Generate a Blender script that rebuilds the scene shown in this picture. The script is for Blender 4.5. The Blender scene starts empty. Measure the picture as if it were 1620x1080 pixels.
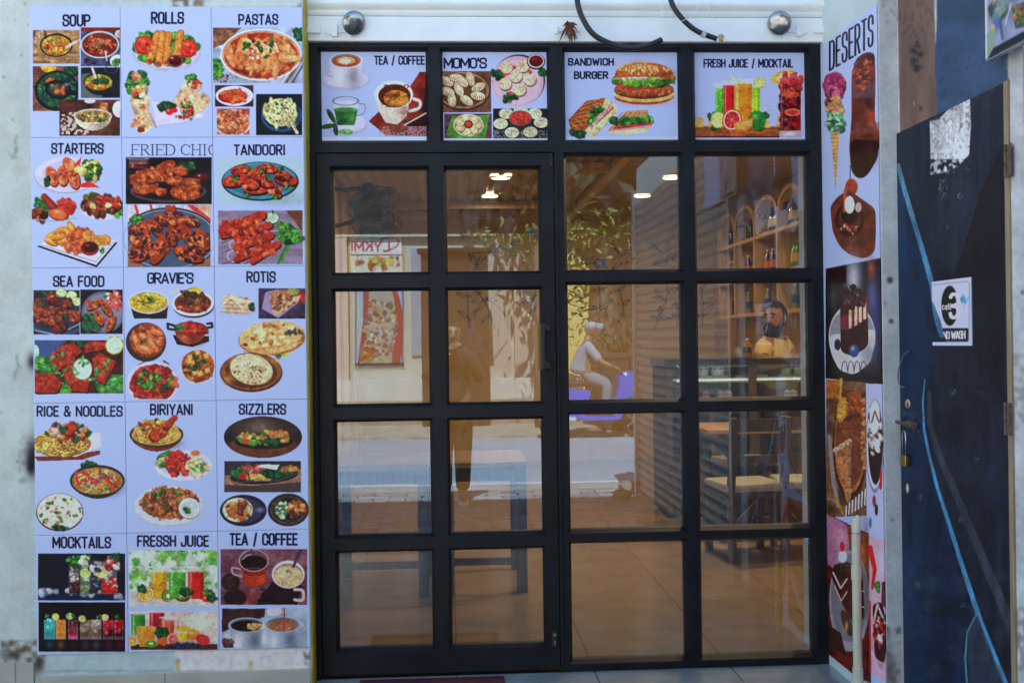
import bpy, bmesh, math, random
import numpy as np
from mathutils import Vector, Matrix

# ------------------------------------------------------------------ camera, sky, sun, exposure
S = bpy.context.scene
COL = S.collection
FPX, CD, CH = 1700.0, 4.68, 1.43            # focal length (photo px), distance to shop front, eye height
_th = math.atan(95 / FPX); _ph = math.atan(1.8 / FPX); _ro = 0.0133
CA = np.array([math.sin(_th)*math.cos(_ph), math.cos(_th)*math.cos(_ph), math.sin(_ph)])
_r0 = np.array([math.cos(_th), -math.sin(_th), 0]); _u0 = np.cross(_r0, CA)
CR = _r0*math.cos(_ro) - _u0*math.sin(_ro); CU = _u0*math.cos(_ro) + _r0*math.sin(_ro)
CPOS = np.array([0, -CD, CH])
cam_d = bpy.data.cameras.new('camera'); cam = bpy.data.objects.new('camera', cam_d); COL.objects.link(cam)
cam_d.sensor_width = 36; cam_d.lens = FPX/1620*36; cam_d.clip_start = 0.005; cam_d.clip_end = 500
cam.matrix_world = Matrix([[CR[0], CU[0], -CA[0], CPOS[0]], [CR[1], CU[1], -CA[1], CPOS[1]],
                           [CR[2], CU[2], -CA[2], CPOS[2]], [0, 0, 0, 1]])
S.camera = cam
SUN_EL, SUN_AZ = math.radians(55), math.radians(-3)      # sun stands behind the shop, a touch to the left
W = bpy.data.worlds.new("World"); S.world = W; W.use_nodes = True
nt = W.node_tree; nt.nodes.clear()
sky = nt.nodes.new('ShaderNodeTexSky'); sky.sky_type = 'NISHITA'; sky.sun_disc = False
sky.sun_elevation = SUN_EL; sky.sun_rotation = SUN_AZ; sky.air_density = 1.25; sky.dust_density = 0.3; sky.ozone_density = 2.4
bgn = nt.nodes.new('ShaderNodeBackground'); bgn.inputs[1].default_value = 0.095
wo = nt.nodes.new('ShaderNodeOutputWorld'); nt.links.new(sky.outputs[0], bgn.inputs[0]); nt.links.new(bgn.outputs[0], wo.inputs[0])
sd = bpy.data.lights.new('sun', 'SUN'); sd.energy = 4.6; sd.angle = math.radians(0.5); sd.color = (1, .98, .94)
sun = bpy.data.objects.new('sun', sd); COL.objects.link(sun); sun.location = (2, 8, 14)
_sv = Vector((math.sin(SUN_AZ)*math.cos(SUN_EL), math.cos(SUN_AZ)*math.cos(SUN_EL), math.sin(SUN_EL)))
sun.rotation_euler = _sv.to_track_quat('Z', 'Y').to_euler()
S.view_settings.view_transform = 'Standard'; S.view_settings.look = 'None'
S.view_settings.exposure = 2.2; S.view_settings.gamma = 1
S.render.engine = 'CYCLES'
S.cycles.use_denoising = True
S.cycles.max_bounces = 10; S.cycles.transparent_max_bounces = 16
S.cycles.sample_clamp_indirect = 6
GLASS_R = 0.165

# ------------------------------------------------------------------ pixel of the photograph <-> point on a real plane
def pt(px, py, Y=0.0, X=None, Z=None):
    d = CA*FPX + CR*(px-810) - CU*(py-540)
    t = (Y+CD)/d[1] if (X is None and Z is None) else (X/d[0] if Z is None else (Z-CH)/d[2])
    return Vector(CPOS + d*t)
def proj(x, y, z):
    vx, vy, vz = x-CPOS[0], y-CPOS[1], z-CPOS[2]
    dz = vx*CA[0]+vy*CA[1]+vz*CA[2]
    return 810+FPX*(vx*CR[0]+vy*CR[1]+vz*CR[2])/dz, 540-FPX*(vx*CU[0]+vy*CU[1]+vz*CU[2])/dz
def at(px, py, depth):
    """point seen at a pixel, at this distance (y) beyond the camera plane"""
    return pt(px, py, Y=depth-CD)

# ------------------------------------------------------------------ object helpers
def tag(o, label=None, cat=None, group=None, kind=None):
    if label: o['label'] = label
    if cat: o['category'] = cat
    if group: o['group'] = group
    if kind: o['kind'] = kind
    return o
def thing(name, label, cat, loc=(0, 0, 0), group=None):
    o = bpy.data.objects.new(name, None); COL.objects.link(o); o.location = loc; o.empty_display_size = .05
    return tag(o, label, cat, group)
LAST = [None]
def link(name, me, m, parent=None, smooth=False):
    o = bpy.data.objects.new(name, me); COL.objects.link(o); LAST[0] = o
    if m is not None:
        for x in (m if isinstance(m, (list, tuple)) else [m]): me.materials.append(x)
    if smooth:
        me.polygons.foreach_set('use_smooth', [True]*len(me.polygons))
    if parent is not None:
        o.parent = parent; o.matrix_parent_inverse = Matrix.Translation(-Vector(parent.location))
    return o
class MB:
    """collects boxes, tubes, lathes, prisms in world coordinates; build() links ONE mesh object"""
    def __init__(s): s.b = bmesh.new()
    def box(s, x0, x1, y0, y1, z0, z1, bev=0.0, mi=0):
        r = bmesh.ops.create_cube(s.b, size=1.0)
        M = Matrix.Translation(((x0+x1)/2, (y0+y1)/2, (z0+z1)/2)) @ Matrix.Diagonal((abs(x1-x0), abs(y1-y0), abs(z1-z0), 1))
        bmesh.ops.transform(s.b, matrix=M, verts=r['verts'])
        fs = {f for v in r['verts'] for f in v.link_faces}
        for f in fs: f.material_index = mi
        if bev > 0:
            es = list({e for v in r['verts'] for e in v.link_edges})
            bmesh.ops.bevel(s.b, geom=es, offset=bev, segments=2, affect='EDGES', profile=.6)
        return s
    def bar(s, p, q, w, h=None, up=(0, 0, 1)):
        """square bar from p to q"""
        p, q = Vector(p), Vector(q); h = h or w
        d = (q-p).normalized(); u = Vector(up)
        if abs(d.dot(u)) > .98: u = Vector((0, 1, 0))
        a = d.cross(u).normalized()*w/2; b = a.cross(d).normalized()*h/2
        vs = [s.b.verts.new(x) for x in (p-a-b, p+a-b, p+a+b, p-a+b, q-a-b, q+a-b, q+a+b, q-a+b)]
        for f in ((3, 2, 1, 0), (4, 5, 6, 7), (0, 1, 5, 4), (1, 2, 6, 5), (2, 3, 7, 6), (3, 0, 4, 7)):
            s.b.faces.new([vs[i] for i in f])
        return s
    def tube(s, pts, r, n=10, closed=False, caps=True):
        pts = [Vector(p) for p in pts]; m = len(pts)
        rs = r if isinstance(r, (list, tuple)) else [r]*m
        rings = []; prev = None
        for i, p in enumerate(pts):
            if closed: d = pts[(i+1) % m]-pts[i-1]
            else: d = pts[min(i+1, m-1)]-pts[max(i-1, 0)]
            d.normalize()
            if prev is None:
                u = Vector((0, 0, 1)) if abs(d.z) < .9 else Vector((1, 0, 0))
                a = d.cross(u).normalized()
            else:
                a = (prev - d*prev.dot(d)).normalized()
            prev = a; b = d.cross(a)
            rings.append([s.b.verts.new(p+(a*math.cos(t)+b*math.sin(t))*rs[i]) for t in [2*math.pi*k/n for k in range(n)]])
        for i in range(m if closed else m-1):
            A, B = rings[i], rings[(i+1) % m]
            for k in range(n): s.b.faces.new((A[k], A[(k+1) % n], B[(k+1) % n], B[k]))
        if caps and not closed:
            s.b.faces.new(rings[0][::-1]); s.b.faces.new(rings[-1])
        return s
    def lathe(s, prof, c=(0, 0, 0), axis='Z', n=24):
        """prof: (radius, height) list"""
        c = Vector(c); rings = []
        def P(r, h, t):
            x, y = r*math.cos(t), r*math.sin(t)
            return c + {'Z': Vector((x, y, h)), 'Y': Vector((x, h, y)), 'X': Vector((h, x, y))}[axis]
        for r, h in prof:
            if r < 1e-5: rings.append([s.b.verts.new(P(0, h, 0))])
            else: rings.append([s.b.verts.new(P(r, h, 2*math.pi*k/n)) for k in range(n)])
        for A, B in zip(rings, rings[1:]):
            for k in range(n):
                q = [A[k % len(A)], A[(k+1) % len(A)], B[(k+1) % len(B)], B[k % len(B)]]
                u = []
                for v in q:
                    if v not in u: u.append(v)
                if len(u) > 2:
                    try: s.b.faces.new(u)
                    except ValueError: pass
        return s
    def prism(s, poly, y0, y1, plane='XZ'):
        """poly in the plane, extruded along the other axis from y0 to y1"""
        f = (lambda a, b, t: (a, t, b)) if plane == 'XZ' else ((lambda a, b, t: (t, a, b)) if plane == 'YZ' else (lambda a, b, t: (a, b, t)))
        A = [s.b.verts.new(f(a, b, y0)) for a, b in poly]; B = [s.b.verts.new(f(a, b, y1)) for a, b in poly]
        n = len(poly)
        for k in range(n): s.b.faces.new((A[k], A[(k+1) % n], B[(k+1) % n], B[k]))
        s.b.faces.new(A[::-1]); s.b.faces.new(B)
        return s
    def quad(s, *ps):
        s.b.faces.new([s.b.verts.new(p) for p in ps]); return s
    def ball(s, c, r, sc=(1, 1, 1), seg=12, jit=0, seed=0):
        q = bmesh.ops.create_icosphere(s.b, subdivisions=2 if seg <= 12 else 3, radius=1)
        rd = random.Random(seed)
        for v in q['verts']:
            k = 1+rd.uniform(-jit, jit)
            v.co = Vector(c)+Vector((v.co.x*r*sc[0]*k, v.co.y*r*sc[1]*k, v.co.z*r*sc[2]*k))
        return s
    def build(s, name, m, parent=None, smooth=False, auto=None):
        bmesh.ops.recalc_face_normals(s.b, faces=s.b.faces[:])
        me = bpy.data.meshes.new(name); s.b.to_mesh(me); s.b.free()
        o = link(name, me, m, parent, smooth)
        if auto is not None:
            me.polygons.foreach_set('use_smooth', [True]*len(me.polygons))
            try: me.set_sharp_from_angle(angle=math.radians(auto))
            except Exception: pass
        return o

# ------------------------------------------------------------------ procedural materials
def mat(name, col, rough=.6, metal=0.0, var=.12, scale=18, bump=.0, bscale=60, spec=.5, coat=0.0, col2=None, streak=(1, 1, 1), emit=0):
    m = bpy.data.materials.new(name); m.use_nodes = True; t = m.node_tree; N = t.nodes; L = t.links
    b = N['Principled BSDF']; b.inputs['Roughness'].default_value = rough; b.inputs['Metallic'].default_value = metal
    b.inputs['Specular IOR Level'].default_value = spec; b.inputs['Coat Weight'].default_value = coat
    tc = N.new('ShaderNodeTexCoord'); mp = N.new('ShaderNodeMapping'); mp.inputs['Scale'].default_value = streak
    L.new(tc.outputs['Object'], mp.inputs[0])
    n = N.new('ShaderNodeTexNoise'); n.inputs['Scale'].default_value = scale; n.inputs['Detail'].default_value = 6
    L.new(mp.outputs[0], n.inputs['Vector'])
    r = N.new('ShaderNodeValToRGB'); c = Vector(col); c2 = Vector(col2) if col2 else None
    lo = c*(1-var); hi = c2 if c2 else c*(1+var)
    r.color_ramp.elements[0].position = .3; r.color_ramp.elements[1].position = .7
    r.color_ramp.elements[0].color = (*lo, 1); r.color_ramp.elements[1].color = (*[min(x, .95) for x in hi], 1)
    L.new(n.outputs[0], r.inputs[0]); L.new(r.outputs[0], b.inputs['Base Color'])
    if bump:
        n2 = N.new('ShaderNodeTexNoise'); n2.inputs['Scale'].default_value = bscale; n2.inputs['Detail'].default_value = 5
        L.new(mp.outputs[0], n2.inputs['Vector'])
        bp = N.new('ShaderNodeBump'); bp.inputs['Strength'].default_value = bump; bp.inputs['Distance'].default_value = .01
        L.new(n2.outputs[0], bp.inputs['Height']); L.new(bp.outputs[0], b.inputs['Normal'])
    if emit:
        L.new(r.outputs[0], b.inputs['Emission Color']); b.inputs['Emission Strength'].default_value = emit
    return m
def tile_mat(name, col, grout, w, h, rough=.15, var=.08, mortar=.004, off=0.0, bump=.2):
    """floor tiles: a brick texture in object coordinates"""
    m = bpy.data.materials.new(name); m.use_nodes = True; t = m.node_tree; N = t.nodes; L = t.links
    b = N['Principled BSDF']; b.inputs['Roughness'].default_value = rough
    tc = N.new('ShaderNodeTexCoord'); br = N.new('ShaderNodeTexBrick'); L.new(tc.outputs['Object'], br.inputs['Vector'])
    br.offset = off; br.inputs['Scale'].default_value = 1; br.inputs['Brick Width'].default_value = w; br.inputs['Row Height'].default_value = h
    br.inputs['Mortar Size'].default_value = mortar; br.inputs['Mortar Smooth'].default_value = .3
    c = Vector(col); br.inputs['Color1'].default_value = (*(c*(1-var)), 1); br.inputs['Color2'].default_value = (*(c*(1+var)), 1)
    br.inputs['Mortar'].default_value = (*grout, 1)
    n = N.new('ShaderNodeTexNoise'); n.inputs['Scale'].default_value = 5; n.inputs['Detail'].default_value = 7; L.new(tc.outputs['Object'], n.inputs['Vector'])
    mx = N.new('ShaderNodeMix'); mx.data_type = 'RGBA'; mx.blend_type = 'OVERLAY'; mx.inputs['Factor'].default_value = .35
    L.new(br.outputs['Color'], mx.inputs['A']); L.new(n.outputs[0], mx.inputs['B']); L.new(mx.outputs['Result'], b.inputs['Base Color'])
    bp = N.new('ShaderNodeBump'); bp.inputs['Strength'].default_value = bump; bp.inputs['Distance'].default_value = .003; bp.invert = True
    L.new(br.outputs['Fac'], bp.inputs['Height']); L.new(bp.outputs[0], b.inputs['Normal'])
    return m
def print_mat(name, rough=.35, bump=.05, bscale=40, coat=0.0, spec=.35):
    """colours painted by the script into the mesh's own colour attribute: a printed sheet or a painted, weathered surface"""
    m = bpy.data.materials.new(name); m.use_nodes = True; t = m.node_tree; N = t.nodes; L = t.links
    b = N['Principled BSDF']; b.inputs['Roughness'].default_value = rough; b.inputs['Coat Weight'].default_value = coat; b.inputs['Specular IOR Level'].default_value = spec
    a = N.new('ShaderNodeAttribute'); a.attribute_name = 'print'; L.new(a.outputs['Color'], b.inputs['Base Color'])
    tc = N.new('ShaderNodeTexCoord'); n = N.new('ShaderNodeTexNoise'); n.inputs['Scale'].default_value = bscale; n.inputs['Detail'].default_value = 5
    L.new(tc.outputs['Object'], n.inputs['Vector'])
    bp = N.new('ShaderNodeBump'); bp.inputs['Strength'].default_value = bump; bp.inputs['Distance'].default_value = .004
    L.new(n.outputs[0], bp.inputs['Height']); L.new(bp.outputs[0], b.inputs['Normal'])
    return m
def glass_mat(name, refl, tint=(1, 1, 1)):
    m = bpy.data.materials.new(name); m.use_nodes = True; t = m.node_tree; N = t.nodes; L = t.links
    N.remove(N['Principled BSDF']); out = N['Material Output']
    tr = N.new('ShaderNodeBsdfTransparent'); tr.inputs[0].default_value = (*tint, 1)
    gl = N.new('ShaderNodeBsdfGlossy'); gl.inputs['Roughness'].default_value = .0; gl.inputs[0].default_value = (.60, .83, 1, 1)
    lw = N.new('ShaderNodeLayerWeight'); lw.inputs[0].default_value = .35
    ma = N.new('ShaderNodeMath'); ma.operation = 'MULTIPLY_ADD'; ma.inputs[1].default_value = .5; ma.inputs[2].default_value = refl; ma.use_clamp = True
    L.new(lw.outputs['Fresnel'], ma.inputs[0])
    mx = N.new('ShaderNodeMixShader'); mx.inputs[0].default_value = refl
    tc = N.new('ShaderNodeTexCoord'); n = N.new('ShaderNodeTexNoise'); n.inputs['Scale'].default_value = 1.6
    L.new(tc.outputs['Object'], n.inputs['Vector']); bp = N.new('ShaderNodeBump'); bp.inputs['Strength'].default_value = .015; bp.inputs['Distance'].default_value = .02
    L.new(n.outputs[0], bp.inputs['Height']); L.new(bp.outputs[0], gl.inputs['Normal'])
    L.new(tr.outputs[0], mx.inputs[1]); L.new(gl.outputs[0], mx.inputs[2])
    df = N.new('ShaderNodeBsdfDiffuse'); df.inputs[0].default_value = (.7, .7, .68, 1); m2 = N.new('ShaderNodeMixShader')   # a little dust and smears
    mp = N.new('ShaderNodeMapping'); mp.inputs['Scale'].default_value = (3, 1, 1.2); mp.inputs['Rotation'].default_value = (0, .5, 0); L.new(tc.outputs['Object'], mp.inputs[0])
    n2 = N.new('ShaderNodeTexNoise'); n2.inputs['Scale'].default_value = 4; n2.inputs['Detail'].default_value = 8; n2.inputs['Distortion'].default_value = 1.5; L.new(mp.outputs[0], n2.inputs['Vector'])
    mr = N.new('ShaderNodeMapRange'); mr.inputs['From Min'].default_value = .52; mr.inputs['From Max'].default_value = .80; mr.inputs['To Min'].default_value = .004; mr.inputs['To Max'].default_value = .07
    L.new(n2.outputs[0], mr.inputs['Value']); L.new(mr.outputs[0], m2.inputs[0]); L.new(mx.outputs[0], m2.inputs[1]); L.new(df.outputs[0], m2.inputs[2]); L.new(m2.outputs[0], out.inputs[0])
    return m
def emit_mat(name, col, s):
    m = bpy.data.materials.new(name); m.use_nodes = True; b = m.node_tree.nodes['Principled BSDF']
    b.inputs['Base Color'].default_value = (*col, 1); b.inputs['Emission Color'].default_value = (*col, 1); b.inputs['Emission Strength'].default_value = s
    return m

# ------------------------------------------------------------------ painter: ink on a sheet, addressed by where it stands in the photograph
def lin(c):
    c = np.asarray(c, float)/255
    return np.where(c <= .04045, c/12.92, ((c+.055)/1.055)**2.4)
WHITE_SEEN = (190, 210, 232)      # neutral white under this blue shade
def vnoise(X, Y, sc, seed):
    r = np.random.RandomState(seed); g = r.rand(64, 64)
    x, y = X/sc, Y/sc; xi, yi = np.floor(x).astype(int), np.floor(y).astype(int); fx, fy = x-xi, y-yi
    fx, fy = fx*fx*(3-2*fx), fy*fy*(3-2*fy); xi &= 63; yi &= 63; x1, y1 = (xi+1) & 63, (yi+1) & 63
    return (g[yi, xi]*(1-fx)+g[yi, x1]*fx)*(1-fy)+(g[y1, xi]*(1-fx)+g[y1, x1]*fx)*fy
def fbm(X, Y, sc, seed): return (vnoise(X, Y, sc, seed)*4+vnoise(X, Y, sc/2.1, seed+1)*2+vnoise(X, Y, sc/4.3, seed+2))/7
class Ink:
    def __init__(s, X, Y, bg, my=5, mx=4):
        s.X, s.Y = X, Y; s.c = np.empty(X.shape+(3,)); s.c[:] = bg
        s.xm, s.ym = X[X.shape[0]//2], Y[:, X.shape[1]//2]; s.my, s.mx = my, mx
        s.yd = s.ym[0] > s.ym[-1]; s.xd = s.xm[0] > s.xm[-1]
    def win(s, x0, x1, y0, y1):
        xs = np.nonzero((s.xm > x0-s.mx) & (s.xm < x1+s.mx))[0]; ys = np.nonzero((s.ym > y0-s.my) & (s.ym < y1+s.my))[0]
        if len(xs) == 0 or len(ys) == 0: return None
        return (slice(ys[0], ys[-1]+1), slice(xs[0], xs[-1]+1))
    def put(s, w, a, col, op=1):
        c = s.c[w]; c += (np.asarray(col, float)-c)*(a*op)[..., None]
    def ell(s, cx, cy, rx, ry=None, col=(0, 0, 0), rot=0, aa=.8, op=1, clip=None):
        ry = ry or rx; m = max(rx, ry)+aa; w = s.win(cx-m, cx+m, cy-m, cy+m)
        if w is None: return
        x, y = s.X[w]-cx, s.Y[w]-cy
        if rot: ct, st = math.cos(math.radians(rot)), math.sin(math.radians(rot)); x, y = x*ct+y*st, -x*st+y*ct
        d = (np.sqrt((x/rx)**2+(y/ry)**2)-1)*min(rx, ry)
        a = np.clip(.5-d/aa, 0, 1)
        if clip is not None: a = a*s.cl(w, clip)
        s.put(w, a, col, op)
    def cl(s, w, q):
        X, Y = s.X[w], s.Y[w]; return ((X > q[0]) & (X < q[2]) & (Y > q[1]) & (Y < q[3])).astype(float)
    def ring(s, cx, cy, rx, ry, t, col, aa=.8, op=1):
        m = max(rx, ry)+t; w = s.win(cx-m, cx+m, cy-m, cy+m)
        if w is None: return
        d = np.abs((np.sqrt(((s.X[w]-cx)/rx)**2+((s.Y[w]-cy)/ry)**2)-1)*min(rx, ry))-t/2
        s.put(w, np.clip(.5-d/aa, 0, 1), col, op)
    def rect(s, x0, y0, x1, y1, col, op=1):
        w = s.win(x0, x1, y0, y1)
        if w is None: return
        X, Y = s.X[w], s.Y[w]
        d = np.maximum(np.maximum(x0-X, X-x1), np.maximum(y0-Y, Y-y1)); s.put(w, np.clip(.5-d/.8, 0, 1), col, op)
    def pmask(s, w, pts):
        X, Y = s.X[w], s.Y[w]; ins = np.zeros(X.shape, bool); n = len(pts)
        for i in range(n):
            (xa, ya), (xb, yb) = pts[i], pts[(i+1) % n]
            if ya == yb: continue
            ins ^= ((ya > Y) != (yb > Y)) & (X < (xb-xa)*(Y-ya)/(yb-ya)+xa)
        return ins.astype(float)
    def poly(s, pts, col, op=1):
        xs, ys = [p[0] for p in pts], [p[1] for p in pts]; w = s.win(min(xs), max(xs), min(ys), max(ys))
        if w is not None: s.put(w, s.pmask(w, pts), col, op)
    def line(s, pts, t, col, op=1, aa=.8, t2=None, clip=None):
        n = len(pts)-1
        xs, ys = [p[0] for p in pts], [p[1] for p in pts]; m = t+aa
        w = s.win(min(xs)-m, max(xs)+m, min(ys)-m, max(ys)+m)
        if w is None: return
        X, Y = s.X[w], s.Y[w]; best = np.full(X.shape, 1e9)
        for i in range(n):
            (xa, ya), (xb, yb) = pts[i], pts[i+1]; dx, dy = xb-xa, yb-ya; L2 = dx*dx+dy*dy or 1e-9
            u = np.clip(((X-xa)*dx+(Y-ya)*dy)/L2, 0, 1)
            tt = t if t2 is None else t+(t2-t)*(i+u)/n
            best = np.minimum(best, np.hypot(X-xa-u*dx, Y-ya-u*dy)-tt/2)
        a = np.clip(.5-best/aa, 0, 1)
        if clip is not None: a = a*s.cl(w, clip)
        s.put(w, a, col, op)
    def soft(s, cx, cy, rx, ry, col, op=.5, rot=0):
        m = max(rx, ry)*1.8; w = s.win(cx-m, cx+m, cy-m, cy+m)
        if w is None: return
        x, y = s.X[w]-cx, s.Y[w]-cy
        if rot: ct, st = math.cos(math.radians(rot)), math.sin(math.radians(rot)); x, y = x*ct+y*st, -x*st+y*ct
        s.put(w, np.exp(-1.2*((x/rx)**2+(y/ry)**2)), col, op)
    def tex(s, x0, y0, x1, y1, amp, sc, seed=1, ax=1, ay=1, paper=True, food=False):
        """mottle the print inside a rectangle, leaving bare paper alone"""
        w = s.win(x0, x1, y0, y1)
        if w is None: return
        X, Y = s.X[w], s.Y[w]; k = 1+amp*(fbm(X*ax, Y*ay, sc, seed)-.5)*2
        msk = s.cl(w, (x0, y0, x1, y1))
        if paper: msk = msk*(np.abs(s.c[w]-np.array((165, 191, 252.))).sum(-1) > 40)
        if food: msk = msk*np.clip((s.c[w].max(-1)-s.c[w][..., 2]+8)/30, .12, 1)*np.clip((238-s.c[w].mean(-1))/40, 0, 1)
        s.c[w] *= 1+(k-1)[..., None]*msk[..., None]
    def stain(s, x0, y0, x1, y1, sc, thr, col, seed, op=1, sh=.06, ax=1, ay=1, ell=None):
        w = s.win(x0, x1, y0, y1)
        if w is None: return
        X, Y = s.X[w], s.Y[w]; n = fbm(X*ax, Y*ay, sc, seed)
        if ell: n = n*np.clip(1.25-((X-(x0+x1)/2)/((x1-x0)/2))**2-((Y-(y0+y1)/2)/((y1-y0)/2))**2, 0, 1)
        s.put(w, np.clip((n-thr)/sh, 0, 1)*s.cl(w, (x0, y0, x1, y1)), col, op)
    def bits(s, cx, cy, rx, ry, n, sz, pal, seed=1, asp=1.6, rot=None, dk=.5, hl=.3, rect=False, clip=None, rs=.35):
        """a heap of small pieces, each with its printed shade and shine"""
        r = random.Random(seed); P = []
        for i in range(n):
            if rect: P.append((cx+r.uniform(-rx, rx), cy+r.uniform(-ry, ry)))
            else:
                q, t = math.sqrt(r.random()), r.uniform(0, 6.283); P.append((cx+rx*q*math.cos(t), cy+ry*q*math.sin(t)))
        P.sort(key=lambda p: p[1])
        for x, y in P:
            z = sz*r.uniform(1-rs, 1+rs); c = np.array(r.choice(pal), float)*r.uniform(.82, 1.15)
            a = r.uniform(0, 180) if rot is None else rot+r.uniform(-25, 25)
            if dk < 1: s.ell(x+.22*z, y+.38*z, z*asp*1.02, z*1.04, c*(dk*.7+.22), a, 1.6, .75, clip)
            s.ell(x, y, z*asp, z, np.clip(c, 0, 255), a, 1.5, .92, clip)
            if hl and r.random() < .7: s.ell(x-.2*z*r.uniform(.3, 1.6), y-.35*z, z*asp*r.uniform(.25, .6), z*r.uniform(.2, .45), c+(255-c)*hl*r.uniform(.4, 1.3), a, 1.6, .75, clip)
    def leaf(s, x, y, r, seed=1, n=9, pal=((40, 110, 50), (70, 150, 60), (25, 75, 45))):
        s.bits(x, y, r, r*.75, n, r*.34, pal, seed, 1.3, None, .6, .25)
    def noodles(s, cx, cy, rx, ry, n, t, pal, seed, ln=1.0, dk=.55):
        r = random.Random(seed)
        for i in range(n):
            q, a = math.sqrt(r.random())*.85, r.uniform(0, 6.283); x, y = cx+rx*q*math.cos(a), cy+ry*q*math.sin(a)
            b = r.uniform(0, 6.283); k = r.uniform(-1.2, 1.2); L = r.uniform(.25, .55)*ry*ln; pts = []
            for j in range(5):
                pts.append((x, y)); x += L*math.cos(b)*.5; y += L*math.sin(b)*.35; b += k*.6
                e = ((x-cx)/rx)**2+((y-cy)/ry)**2
                if e > .95: x, y = cx+(x-cx)/math.sqrt(e)*.95, cy+(y-cy)/math.sqrt(e)*.95
            c = np.array(r.choice(pal), float)*r.uniform(.85, 1.12)
            s.line([(p[0]+.2*t, p[1]+.45*t) for p in pts], t*1.3, c*dk, .8); s.line(pts, t, c)
    def bowl(s, cx, cy, rx, ry, dep, rim, inn, body=None, t=1.6):
        body = body or np.array(rim)*.8
        if dep:
            k = 10; pts = [(cx-rx, cy)]+[(cx-rx*math.cos(math.pi*i/k)*(1-.28*math.sin(math.pi*i/k)), cy+dep*math.sin(math.pi*i/k)**.6+ry*.35*math.sin(math.pi*i/k)) for i in range(1, k)]+[(cx+rx, cy)]
            s.poly(pts, body); s.soft(cx+rx*.4, cy+dep*.7, rx*.5, dep*.5, np.array(body)*.6, .6); s.soft(cx-rx*.4, cy+dep*.5, rx*.3, dep*.4, np.array(body)*.5+120, .35)
        s.ell(cx, cy, rx, ry, rim); s.ell(cx, cy, rx-t, ry-t, np.array(rim)*.72); s.ell(cx, cy+.5, rx-t*1.6, ry-t*1.6, inn)
    def cup(s, x0, x1, y0, y1, liq, wall=(225, 228, 240), ry=None):
        """a mug seen a little from above"""
        cx, rx = (x0+x1)/2, (x1-x0)/2; ry = ry or rx*.38; k = 12
        pts = [(x0, y0+ry)]+[(cx-rx*math.cos(math.pi*i/k)*(1-.3*math.sin(math.pi*i/k)), y0+ry+(y1-y0-ry)*math.sin(math.pi*i/k)**.5) for i in range(1, k)]+[(x1, y0+ry)]
        s.poly(pts, wall); s.soft(cx+rx*.45, (y0+y1)/2+ry, rx*.4, (y1-y0)*.35, np.array(wall)*.62, .8); s.soft(cx-rx*.45, (y0+y1)/2+ry, rx*.3, (y1-y0)*.3, (250, 250, 255), .5)
        s.ell(cx, y0+ry, rx, ry, np.array(wall)*1.04); s.ell(cx, y0+ry, rx*.88, ry*.86, np.array(wall)*.66); s.ell(cx, y0+ry*1.1, rx*.84, ry*.76, liq)
    def glassful(s, x0, x1, y0, y1, col, fill=.85, rim=(200, 215, 225)):
        c = np.array(col, float); s.rect(x0, y0, x1, y1, rim, .45); yf = y1-(y1-y0)*fill
        s.rect(x0+.5, yf, x1-.5, y1-1, c); s.rect(x0+(x1-x0)*.12, yf, x0+(x1-x0)*.25, y1-1, c+(255-c)*.5, .7); s.rect(x0+(x1-x0)*.75, yf, x1-.5, y1-1, c*.7, .6)
        s.ell((x0+x1)/2, yf, (x1-x0)/2, 1.1, c+(255-c)*.3); s.ring((x0+x1)/2, y0, (x1-x0)/2, 1.1, .7, rim)
    def citrus(s, x, y, r, rind, flesh, ry=None, rot=0):
        ry = ry or r; s.ell(x, y, r, ry, rind, rot); s.ell(x, y, r*.86, ry*.86, (240, 240, 220), rot); s.ell(x, y, r*.76, ry*.76, flesh, rot)
        for k in range(4):
            a = math.pi*k/4+.3; s.line([(x-r*.72*math.cos(a), y-ry*.72*math.sin(a)), (x+r*.72*math.cos(a), y+ry*.72*math.sin(a))], .7, (245, 240, 215), .55)
    # ---- condensed sans lettering
    def text(s, st, x0, x1, yt, yb, col=(17, 18, 52), bold=.16, slope=0.0, yt1=None, yb1=None, op=1, gap=.23):
        """fills the box x0..x1, yt..yb; yt1, yb1: top and bottom at the right end"""
        yt1 = yt if yt1 is None else yt1; yb1 = yb if yb1 is None else yb1
        adv = [(.22 if ch == ' ' else GW.get(ch, .5)) for ch in st]; tot = sum(adv)+gap*(len(st)-1)
        h = ((yb-yt)+(yb1-yt1))/2; t = bold*h; k = (x1-x0-t*.0)/tot; x = 0.0
        for ch, a in zip(st, adv):
            for path in GLYPH.get(ch, []):
                P = []
                for (u, v) in path:
                    f = (x+u*a/.5)/tot; ya, yc = yt+(yt1-yt)*f+t/2, yb+(yb1-yb)*f-t/2
                    P.append((x0+t*.4+(x1-x0-t*.8)*f, yc+(ya-yc)*v))
                s.line(P, t, col, op)
            x += a+gap
def rnd(pts, r=.2, closed=False):
    """round the corners of a polyline"""
    out = []; n = len(pts); rng = range(n) if closed else range(n)
    for i in rng:
        if not closed and i in (0, n-1): out.append(pts[i]); continue
        p, a, b = pts[i], pts[i-1], pts[(i+1) % n]
        def to(q):
            d = math.hypot(q[0]-p[0], q[1]-p[1]) or 1e-9; k = min(r/d, .5); return (p[0]+(q[0]-p[0])*k, p[1]+(q[1]-p[1])*k)
        A, B = to(a), to(b)
        for j in range(5):
            u = j/4; out.append(((1-u)**2*A[0]+2*u*(1-u)*p[0]+u*u*B[0], (1-u)**2*A[1]+2*u*(1-u)*p[1]+u*u*B[1]))
    if closed: out.append(out[0])
    return out
_w = .5; _r = .24
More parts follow.
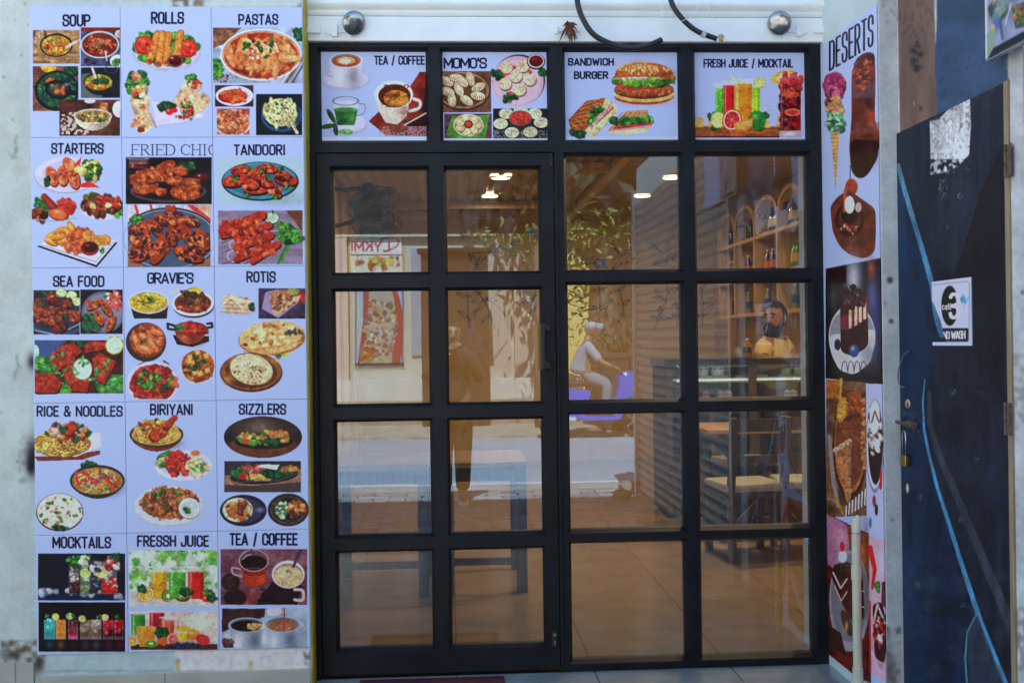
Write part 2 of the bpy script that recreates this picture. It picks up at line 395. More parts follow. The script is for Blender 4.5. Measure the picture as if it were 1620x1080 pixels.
GW = {'I': .06, "'": .05, '/': .42, 'M': .66, 'W': .74, 'N': .52, '&': .56, 'A': .56, 'L': .42, 'E': .42, 'F': .42, 'T': .48, '3': .5, 'f': .36, 'Y': .54, 'J': .44}
GLYPH = {
 'A': [[(0, 0), (.25, 1), (.5, 0)], [(.09, .26), (.41, .26)]],
 'B': [[(0, 0), (0, 1)], rnd([(0, 1), (.48, 1), (.48, .53), (0, .53)], _r), rnd([(0, .53), (.5, .53), (.5, 0), (0, 0)], _r)],
 'C': [rnd([(.5, .66), (.5, 1), (0, 1), (0, 0), (.5, 0), (.5, .34)], _r)],
 'D': [[(0, 0), (0, 1)], rnd([(0, 1), (.5, 1), (.5, 0), (0, 0)], _r)],
 'E': [[(.5, 1), (0, 1), (0, 0), (.5, 0)], [(0, .52), (.42, .52)]],
 'F': [[(.5, 1), (0, 1), (0, 0)], [(0, .5), (.42, .5)]],
 'G': [rnd([(.5, .68), (.5, 1), (0, 1), (0, 0), (.5, 0), (.5, .48)], _r), [(.5, .48), (.28, .48)]],
 'H': [[(0, 0), (0, 1)], [(.5, 0), (.5, 1)], [(0, .52), (.5, .52)]],
 'I': [[(.25, 0), (.25, 1)]],
 'J': [rnd([(.5, 1), (.5, 0), (0, 0), (0, .3)], _r)],
 'K': [[(0, 0), (0, 1)], [(.5, 1), (.03, .42)], [(.2, .6), (.5, 0)]],
 'L': [[(0, 1), (0, 0), (.5, 0)]],
 'M': [[(0, 0), (0, 1), (.25, .28), (.5, 1), (.5, 0)]],
 'N': [[(0, 0), (0, 1), (.5, 0), (.5, 1)]],
 'O': [rnd([(0, 0), (0, 1), (.5, 1), (.5, 0)], _r, True)],
 'P': [[(0, 0), (0, 1)], rnd([(0, 1), (.5, 1), (.5, .44), (0, .44)], _r)],
 'R': [[(0, 0), (0, 1)], rnd([(0, 1), (.5, 1), (.5, .48), (0, .48)], _r), [(.22, .48), (.5, 0)]],
 'S': [rnd([(.5, .7), (.5, 1), (0, 1), (0, .54), (.5, .48), (.5, 0), (0, 0), (0, .3)], .22)],
 'T': [[(0, 1), (.5, 1)], [(.25, 1), (.25, 0)]],
 'U': [rnd([(0, 1), (0, 0), (.5, 0), (.5, 1)], _r)],
 'W': [[(0, 1), (.12, 0), (.25, .8), (.38, 0), (.5, 1)]],
 'V': [[(0, 1), (.25, 0), (.5, 1)]],
 'Y': [[(0, 1), (.25, .45), (.5, 1)], [(.25, .45), (.25, 0)]],
 'Z': [[(0, 1), (.5, 1), (0, 0), (.5, 0)]],
 '/': [[(.1, -.1), (.4, 1.05)]],
 "'": [[(.25, 1.02), (.25, .76)]],
 '&': [rnd([(.5, 0), (.08, .72), (.08, 1), (.36, 1), (.36, .7), (0, .4), (0, 0), (.35, 0), (.5, .42)], .14)],
 '3': [rnd([(0, .8), (0, 1), (.5, 1), (.5, .54), (.2, .54)], .2), rnd([(.2, .54), (.5, .54), (.5, 0), (0, 0), (0, .22)], .2)],
 'c': [rnd([(.5, .5), (.5, .68), (0, .68), (0, 0), (.5, 0), (.5, .18)], .2)],
 'a': [rnd([(.05, .62), (.45, .68), (.5, 0)], .15), rnd([(.5, .4), (0, .4), (0, 0), (.5, 0)], .15)],
 'f': [rnd([(.5, 1), (.2, 1), (.2, 0)], .2), [(0, .66), (.5, .66)]],
 'e': [rnd([(0, .34), (.5, .34), (.5, .68), (0, .68), (0, 0), (.5, 0)], .18), [(.2, .85), (.4, 1)]],
}
INK_STEP = .0021
def sheet(name, plane, c, a0, a1, z0, z1, paint, m, parent=None, thick=.003, step=INK_STEP, bg=(165, 191, 252), seen=WHITE_SEEN, cut=None, face=-1, mirror=False, soft=True):
    """a painted sheet. plane 'Y': x from a0 to a1 at y=c (its face looks to -y);  plane 'X': y from a0 to a1 at x=c (its face looks to -x)"""
    na, nz = max(3, int((a1-a0)/step)), max(3, int((z1-z0)/step))
    A, Zs = np.meshgrid(np.linspace(a0, a1, na), np.linspace(z1, z0, nz))
    C = np.full(A.shape, float(c))
    x, y = (A, C) if plane == 'Y' else (C, A)
    PX, PY = proj(x, -y if mirror else y, Zs)
    ink = Ink(PX, PY, bg, 5 if plane == 'Y' else 75, 4 if plane == 'Y' else 20)
    paint(ink)
    if soft:
        for ax in (0, 1):
            p = np.pad(ink.c, [(1, 1) if k == ax else (0, 0) for k in range(3)], mode='edge'); n = ink.c.shape[ax]
            ink.c = .25*np.take(p, range(0, n), ax)+.5*np.take(p, range(1, n+1), ax)+.25*np.take(p, range(2, n+2), ax)
        ink.c *= 1+.05*(np.random.RandomState(7).rand(*ink.c.shape[:2], 1)-.5)
    alb = np.clip(lin(np.clip(ink.c, 0, 255))/lin(seen)*.8, .002, .9)
    co = np.stack([x, y, Zs], -1).reshape(-1, 3)
    # back rim
    e = np.concatenate([np.arange(na), np.arange(1, nz)*na+na-1, (nz-1)*na+np.arange(na-2, -1, -1), np.arange(nz-2, 0, -1)*na])
    back = co[e].copy(); back[:, 1 if plane == 'Y' else 0] += thick*-face
    allco = np.concatenate([co, back])
    i = (np.arange(nz-1)[:, None]*na+np.arange(na-1)[None]).reshape(-1)
    q = np.stack([i, i+na, i+na+1, i+1], -1)
    ne = len(e); b = na*nz+np.arange(ne); k = np.arange(ne); q2 = np.stack([e, e[(k+1) % ne], b[(k+1) % ne], b], -1)
    if (plane == 'X') == (face == -1): q = q[:, ::-1]
    if cut is not None:
        bad = np.zeros(PX.shape, bool)
        for pl in cut: bad |= ink.pmask((slice(None), slice(None)), pl) > .5
        bad = bad.reshape(-1); q = q[~(bad[i] | bad[i+1] | bad[i+na] | bad[i+na+1])]; q2 = q2[~(bad[e] | bad[e[(k+1) % ne]])]
    q = np.concatenate([q, q2]); nf = len(q)
    me = bpy.data.meshes.new(name); me.vertices.add(len(allco)); me.vertices.foreach_set('co', allco.astype(np.float32).ravel())
    me.loops.add(nf*4); me.loops.foreach_set('vertex_index', q.astype(np.int32).ravel())
    me.polygons.add(nf); me.polygons.foreach_set('loop_start', np.arange(0, nf*4, 4, dtype=np.int32))
    try: me.polygons.foreach_set('loop_total', np.full(nf, 4, np.int32))
    except Exception: pass
    me.update(calc_edges=True)
    at_ = me.color_attributes.new('print', 'FLOAT_COLOR', 'POINT')
    rgba = np.ones((len(allco), 4), np.float32); rgba[:na*nz, :3] = alb.reshape(-1, 3); rgba[na*nz:, :3] = alb.reshape(-1, 3)[e]
    at_.data.foreach_set('color', rgba.ravel())
    return link(name, me, m, parent)

# ------------------------------------------------------------------ what is printed on the menu sheets
GRN = ((45, 115, 50), (70, 150, 60), (28, 80, 48), (95, 170, 70)); DKG = ((25, 75, 45), (35, 95, 55), (20, 60, 40))
RED = ((170, 45, 40), (200, 70, 50), (140, 35, 35)); TOM = ((215, 50, 45), (190, 35, 35)); MEAT = ((120, 55, 40), (150, 75, 48), (90, 40, 35), (175, 95, 60))
FRY = ((190, 95, 55), (165, 75, 45), (210, 120, 70), (140, 60, 40)); ORG = ((225, 130, 60), (200, 95, 45), (235, 155, 80))
RICE = ((235, 235, 225), (215, 215, 200), (245, 245, 240)); NOOD = ((220, 185, 105), (200, 160, 85), (235, 205, 130)); CRM = ((232, 222, 205), (215, 200, 180), (245, 238, 225))
def bgpic(k, x0, y0, x1, y1, col, amp=.35, sc=14, seed=3, ax=1, ay=1):
    k.rect(x0, y0, x1, y1, col); k.tex(x0, y0, x1, y1, amp, sc, seed, ax, ay)
def p_soup(k):
    k.text('SOUP', 99, 143, 23, 42.5)
    q = (52, 48, 126, 101); bgpic(k, *q, (150, 125, 95), .3, 6, 5, .5, 2)
    k.bits(62, 54, 12, 5, 14, 1.6, ((90, 60, 45), (190, 170, 140)), 5, 3, 70, .6, .2, clip=q)
    k.bowl(89, 72, 26, 18.5, 10, (32, 30, 36), (160, 140, 60), (50, 35, 32)); k.bits(88, 72, 20, 13.5, 110, 1.7, ((185, 150, 60), (205, 90, 45), (120, 140, 55), (225, 190, 100), (150, 50, 35)), 8)
    k.line([(105, 75), (126, 63)], 5, (200, 190, 185), t2=3, clip=q); k.rect(53, 97, 80, 100.5, (60, 50, 45), .5)
    q = (128, 44, 190, 105); bgpic(k, *q, (70, 85, 130), .5, 10, 7); k.rect(128, 44, 190, 50, (120, 40, 40)); k.stain(128, 92, 160, 105, 5, .5, (60, 25, 35), 4)
    k.bowl(158, 71, 30.5, 21.5, 12, (195, 205, 228), (105, 45, 32), (150, 165, 195)); k.bits(157, 72, 25, 15.5, 70, 1.5, ((140, 55, 38), (95, 40, 30), (190, 110, 75), (170, 40, 35)), 12); k.noodles(157, 72, 22, 13, 28, .8, ((215, 160, 115), (190, 130, 90)), 3, .6); k.leaf(158, 73, 3, 4, 6)
    k.line([(167, 82), (169, 96)], 3.2, (185, 195, 210), t2=2, clip=q); k.ell(186, 97, 12, 10, (205, 210, 225), clip=q); k.bits(186, 99, 7, 5, 22, 1.5, GRN, 6, clip=q); k.ell(189, 54, 7, 6, (200, 200, 215), clip=q); k.ell(189, 55, 4, 4, (190, 150, 120), clip=q)
    q = (52, 105, 124, 176); bgpic(k, *q, (110, 75, 62), .45, 12, 9, .25, 2); k.ell(77, 105, 13, 10, (205, 170, 60), clip=q); k.bits(111, 112, 11, 9, 30, 2.4, DKG, 9, clip=q)
    k.rect(108, 122, 124, 176, (85, 75, 120), .5)
    k.ell(90, 144, 35, 32, (22, 24, 32), clip=q); k.ell(90, 143, 31, 28, (28, 78, 66), clip=q); k.bits(90, 143, 29, 26, 110, 2.2, ((30, 90, 66), (25, 70, 60), (60, 120, 80), (18, 50, 52)), 14, clip=q); k.bits(82, 128, 8, 5, 6, 2, ((190, 100, 55),), 3)
    k.ell(92, 142, 21, 15, (18, 22, 30), 10); k.ell(92, 142, 17, 11, (30, 60, 62), 10); k.line([(105, 146), (124, 148)], 7, (22, 26, 34), clip=q); k.bits(90, 141, 12, 6, 9, 2.6, ((225, 110, 60), (200, 90, 50), (60, 110, 80)), 5); k.soft(105, 134, 4, 3, (210, 225, 240), .6)
    q = (128, 107, 190, 155); bgpic(k, *q, (28, 34, 46), .4, 10, 2); k.poly([(128, 118), (142, 116), (136, 135), (160, 150), (162, 155), (128, 155)], (90, 105, 112)); k.ring(176, 110, 10, 6, .8, (70, 80, 90))
    k.bowl(156, 130, 24, 15, 16, (30, 40, 42), (150, 150, 50), (26, 34, 38)); k.bits(156, 131, 19, 11, 70, 2, ((190, 170, 55), (215, 195, 80), (120, 130, 40), (200, 100, 50)), 3); k.bits(157, 127, 14, 6, 26, 1.7, DKG, 7); k.line([(146, 108), (151, 123)], 3.4, (185, 195, 205), t2=4.5)
    q = (94, 158, 190, 215); bgpic(k, *q, (75, 45, 40), .6, 14, 8); k.ell(188, 173, 10, 13, (200, 208, 225), clip=q); k.ell(142, 160, 9, 4, (190, 190, 205), clip=q); k.bits(165, 170, 8, 5, 8, 3, ((190, 130, 85), (160, 100, 65)), 6); k.stain(96, 178, 122, 213, 3.2, .52, (205, 205, 215), 11, .9); k.stain(120, 205, 140, 213, 3, .5, (200, 200, 215), 11, .9)
    k.bowl(147, 184, 30, 11.5, 19, (215, 212, 205), (160, 135, 75), (200, 196, 188)); k.bits(147, 185, 24, 7.5, 75, 1.7, ((190, 160, 90), (60, 110, 50), (215, 190, 130), (185, 90, 50), (40, 80, 40)), 9)
def p_rolls(k):
    k.text('ROLLS', 239, 291, 19, 38.5)
    k.ell(264, 86, 55, 28, (170, 182, 222)); k.ell(264, 84, 50, 24, (182, 194, 236))
    k.bits(262, 76, 50, 22, 90, 5, GRN, 21, 1.4, None, .65, .2); k.bits(230, 55, 8, 3, 10, 3.2, GRN, 22)
    for cx, cy in ((228, 72), (297, 77)): k.ell(cx, cy, 15, 15, (175, 32, 32)); k.ell(cx, cy-1, 12.5, 12, (222, 66, 52)); k.bits(cx, cy, 9, 8, 10, 2.2, ((235, 110, 80), (200, 50, 45)), 5)
    for a, b, c, d in ((249, 54, 237, 97), (257, 54, 251, 101), (267, 56, 263, 99), (286, 53, 277, 95)):
        k.line([(a, b), (c, d)], 11.5, (130, 65, 30)); k.line([(a-.4, b), (c-.4, d)], 10, (205, 130, 62)); k.line([(a-1.6, b+1), (c-1.6, d-1)], 4, (228, 165, 95), .8)
        k.bits((a+c)/2, (b+d)/2, 4, 17, 12, 1.8, ((190, 105, 50), (225, 155, 85)), int(a), 1.5, None, 1, 0); k.ell(c, d, 4.5, 3.5, (160, 75, 45))
    k.ell(277, 97, 13, 10, (120, 70, 80)); k.ell(277, 96, 10.5, 7, (90, 14, 22)); k.ell(277, 99.5, 9, 4, (60, 8, 16)); k.soft(272, 92, 3, 1.5, (230, 200, 200), .8)
    k.poly([(204, 154), (236, 152), (237, 178), (242, 201), (228, 212), (216, 209), (213, 186)], (212, 188, 165)); k.tex(204, 152, 242, 212, .25, 9, 4)
    k.bits(220, 196, 10, 12, 12, 2.6, ((175, 110, 80), (190, 130, 95)), 3, 1.3, None, 1, 0); k.bits(224, 165, 10, 8, 6, 2.2, ((185, 130, 100),), 4, 1.6, 60, 1, 0); k.ell(223, 206, 6, 4, (120, 55, 40)); k.line([(237, 180), (247, 202)], 3, (190, 160, 140))
    k.bits(217, 133, 17, 20, 75, 3.6, GRN, 31, 1.4, None, .6, .25); k.bits(222, 142, 12, 9, 14, 3.2, ((210, 225, 190), (225, 140, 100), (190, 215, 150)), 8); k.ell(213, 150, 3.6, 3.4, (214, 60, 45)); k.bits(215, 122, 5, 4, 5, 3, ((205, 150, 125), (190, 120, 95)), 2)
    k.poly([(240, 160), (248, 200), (330, 186), (318, 178)], (196, 202, 244)); k.line([(250, 199), (290, 195), (330, 184)], 1.2, (150, 175, 225))
    k.poly([(296, 124), (320, 140), (290, 172), (270, 166)], (208, 180, 155)); k.tex(270, 124, 320, 172, .25, 8, 6); k.ell(307, 133, 14, 10, (200, 170, 145), 35); k.bits(308, 132, 10, 7, 26, 2.2, ((150, 50, 45), (210, 200, 180), (190, 70, 55), (90, 50, 40)), 6); k.bits(300, 121, 9, 4, 12, 2, GRN, 7)
    k.poly([(303, 158), (322, 146), (331, 158), (330, 170), (306, 185)], (205, 175, 152)); k.ell(318, 161, 15, 12, (202, 172, 150), -20); k.tex(300, 146, 333, 186, .3, 8, 8); k.ell(299, 172, 7, 13, (60, 45, 50), -20); k.bits(295, 170, 9, 14, 46, 2.2, ((70, 140, 55), (200, 50, 45), (225, 205, 180), (150, 40, 40)), 9)
    k.bits(263, 168, 10, 6, 30, 2.8, DKG, 11); k.ell(268, 177, 6, 5.5, (190, 40, 45)); k.ell(276, 175, 5, 4, (175, 35, 45)); k.soft(266, 175, 1.6, 1.5, (255, 220, 220), .8)
    k.bits(292, 186, 20, 3, 10, 1.6, ((195, 45, 45), (60, 130, 60)), 12)
def p_pastas(k):
    k.text('PASTAS', 377, 440, 22.5, 40)
    q = (337, 44, 479, 132); bgpic(k, *q, (150, 170, 205), .25, 16, 2); k.poly([(337, 44), (382, 44), (362, 66), (337, 78)], (120, 90, 75)); k.tex(337, 44, 382, 78, .5, 5, 3); k.ell(474, 56, 14, 14, (160, 185, 205), clip=q); k.bits(474, 54, 10, 9, 26, 3, DKG, 4, clip=q); k.bits(341, 108, 8, 16, 30, 2.6, GRN, 5, clip=q); k.bits(358, 124, 18, 7, 22, .9, ((110, 40, 45), (60, 40, 50)), 6, 1.3, None, 1, 0)
    k.line([(452, 132), (478, 92)], 4, (120, 90, 70), clip=q); k.line([(462, 132), (479, 104)], 2.4, (60, 60, 75), clip=q); k.line([(445, 132), (468, 102)], 1.6, (215, 220, 230), clip=q)
    k.bowl(413, 87, 64, 41, 4, (214, 222, 240), (205, 140, 110), (150, 165, 195), 2.2); k.ell(413, 88, 58, 36, (150, 60, 40)); k.bits(413, 88, 54, 32, 120, 3, ((165, 60, 42), (190, 90, 60), (120, 40, 32)), 3)
    k.bits(412, 88, 50, 29, 64, 4.1, ((225, 150, 95), (210, 125, 75), (235, 170, 120)), 5, 2.9, None, .6, .35); k.bits(414, 80, 28, 16, 70, 1.3, ((240, 235, 225), (190, 70, 50), (230, 215, 195)), 6, 1.4, None, 1, 0); k.bits(412, 74, 34, 16, 14, 2.2, DKG, 8); k.leaf(391, 69, 5, 3, 7); k.leaf(429, 61, 4.5, 4, 6)
    q = (340, 135, 401, 169); bgpic(k, *q, (60, 40, 52), .4, 9, 2); k.ell(371, 152, 30, 16, (205, 212, 238)); k.ell(371, 152, 25, 12, (190, 198, 228)); k.ell(368, 153, 23, 11, (150, 40, 28)); k.bits(368, 152, 20, 9, 46, 2.4, ((225, 95, 50), (190, 55, 38), (235, 130, 75)), 4, 2.2); k.leaf(371, 148, 2, 4, 5)
    q = (343, 172, 395, 213); bgpic(k, *q, (170, 80, 75), .3, 9, 3); k.ell(368, 195, 29, 22, (205, 195, 205), clip=q); k.ell(368, 195, 26, 20, (190, 120, 90), clip=q); k.bits(367, 194, 24, 18, 100, 2.3, ((215, 145, 105), (190, 110, 80), (225, 165, 130), (150, 70, 55)), 5, 2.4, clip=q)
    q = (405, 149, 478, 214); bgpic(k, *q, (26, 30, 42), .3, 9, 4); k.ell(445, 183, 32, 26, (40, 85, 135), clip=q); k.ell(445, 181, 29, 24, (25, 45, 70), clip=q); k.ell(443, 178, 26, 22, (190, 205, 160), clip=q); k.bits(443, 178, 24, 20, 55, 3.2, ((205, 215, 170), (185, 200, 145), (220, 225, 190)), 5, 2.6, 70, .65, .3); k.bits(444, 178, 23, 19, 45, 1.2, ((180, 60, 50), (40, 90, 60), (60, 50, 50)), 6, 1.2, None, 1, 0); k.line([(462, 196), (470, 210)], 5, (190, 190, 165)); k.tex(456, 196, 472, 212, .6, 2, 8)
def p_starters(k):
    k.text('STARTERS', 81, 164, 226.5, 244)
    k.ell(105, 277, 51, 29, (150, 162, 205)); k.ell(105, 276, 50, 28, (190, 200, 236)); k.ell(108, 275, 40, 21, (176, 188, 226))
    for x, y, a in ((82, 279, 70), (99, 278, 85), (117, 283, 75), (110, 263, 60)): k.ell(x+1, y+1.5, 17, 9.5, (90, 40, 30), a); k.ell(x, y, 16, 8.5, (196, 98, 62), a); k.bits(x, y, 5, 13, 22, 2, ((215, 125, 85), (165, 70, 45), (230, 150, 105)), int(x)); 
    k.bits(143, 270, 15, 16, 60, 3, ((30, 90, 50), (50, 120, 60), (200, 195, 110), (25, 70, 40)), 5); k.ell(127, 269, 11, 5.5, (205, 190, 120), 8); k.ell(127, 268, 8, 3, (225, 215, 160), 8)
    k.poly([(115, 263), (130, 247), (126, 263)], (215, 75, 50)); k.poly([(123, 293), (142, 286), (158, 297), (130, 297)], (210, 60, 42)); k.bits(75, 287, 4, 6, 10, 2.4, DKG, 6)
    k.bits(66, 322, 13, 9, 30, 3, GRN, 9); k.line([(70, 311), (86, 330)], 10, (120, 40, 35), t2=15); k.line([(69, 310), (82, 326)], 5, (160, 60, 45)); k.bits(104, 325, 12, 11, 40, 3.4, RED, 7); k.bits(63, 339, 13, 7, 22, 3.5, MEAT, 8); k.ell(93, 340, 16, 9.5, (105, 45, 30), 12); k.ell(92, 339, 14.5, 8, (205, 105, 62), 12); k.soft(90, 335, 6, 3, (240, 185, 130), .7); k.ell(112, 336, 5.5, 4.5, (190, 40, 36)); k.ell(70, 341, 7, 6, (50, 30, 26)); k.line([(50, 347), (90, 350), (121, 345)], 1.2, (150, 150, 185))
    k.ell(163, 332, 35, 16, (190, 202, 236)); k.bits(145, 312, 10, 5, 24, 3.2, GRN, 3); k.bits(184, 330, 9, 11, 26, 3.2, GRN, 4); k.bits(162, 324, 31, 15, 90, 3.6, ((120, 60, 40), (90, 45, 35), (150, 85, 55), (190, 60, 45), (70, 40, 32)), 6); k.bits(162, 320, 28, 11, 14, 2.6, ((215, 175, 100), (205, 50, 45), (200, 190, 150)), 7)
    k.poly([(58, 390), (112, 365), (186, 384), (153, 423)], (24, 26, 44)); k.poly([(60, 387.5), (112, 363), (184, 381), (152, 419)], (196, 206, 242)); k.line([(64, 387), (151, 414), (180, 383)], .9, (120, 130, 170))
    for x, y, a in ((83, 371, -25), (96, 364, -20), (108, 368, 40), (80, 382, 25), (95, 382, 30), (105, 377, -40), (92, 374, -15), (113, 360, 60)): k.ell(x+.7, y+1, 12, 5.4, (130, 70, 30), a); k.ell(x, y, 11.5, 4.8, (214, 140, 62), a); k.ell(x-1, y-1, 8, 2, (235, 175, 95), a)
    k.bits(120, 382, 15, 14, 50, 4, ((185, 90, 55), (150, 62, 42), (205, 115, 75)), 11); k.bits(128, 368, 10, 6, 18, 3.6, ((170, 80, 50), (195, 105, 65)), 12)
    for x, y in ((141, 373), (154, 381), (166, 380)): k.ell(x, y, 9.5, 9, (165, 105, 50)); k.ell(x-.5, y-.8, 8.5, 8, (205, 150, 82)); k.tex(x-9, y-9, x+9, y+9, .3, 4, 3)
    k.ell(142, 393, 14.5, 11.5, (130, 45, 40)); k.ell(142, 391, 12.5, 8.5, (62, 16, 18)); k.soft(138, 388, 4, 2, (190, 110, 90), .7); k.leaf(161, 396, 5, 4, 8)
SERIF = {'F': [((.06, 0), (.06, 1), 2), ((.0, 1), (.52, 1), 1), ((.52, 1), (.52, .82), 1), ((.06, .52), (.38, .52), 1), ((.38, .6), (.38, .44), 1), ((-.05, 0), (.18, 0), 1)],
 'R': [((.06, 0), (.06, 1), 2), ((-.05, 0), (.18, 0), 1), ((0, 1), (.3, 1), 1), ((.3, 1), (.46, .9), 1.5), ((.46, .9), (.48, .74), 2), ((.48, .74), (.3, .52), 1.4), ((.3, .52), (.06, .5), 1), ((.26, .5), (.55, .02), 2), ((.5, 0), (.66, 0), 1)],
 'I': [((.1, 0), (.1, 1), 2), ((0, 0), (.2, 0), 1), ((0, 1), (.2, 1), 1)],
 'E': [((.06, 0), (.06, 1), 2), ((-.04, 1), (.52, 1), 1), ((.52, 1), (.52, .82), 1), ((.06, .52), (.4, .52), 1), ((.4, .6), (.4, .44), 1), ((-.04, 0), (.54, 0), 1), ((.56, 0), (.58, .2), 1)],
 'D': [((.06, 0), (.06, 1), 2), ((-.04, 1), (.32, 1), 1), ((.32, 1), (.55, .86), 1.5), ((.55, .86), (.64, .5), 2), ((.64, .5), (.55, .14), 2), ((.55, .14), (.32, 0), 1.5), ((-.04, 0), (.32, 0), 1)],
 'C': [((.6, .94), (.6, .7), 1), ((.6, .8), (.46, .97), 1), ((.46, .97), (.3, 1), 1.2), ((.3, 1), (.1, .82), 1.6), ((.1, .82), (.03, .5), 2), ((.03, .5), (.12, .16), 2), ((.12, .16), (.34, 0), 1.5), ((.34, 0), (.5, .04), 1.2), ((.5, .04), (.62, .2), 1)],
 'H': [((.08, 0), (.08, 1), 2), ((.58, 0), (.58, 1), 2), ((.08, .52), (.58, .52), 1), ((-.03, 0), (.19, 0), 1), ((-.03, 1), (.19, 1), 1), ((.47, 0), (.69, 0), 1), ((.47, 1), (.69, 1), 1)]}
def p_fried(k):
    x = 208.0
    for ch, a in zip('FRIED CHIC', (15, 16, 8, 15, 18, 6, 17, 18.5, 8, 17)):
        for (p, q, t) in SERIF.get(ch, []): k.line([(x+p[0]*23, 245.5-p[1]*16.5), (x+q[0]*23, 245.5-q[1]*16.5)], .85*t, (30, 33, 66))
        x += a
    q = (199, 249, 335, 323); bgpic(k, *q, (30, 26, 32), .5, 16, 2); k.glassful(204, 234, 251, 266, (95, 30, 24), .5, (150, 140, 150)); k.bits(296, 263, 14, 5, 22, 2.2, DKG, 4); k.ell(320, 280, 15, 8, (40, 34, 42), clip=q); k.ell(319, 280, 10, 5, (95, 22, 26)); k.soft(315, 278, 3, 1.5, (230, 180, 190), .9)
    k.ell(266, 300, 60, 20, (60, 55, 66)); k.ell(266, 298, 58, 18, (26, 22, 28))
    for x, y, r, a in ((225, 280, 22, -28), (258, 270, 24, -38), (285, 270, 13, 20), (276, 286, 16, 5), (230, 296, 22, -12), (254, 303, 9, 40), (303, 291, 17, 20), (293, 305, 25, 5), (246, 278, 18, -30)):
        k.ell(x+1, y+2, r, r*.52, (60, 24, 20), a); k.ell(x, y, r*.95, r*.47, (150, 66, 40), a); k.bits(x, y, r*.8, r*.4, 34, 2.5, FRY, int(x), 1.2, None, .6, .25)
    k.ring(266, 303, 58, 16, 1, (110, 108, 125), op=.6)
    q = (202, 324, 333, 422); bgpic(k, *q, (190, 195, 225), .2, 14, 3)
    for x in (214, 238, 275): k.line([(x, 324), (x+6, 345)], 4, (190, 50, 60), clip=q)
    k.line([(300, 324), (333, 350)], 7, (195, 60, 62), clip=q); k.poly([(305, 324), (333, 324), (333, 345)], (205, 165, 150)); k.rect(202, 395, 333, 422, (130, 80, 55), .8)
    k.ell(268, 378, 76, 50, (45, 62, 88), clip=q); k.ell(268, 380, 73, 47, (70, 95, 130), clip=q); k.ring(268, 378, 73, 46, 1.2, (150, 170, 200)); k.bits(216, 349, 9, 6, 20, 3, GRN, 5)
    for x, y, r, a in ((218, 364, 20, -45), (222, 378, 20, -50), (245, 360, 18, 55), (275, 344, 24, 60), (262, 348, 20, 20), (300, 350, 17, 15), (299, 374, 22, 60), (321, 378, 20, 65), (230, 398, 24, -35), (252, 394, 27, -65), (298, 402, 26, 22), (272, 372, 18, 80), (215, 395, 16, -50), (310, 392, 17, 30)):
        k.ell(x+1, y+2, r, r*.45, (45, 20, 22), a, clip=q); k.ell(x, y, r*.95, r*.4, (160, 66, 38), a, clip=q); k.bits(x, y, r*.7, r*.35, 26, 2.6, ((190, 90, 50), (135, 52, 36), (215, 130, 80), (70, 34, 40), (60, 32, 42)), int(x*3), 1.5, a, .6, .3, clip=q)
def p_tandoori(k):
    k.text('TANDOORI', 370, 451, 228.5, 246)
    q = (344, 249, 478, 324); bgpic(k, *q, (160, 195, 225), .1, 20, 3); k.soft(440, 315, 50, 12, (120, 150, 180), .5); k.ell(411.5, 287, 61, 31, (20, 35, 52)); k.ell(411, 286, 59, 29.5, (62, 130, 165)); k.ring(411, 286, 55, 26, .8, (110, 170, 200), op=.7); k.ell(411, 288, 50, 22, (50, 112, 150))
    for x, y, r, a in ((380, 268, 16, -8), (425, 266, 15, 10), (372, 285, 22, -12), (405, 275, 20, -40), (408, 296, 24, -8), (452, 284, 20, 12), (433, 300, 17, 50), (418, 288, 16, 20), (447, 278, 14, 0), (395, 292, 16, 10)):
        k.ell(x+1, y+2.2, r, r*.5, (40, 18, 22), a); k.ell(x, y, r*.95, r*.44, (170, 56, 38), a); k.bits(x, y, r*.7, r*.33, 20, 2.4, ((200, 75, 48), (140, 40, 32), (225, 110, 70), (60, 25, 28)), int(x), 1.5, a, .6, .35)
    for x, y in ((395, 268), (414, 270), (425, 282), (444, 268), (390, 308), (434, 311), (371, 283), (456, 296)): k.leaf(x, y, 5, int(x), 7)
    q = (345, 333, 479, 418); bgpic(k, *q, (128, 122, 155), .25, 10, 7, .4, 1); k.poly([(452, 333), (478, 333), (478, 366)], (110, 70, 50)); k.line([(345, 366), (478, 367)], .8, (100, 95, 125))
    k.ell(430, 346, 12, 9.5, (40, 40, 55)); k.ell(430, 345, 11, 8.5, (170, 205, 195)); k.line([(431, 333), (432, 338)], 2, (50, 45, 55))
    for x, y, r in ((376, 388, 13), (437, 374, 13), (374, 405, 14), (389, 412, 9)): k.ring(x, y, r, r*.7, 1.2, (190, 175, 205))
    for x, y, X, Y, w in ((352, 362, 415, 340, 15), (353, 372, 400, 360, 12), (375, 375, 426, 356, 12), (375, 391, 428, 372, 13), (375, 409, 424, 388, 12), (400, 412, 439, 386, 12)):
        k.line([(x-26, y+10), (x, y)], 1, (70, 40, 35), clip=q); k.line([(x+1, y+2), (X+1, Y+2)], w, (60, 24, 28)); k.line([(x, y), (X, Y)], w*.86, (165, 52, 38)); k.bits((x+X)/2, (y+Y)/2, abs(X-x)/2, 5, 26, 2.6, ((190, 66, 45), (140, 40, 32), (215, 95, 62)), int(y), 1.4, None, .55, .3)
    k.line([(440, 416), (455, 385), (462, 360)], 4, (55, 125, 60), t2=2); k.line([(444, 416), (462, 380)], 3, (75, 150, 70)); k.bits(456, 370, 16, 13, 60, 3.2, GRN, 9); k.bits(447, 358, 8, 4, 12, 2.6, GRN, 10); k.bits(470, 378, 7, 8, 16, 2.6, GRN, 11)
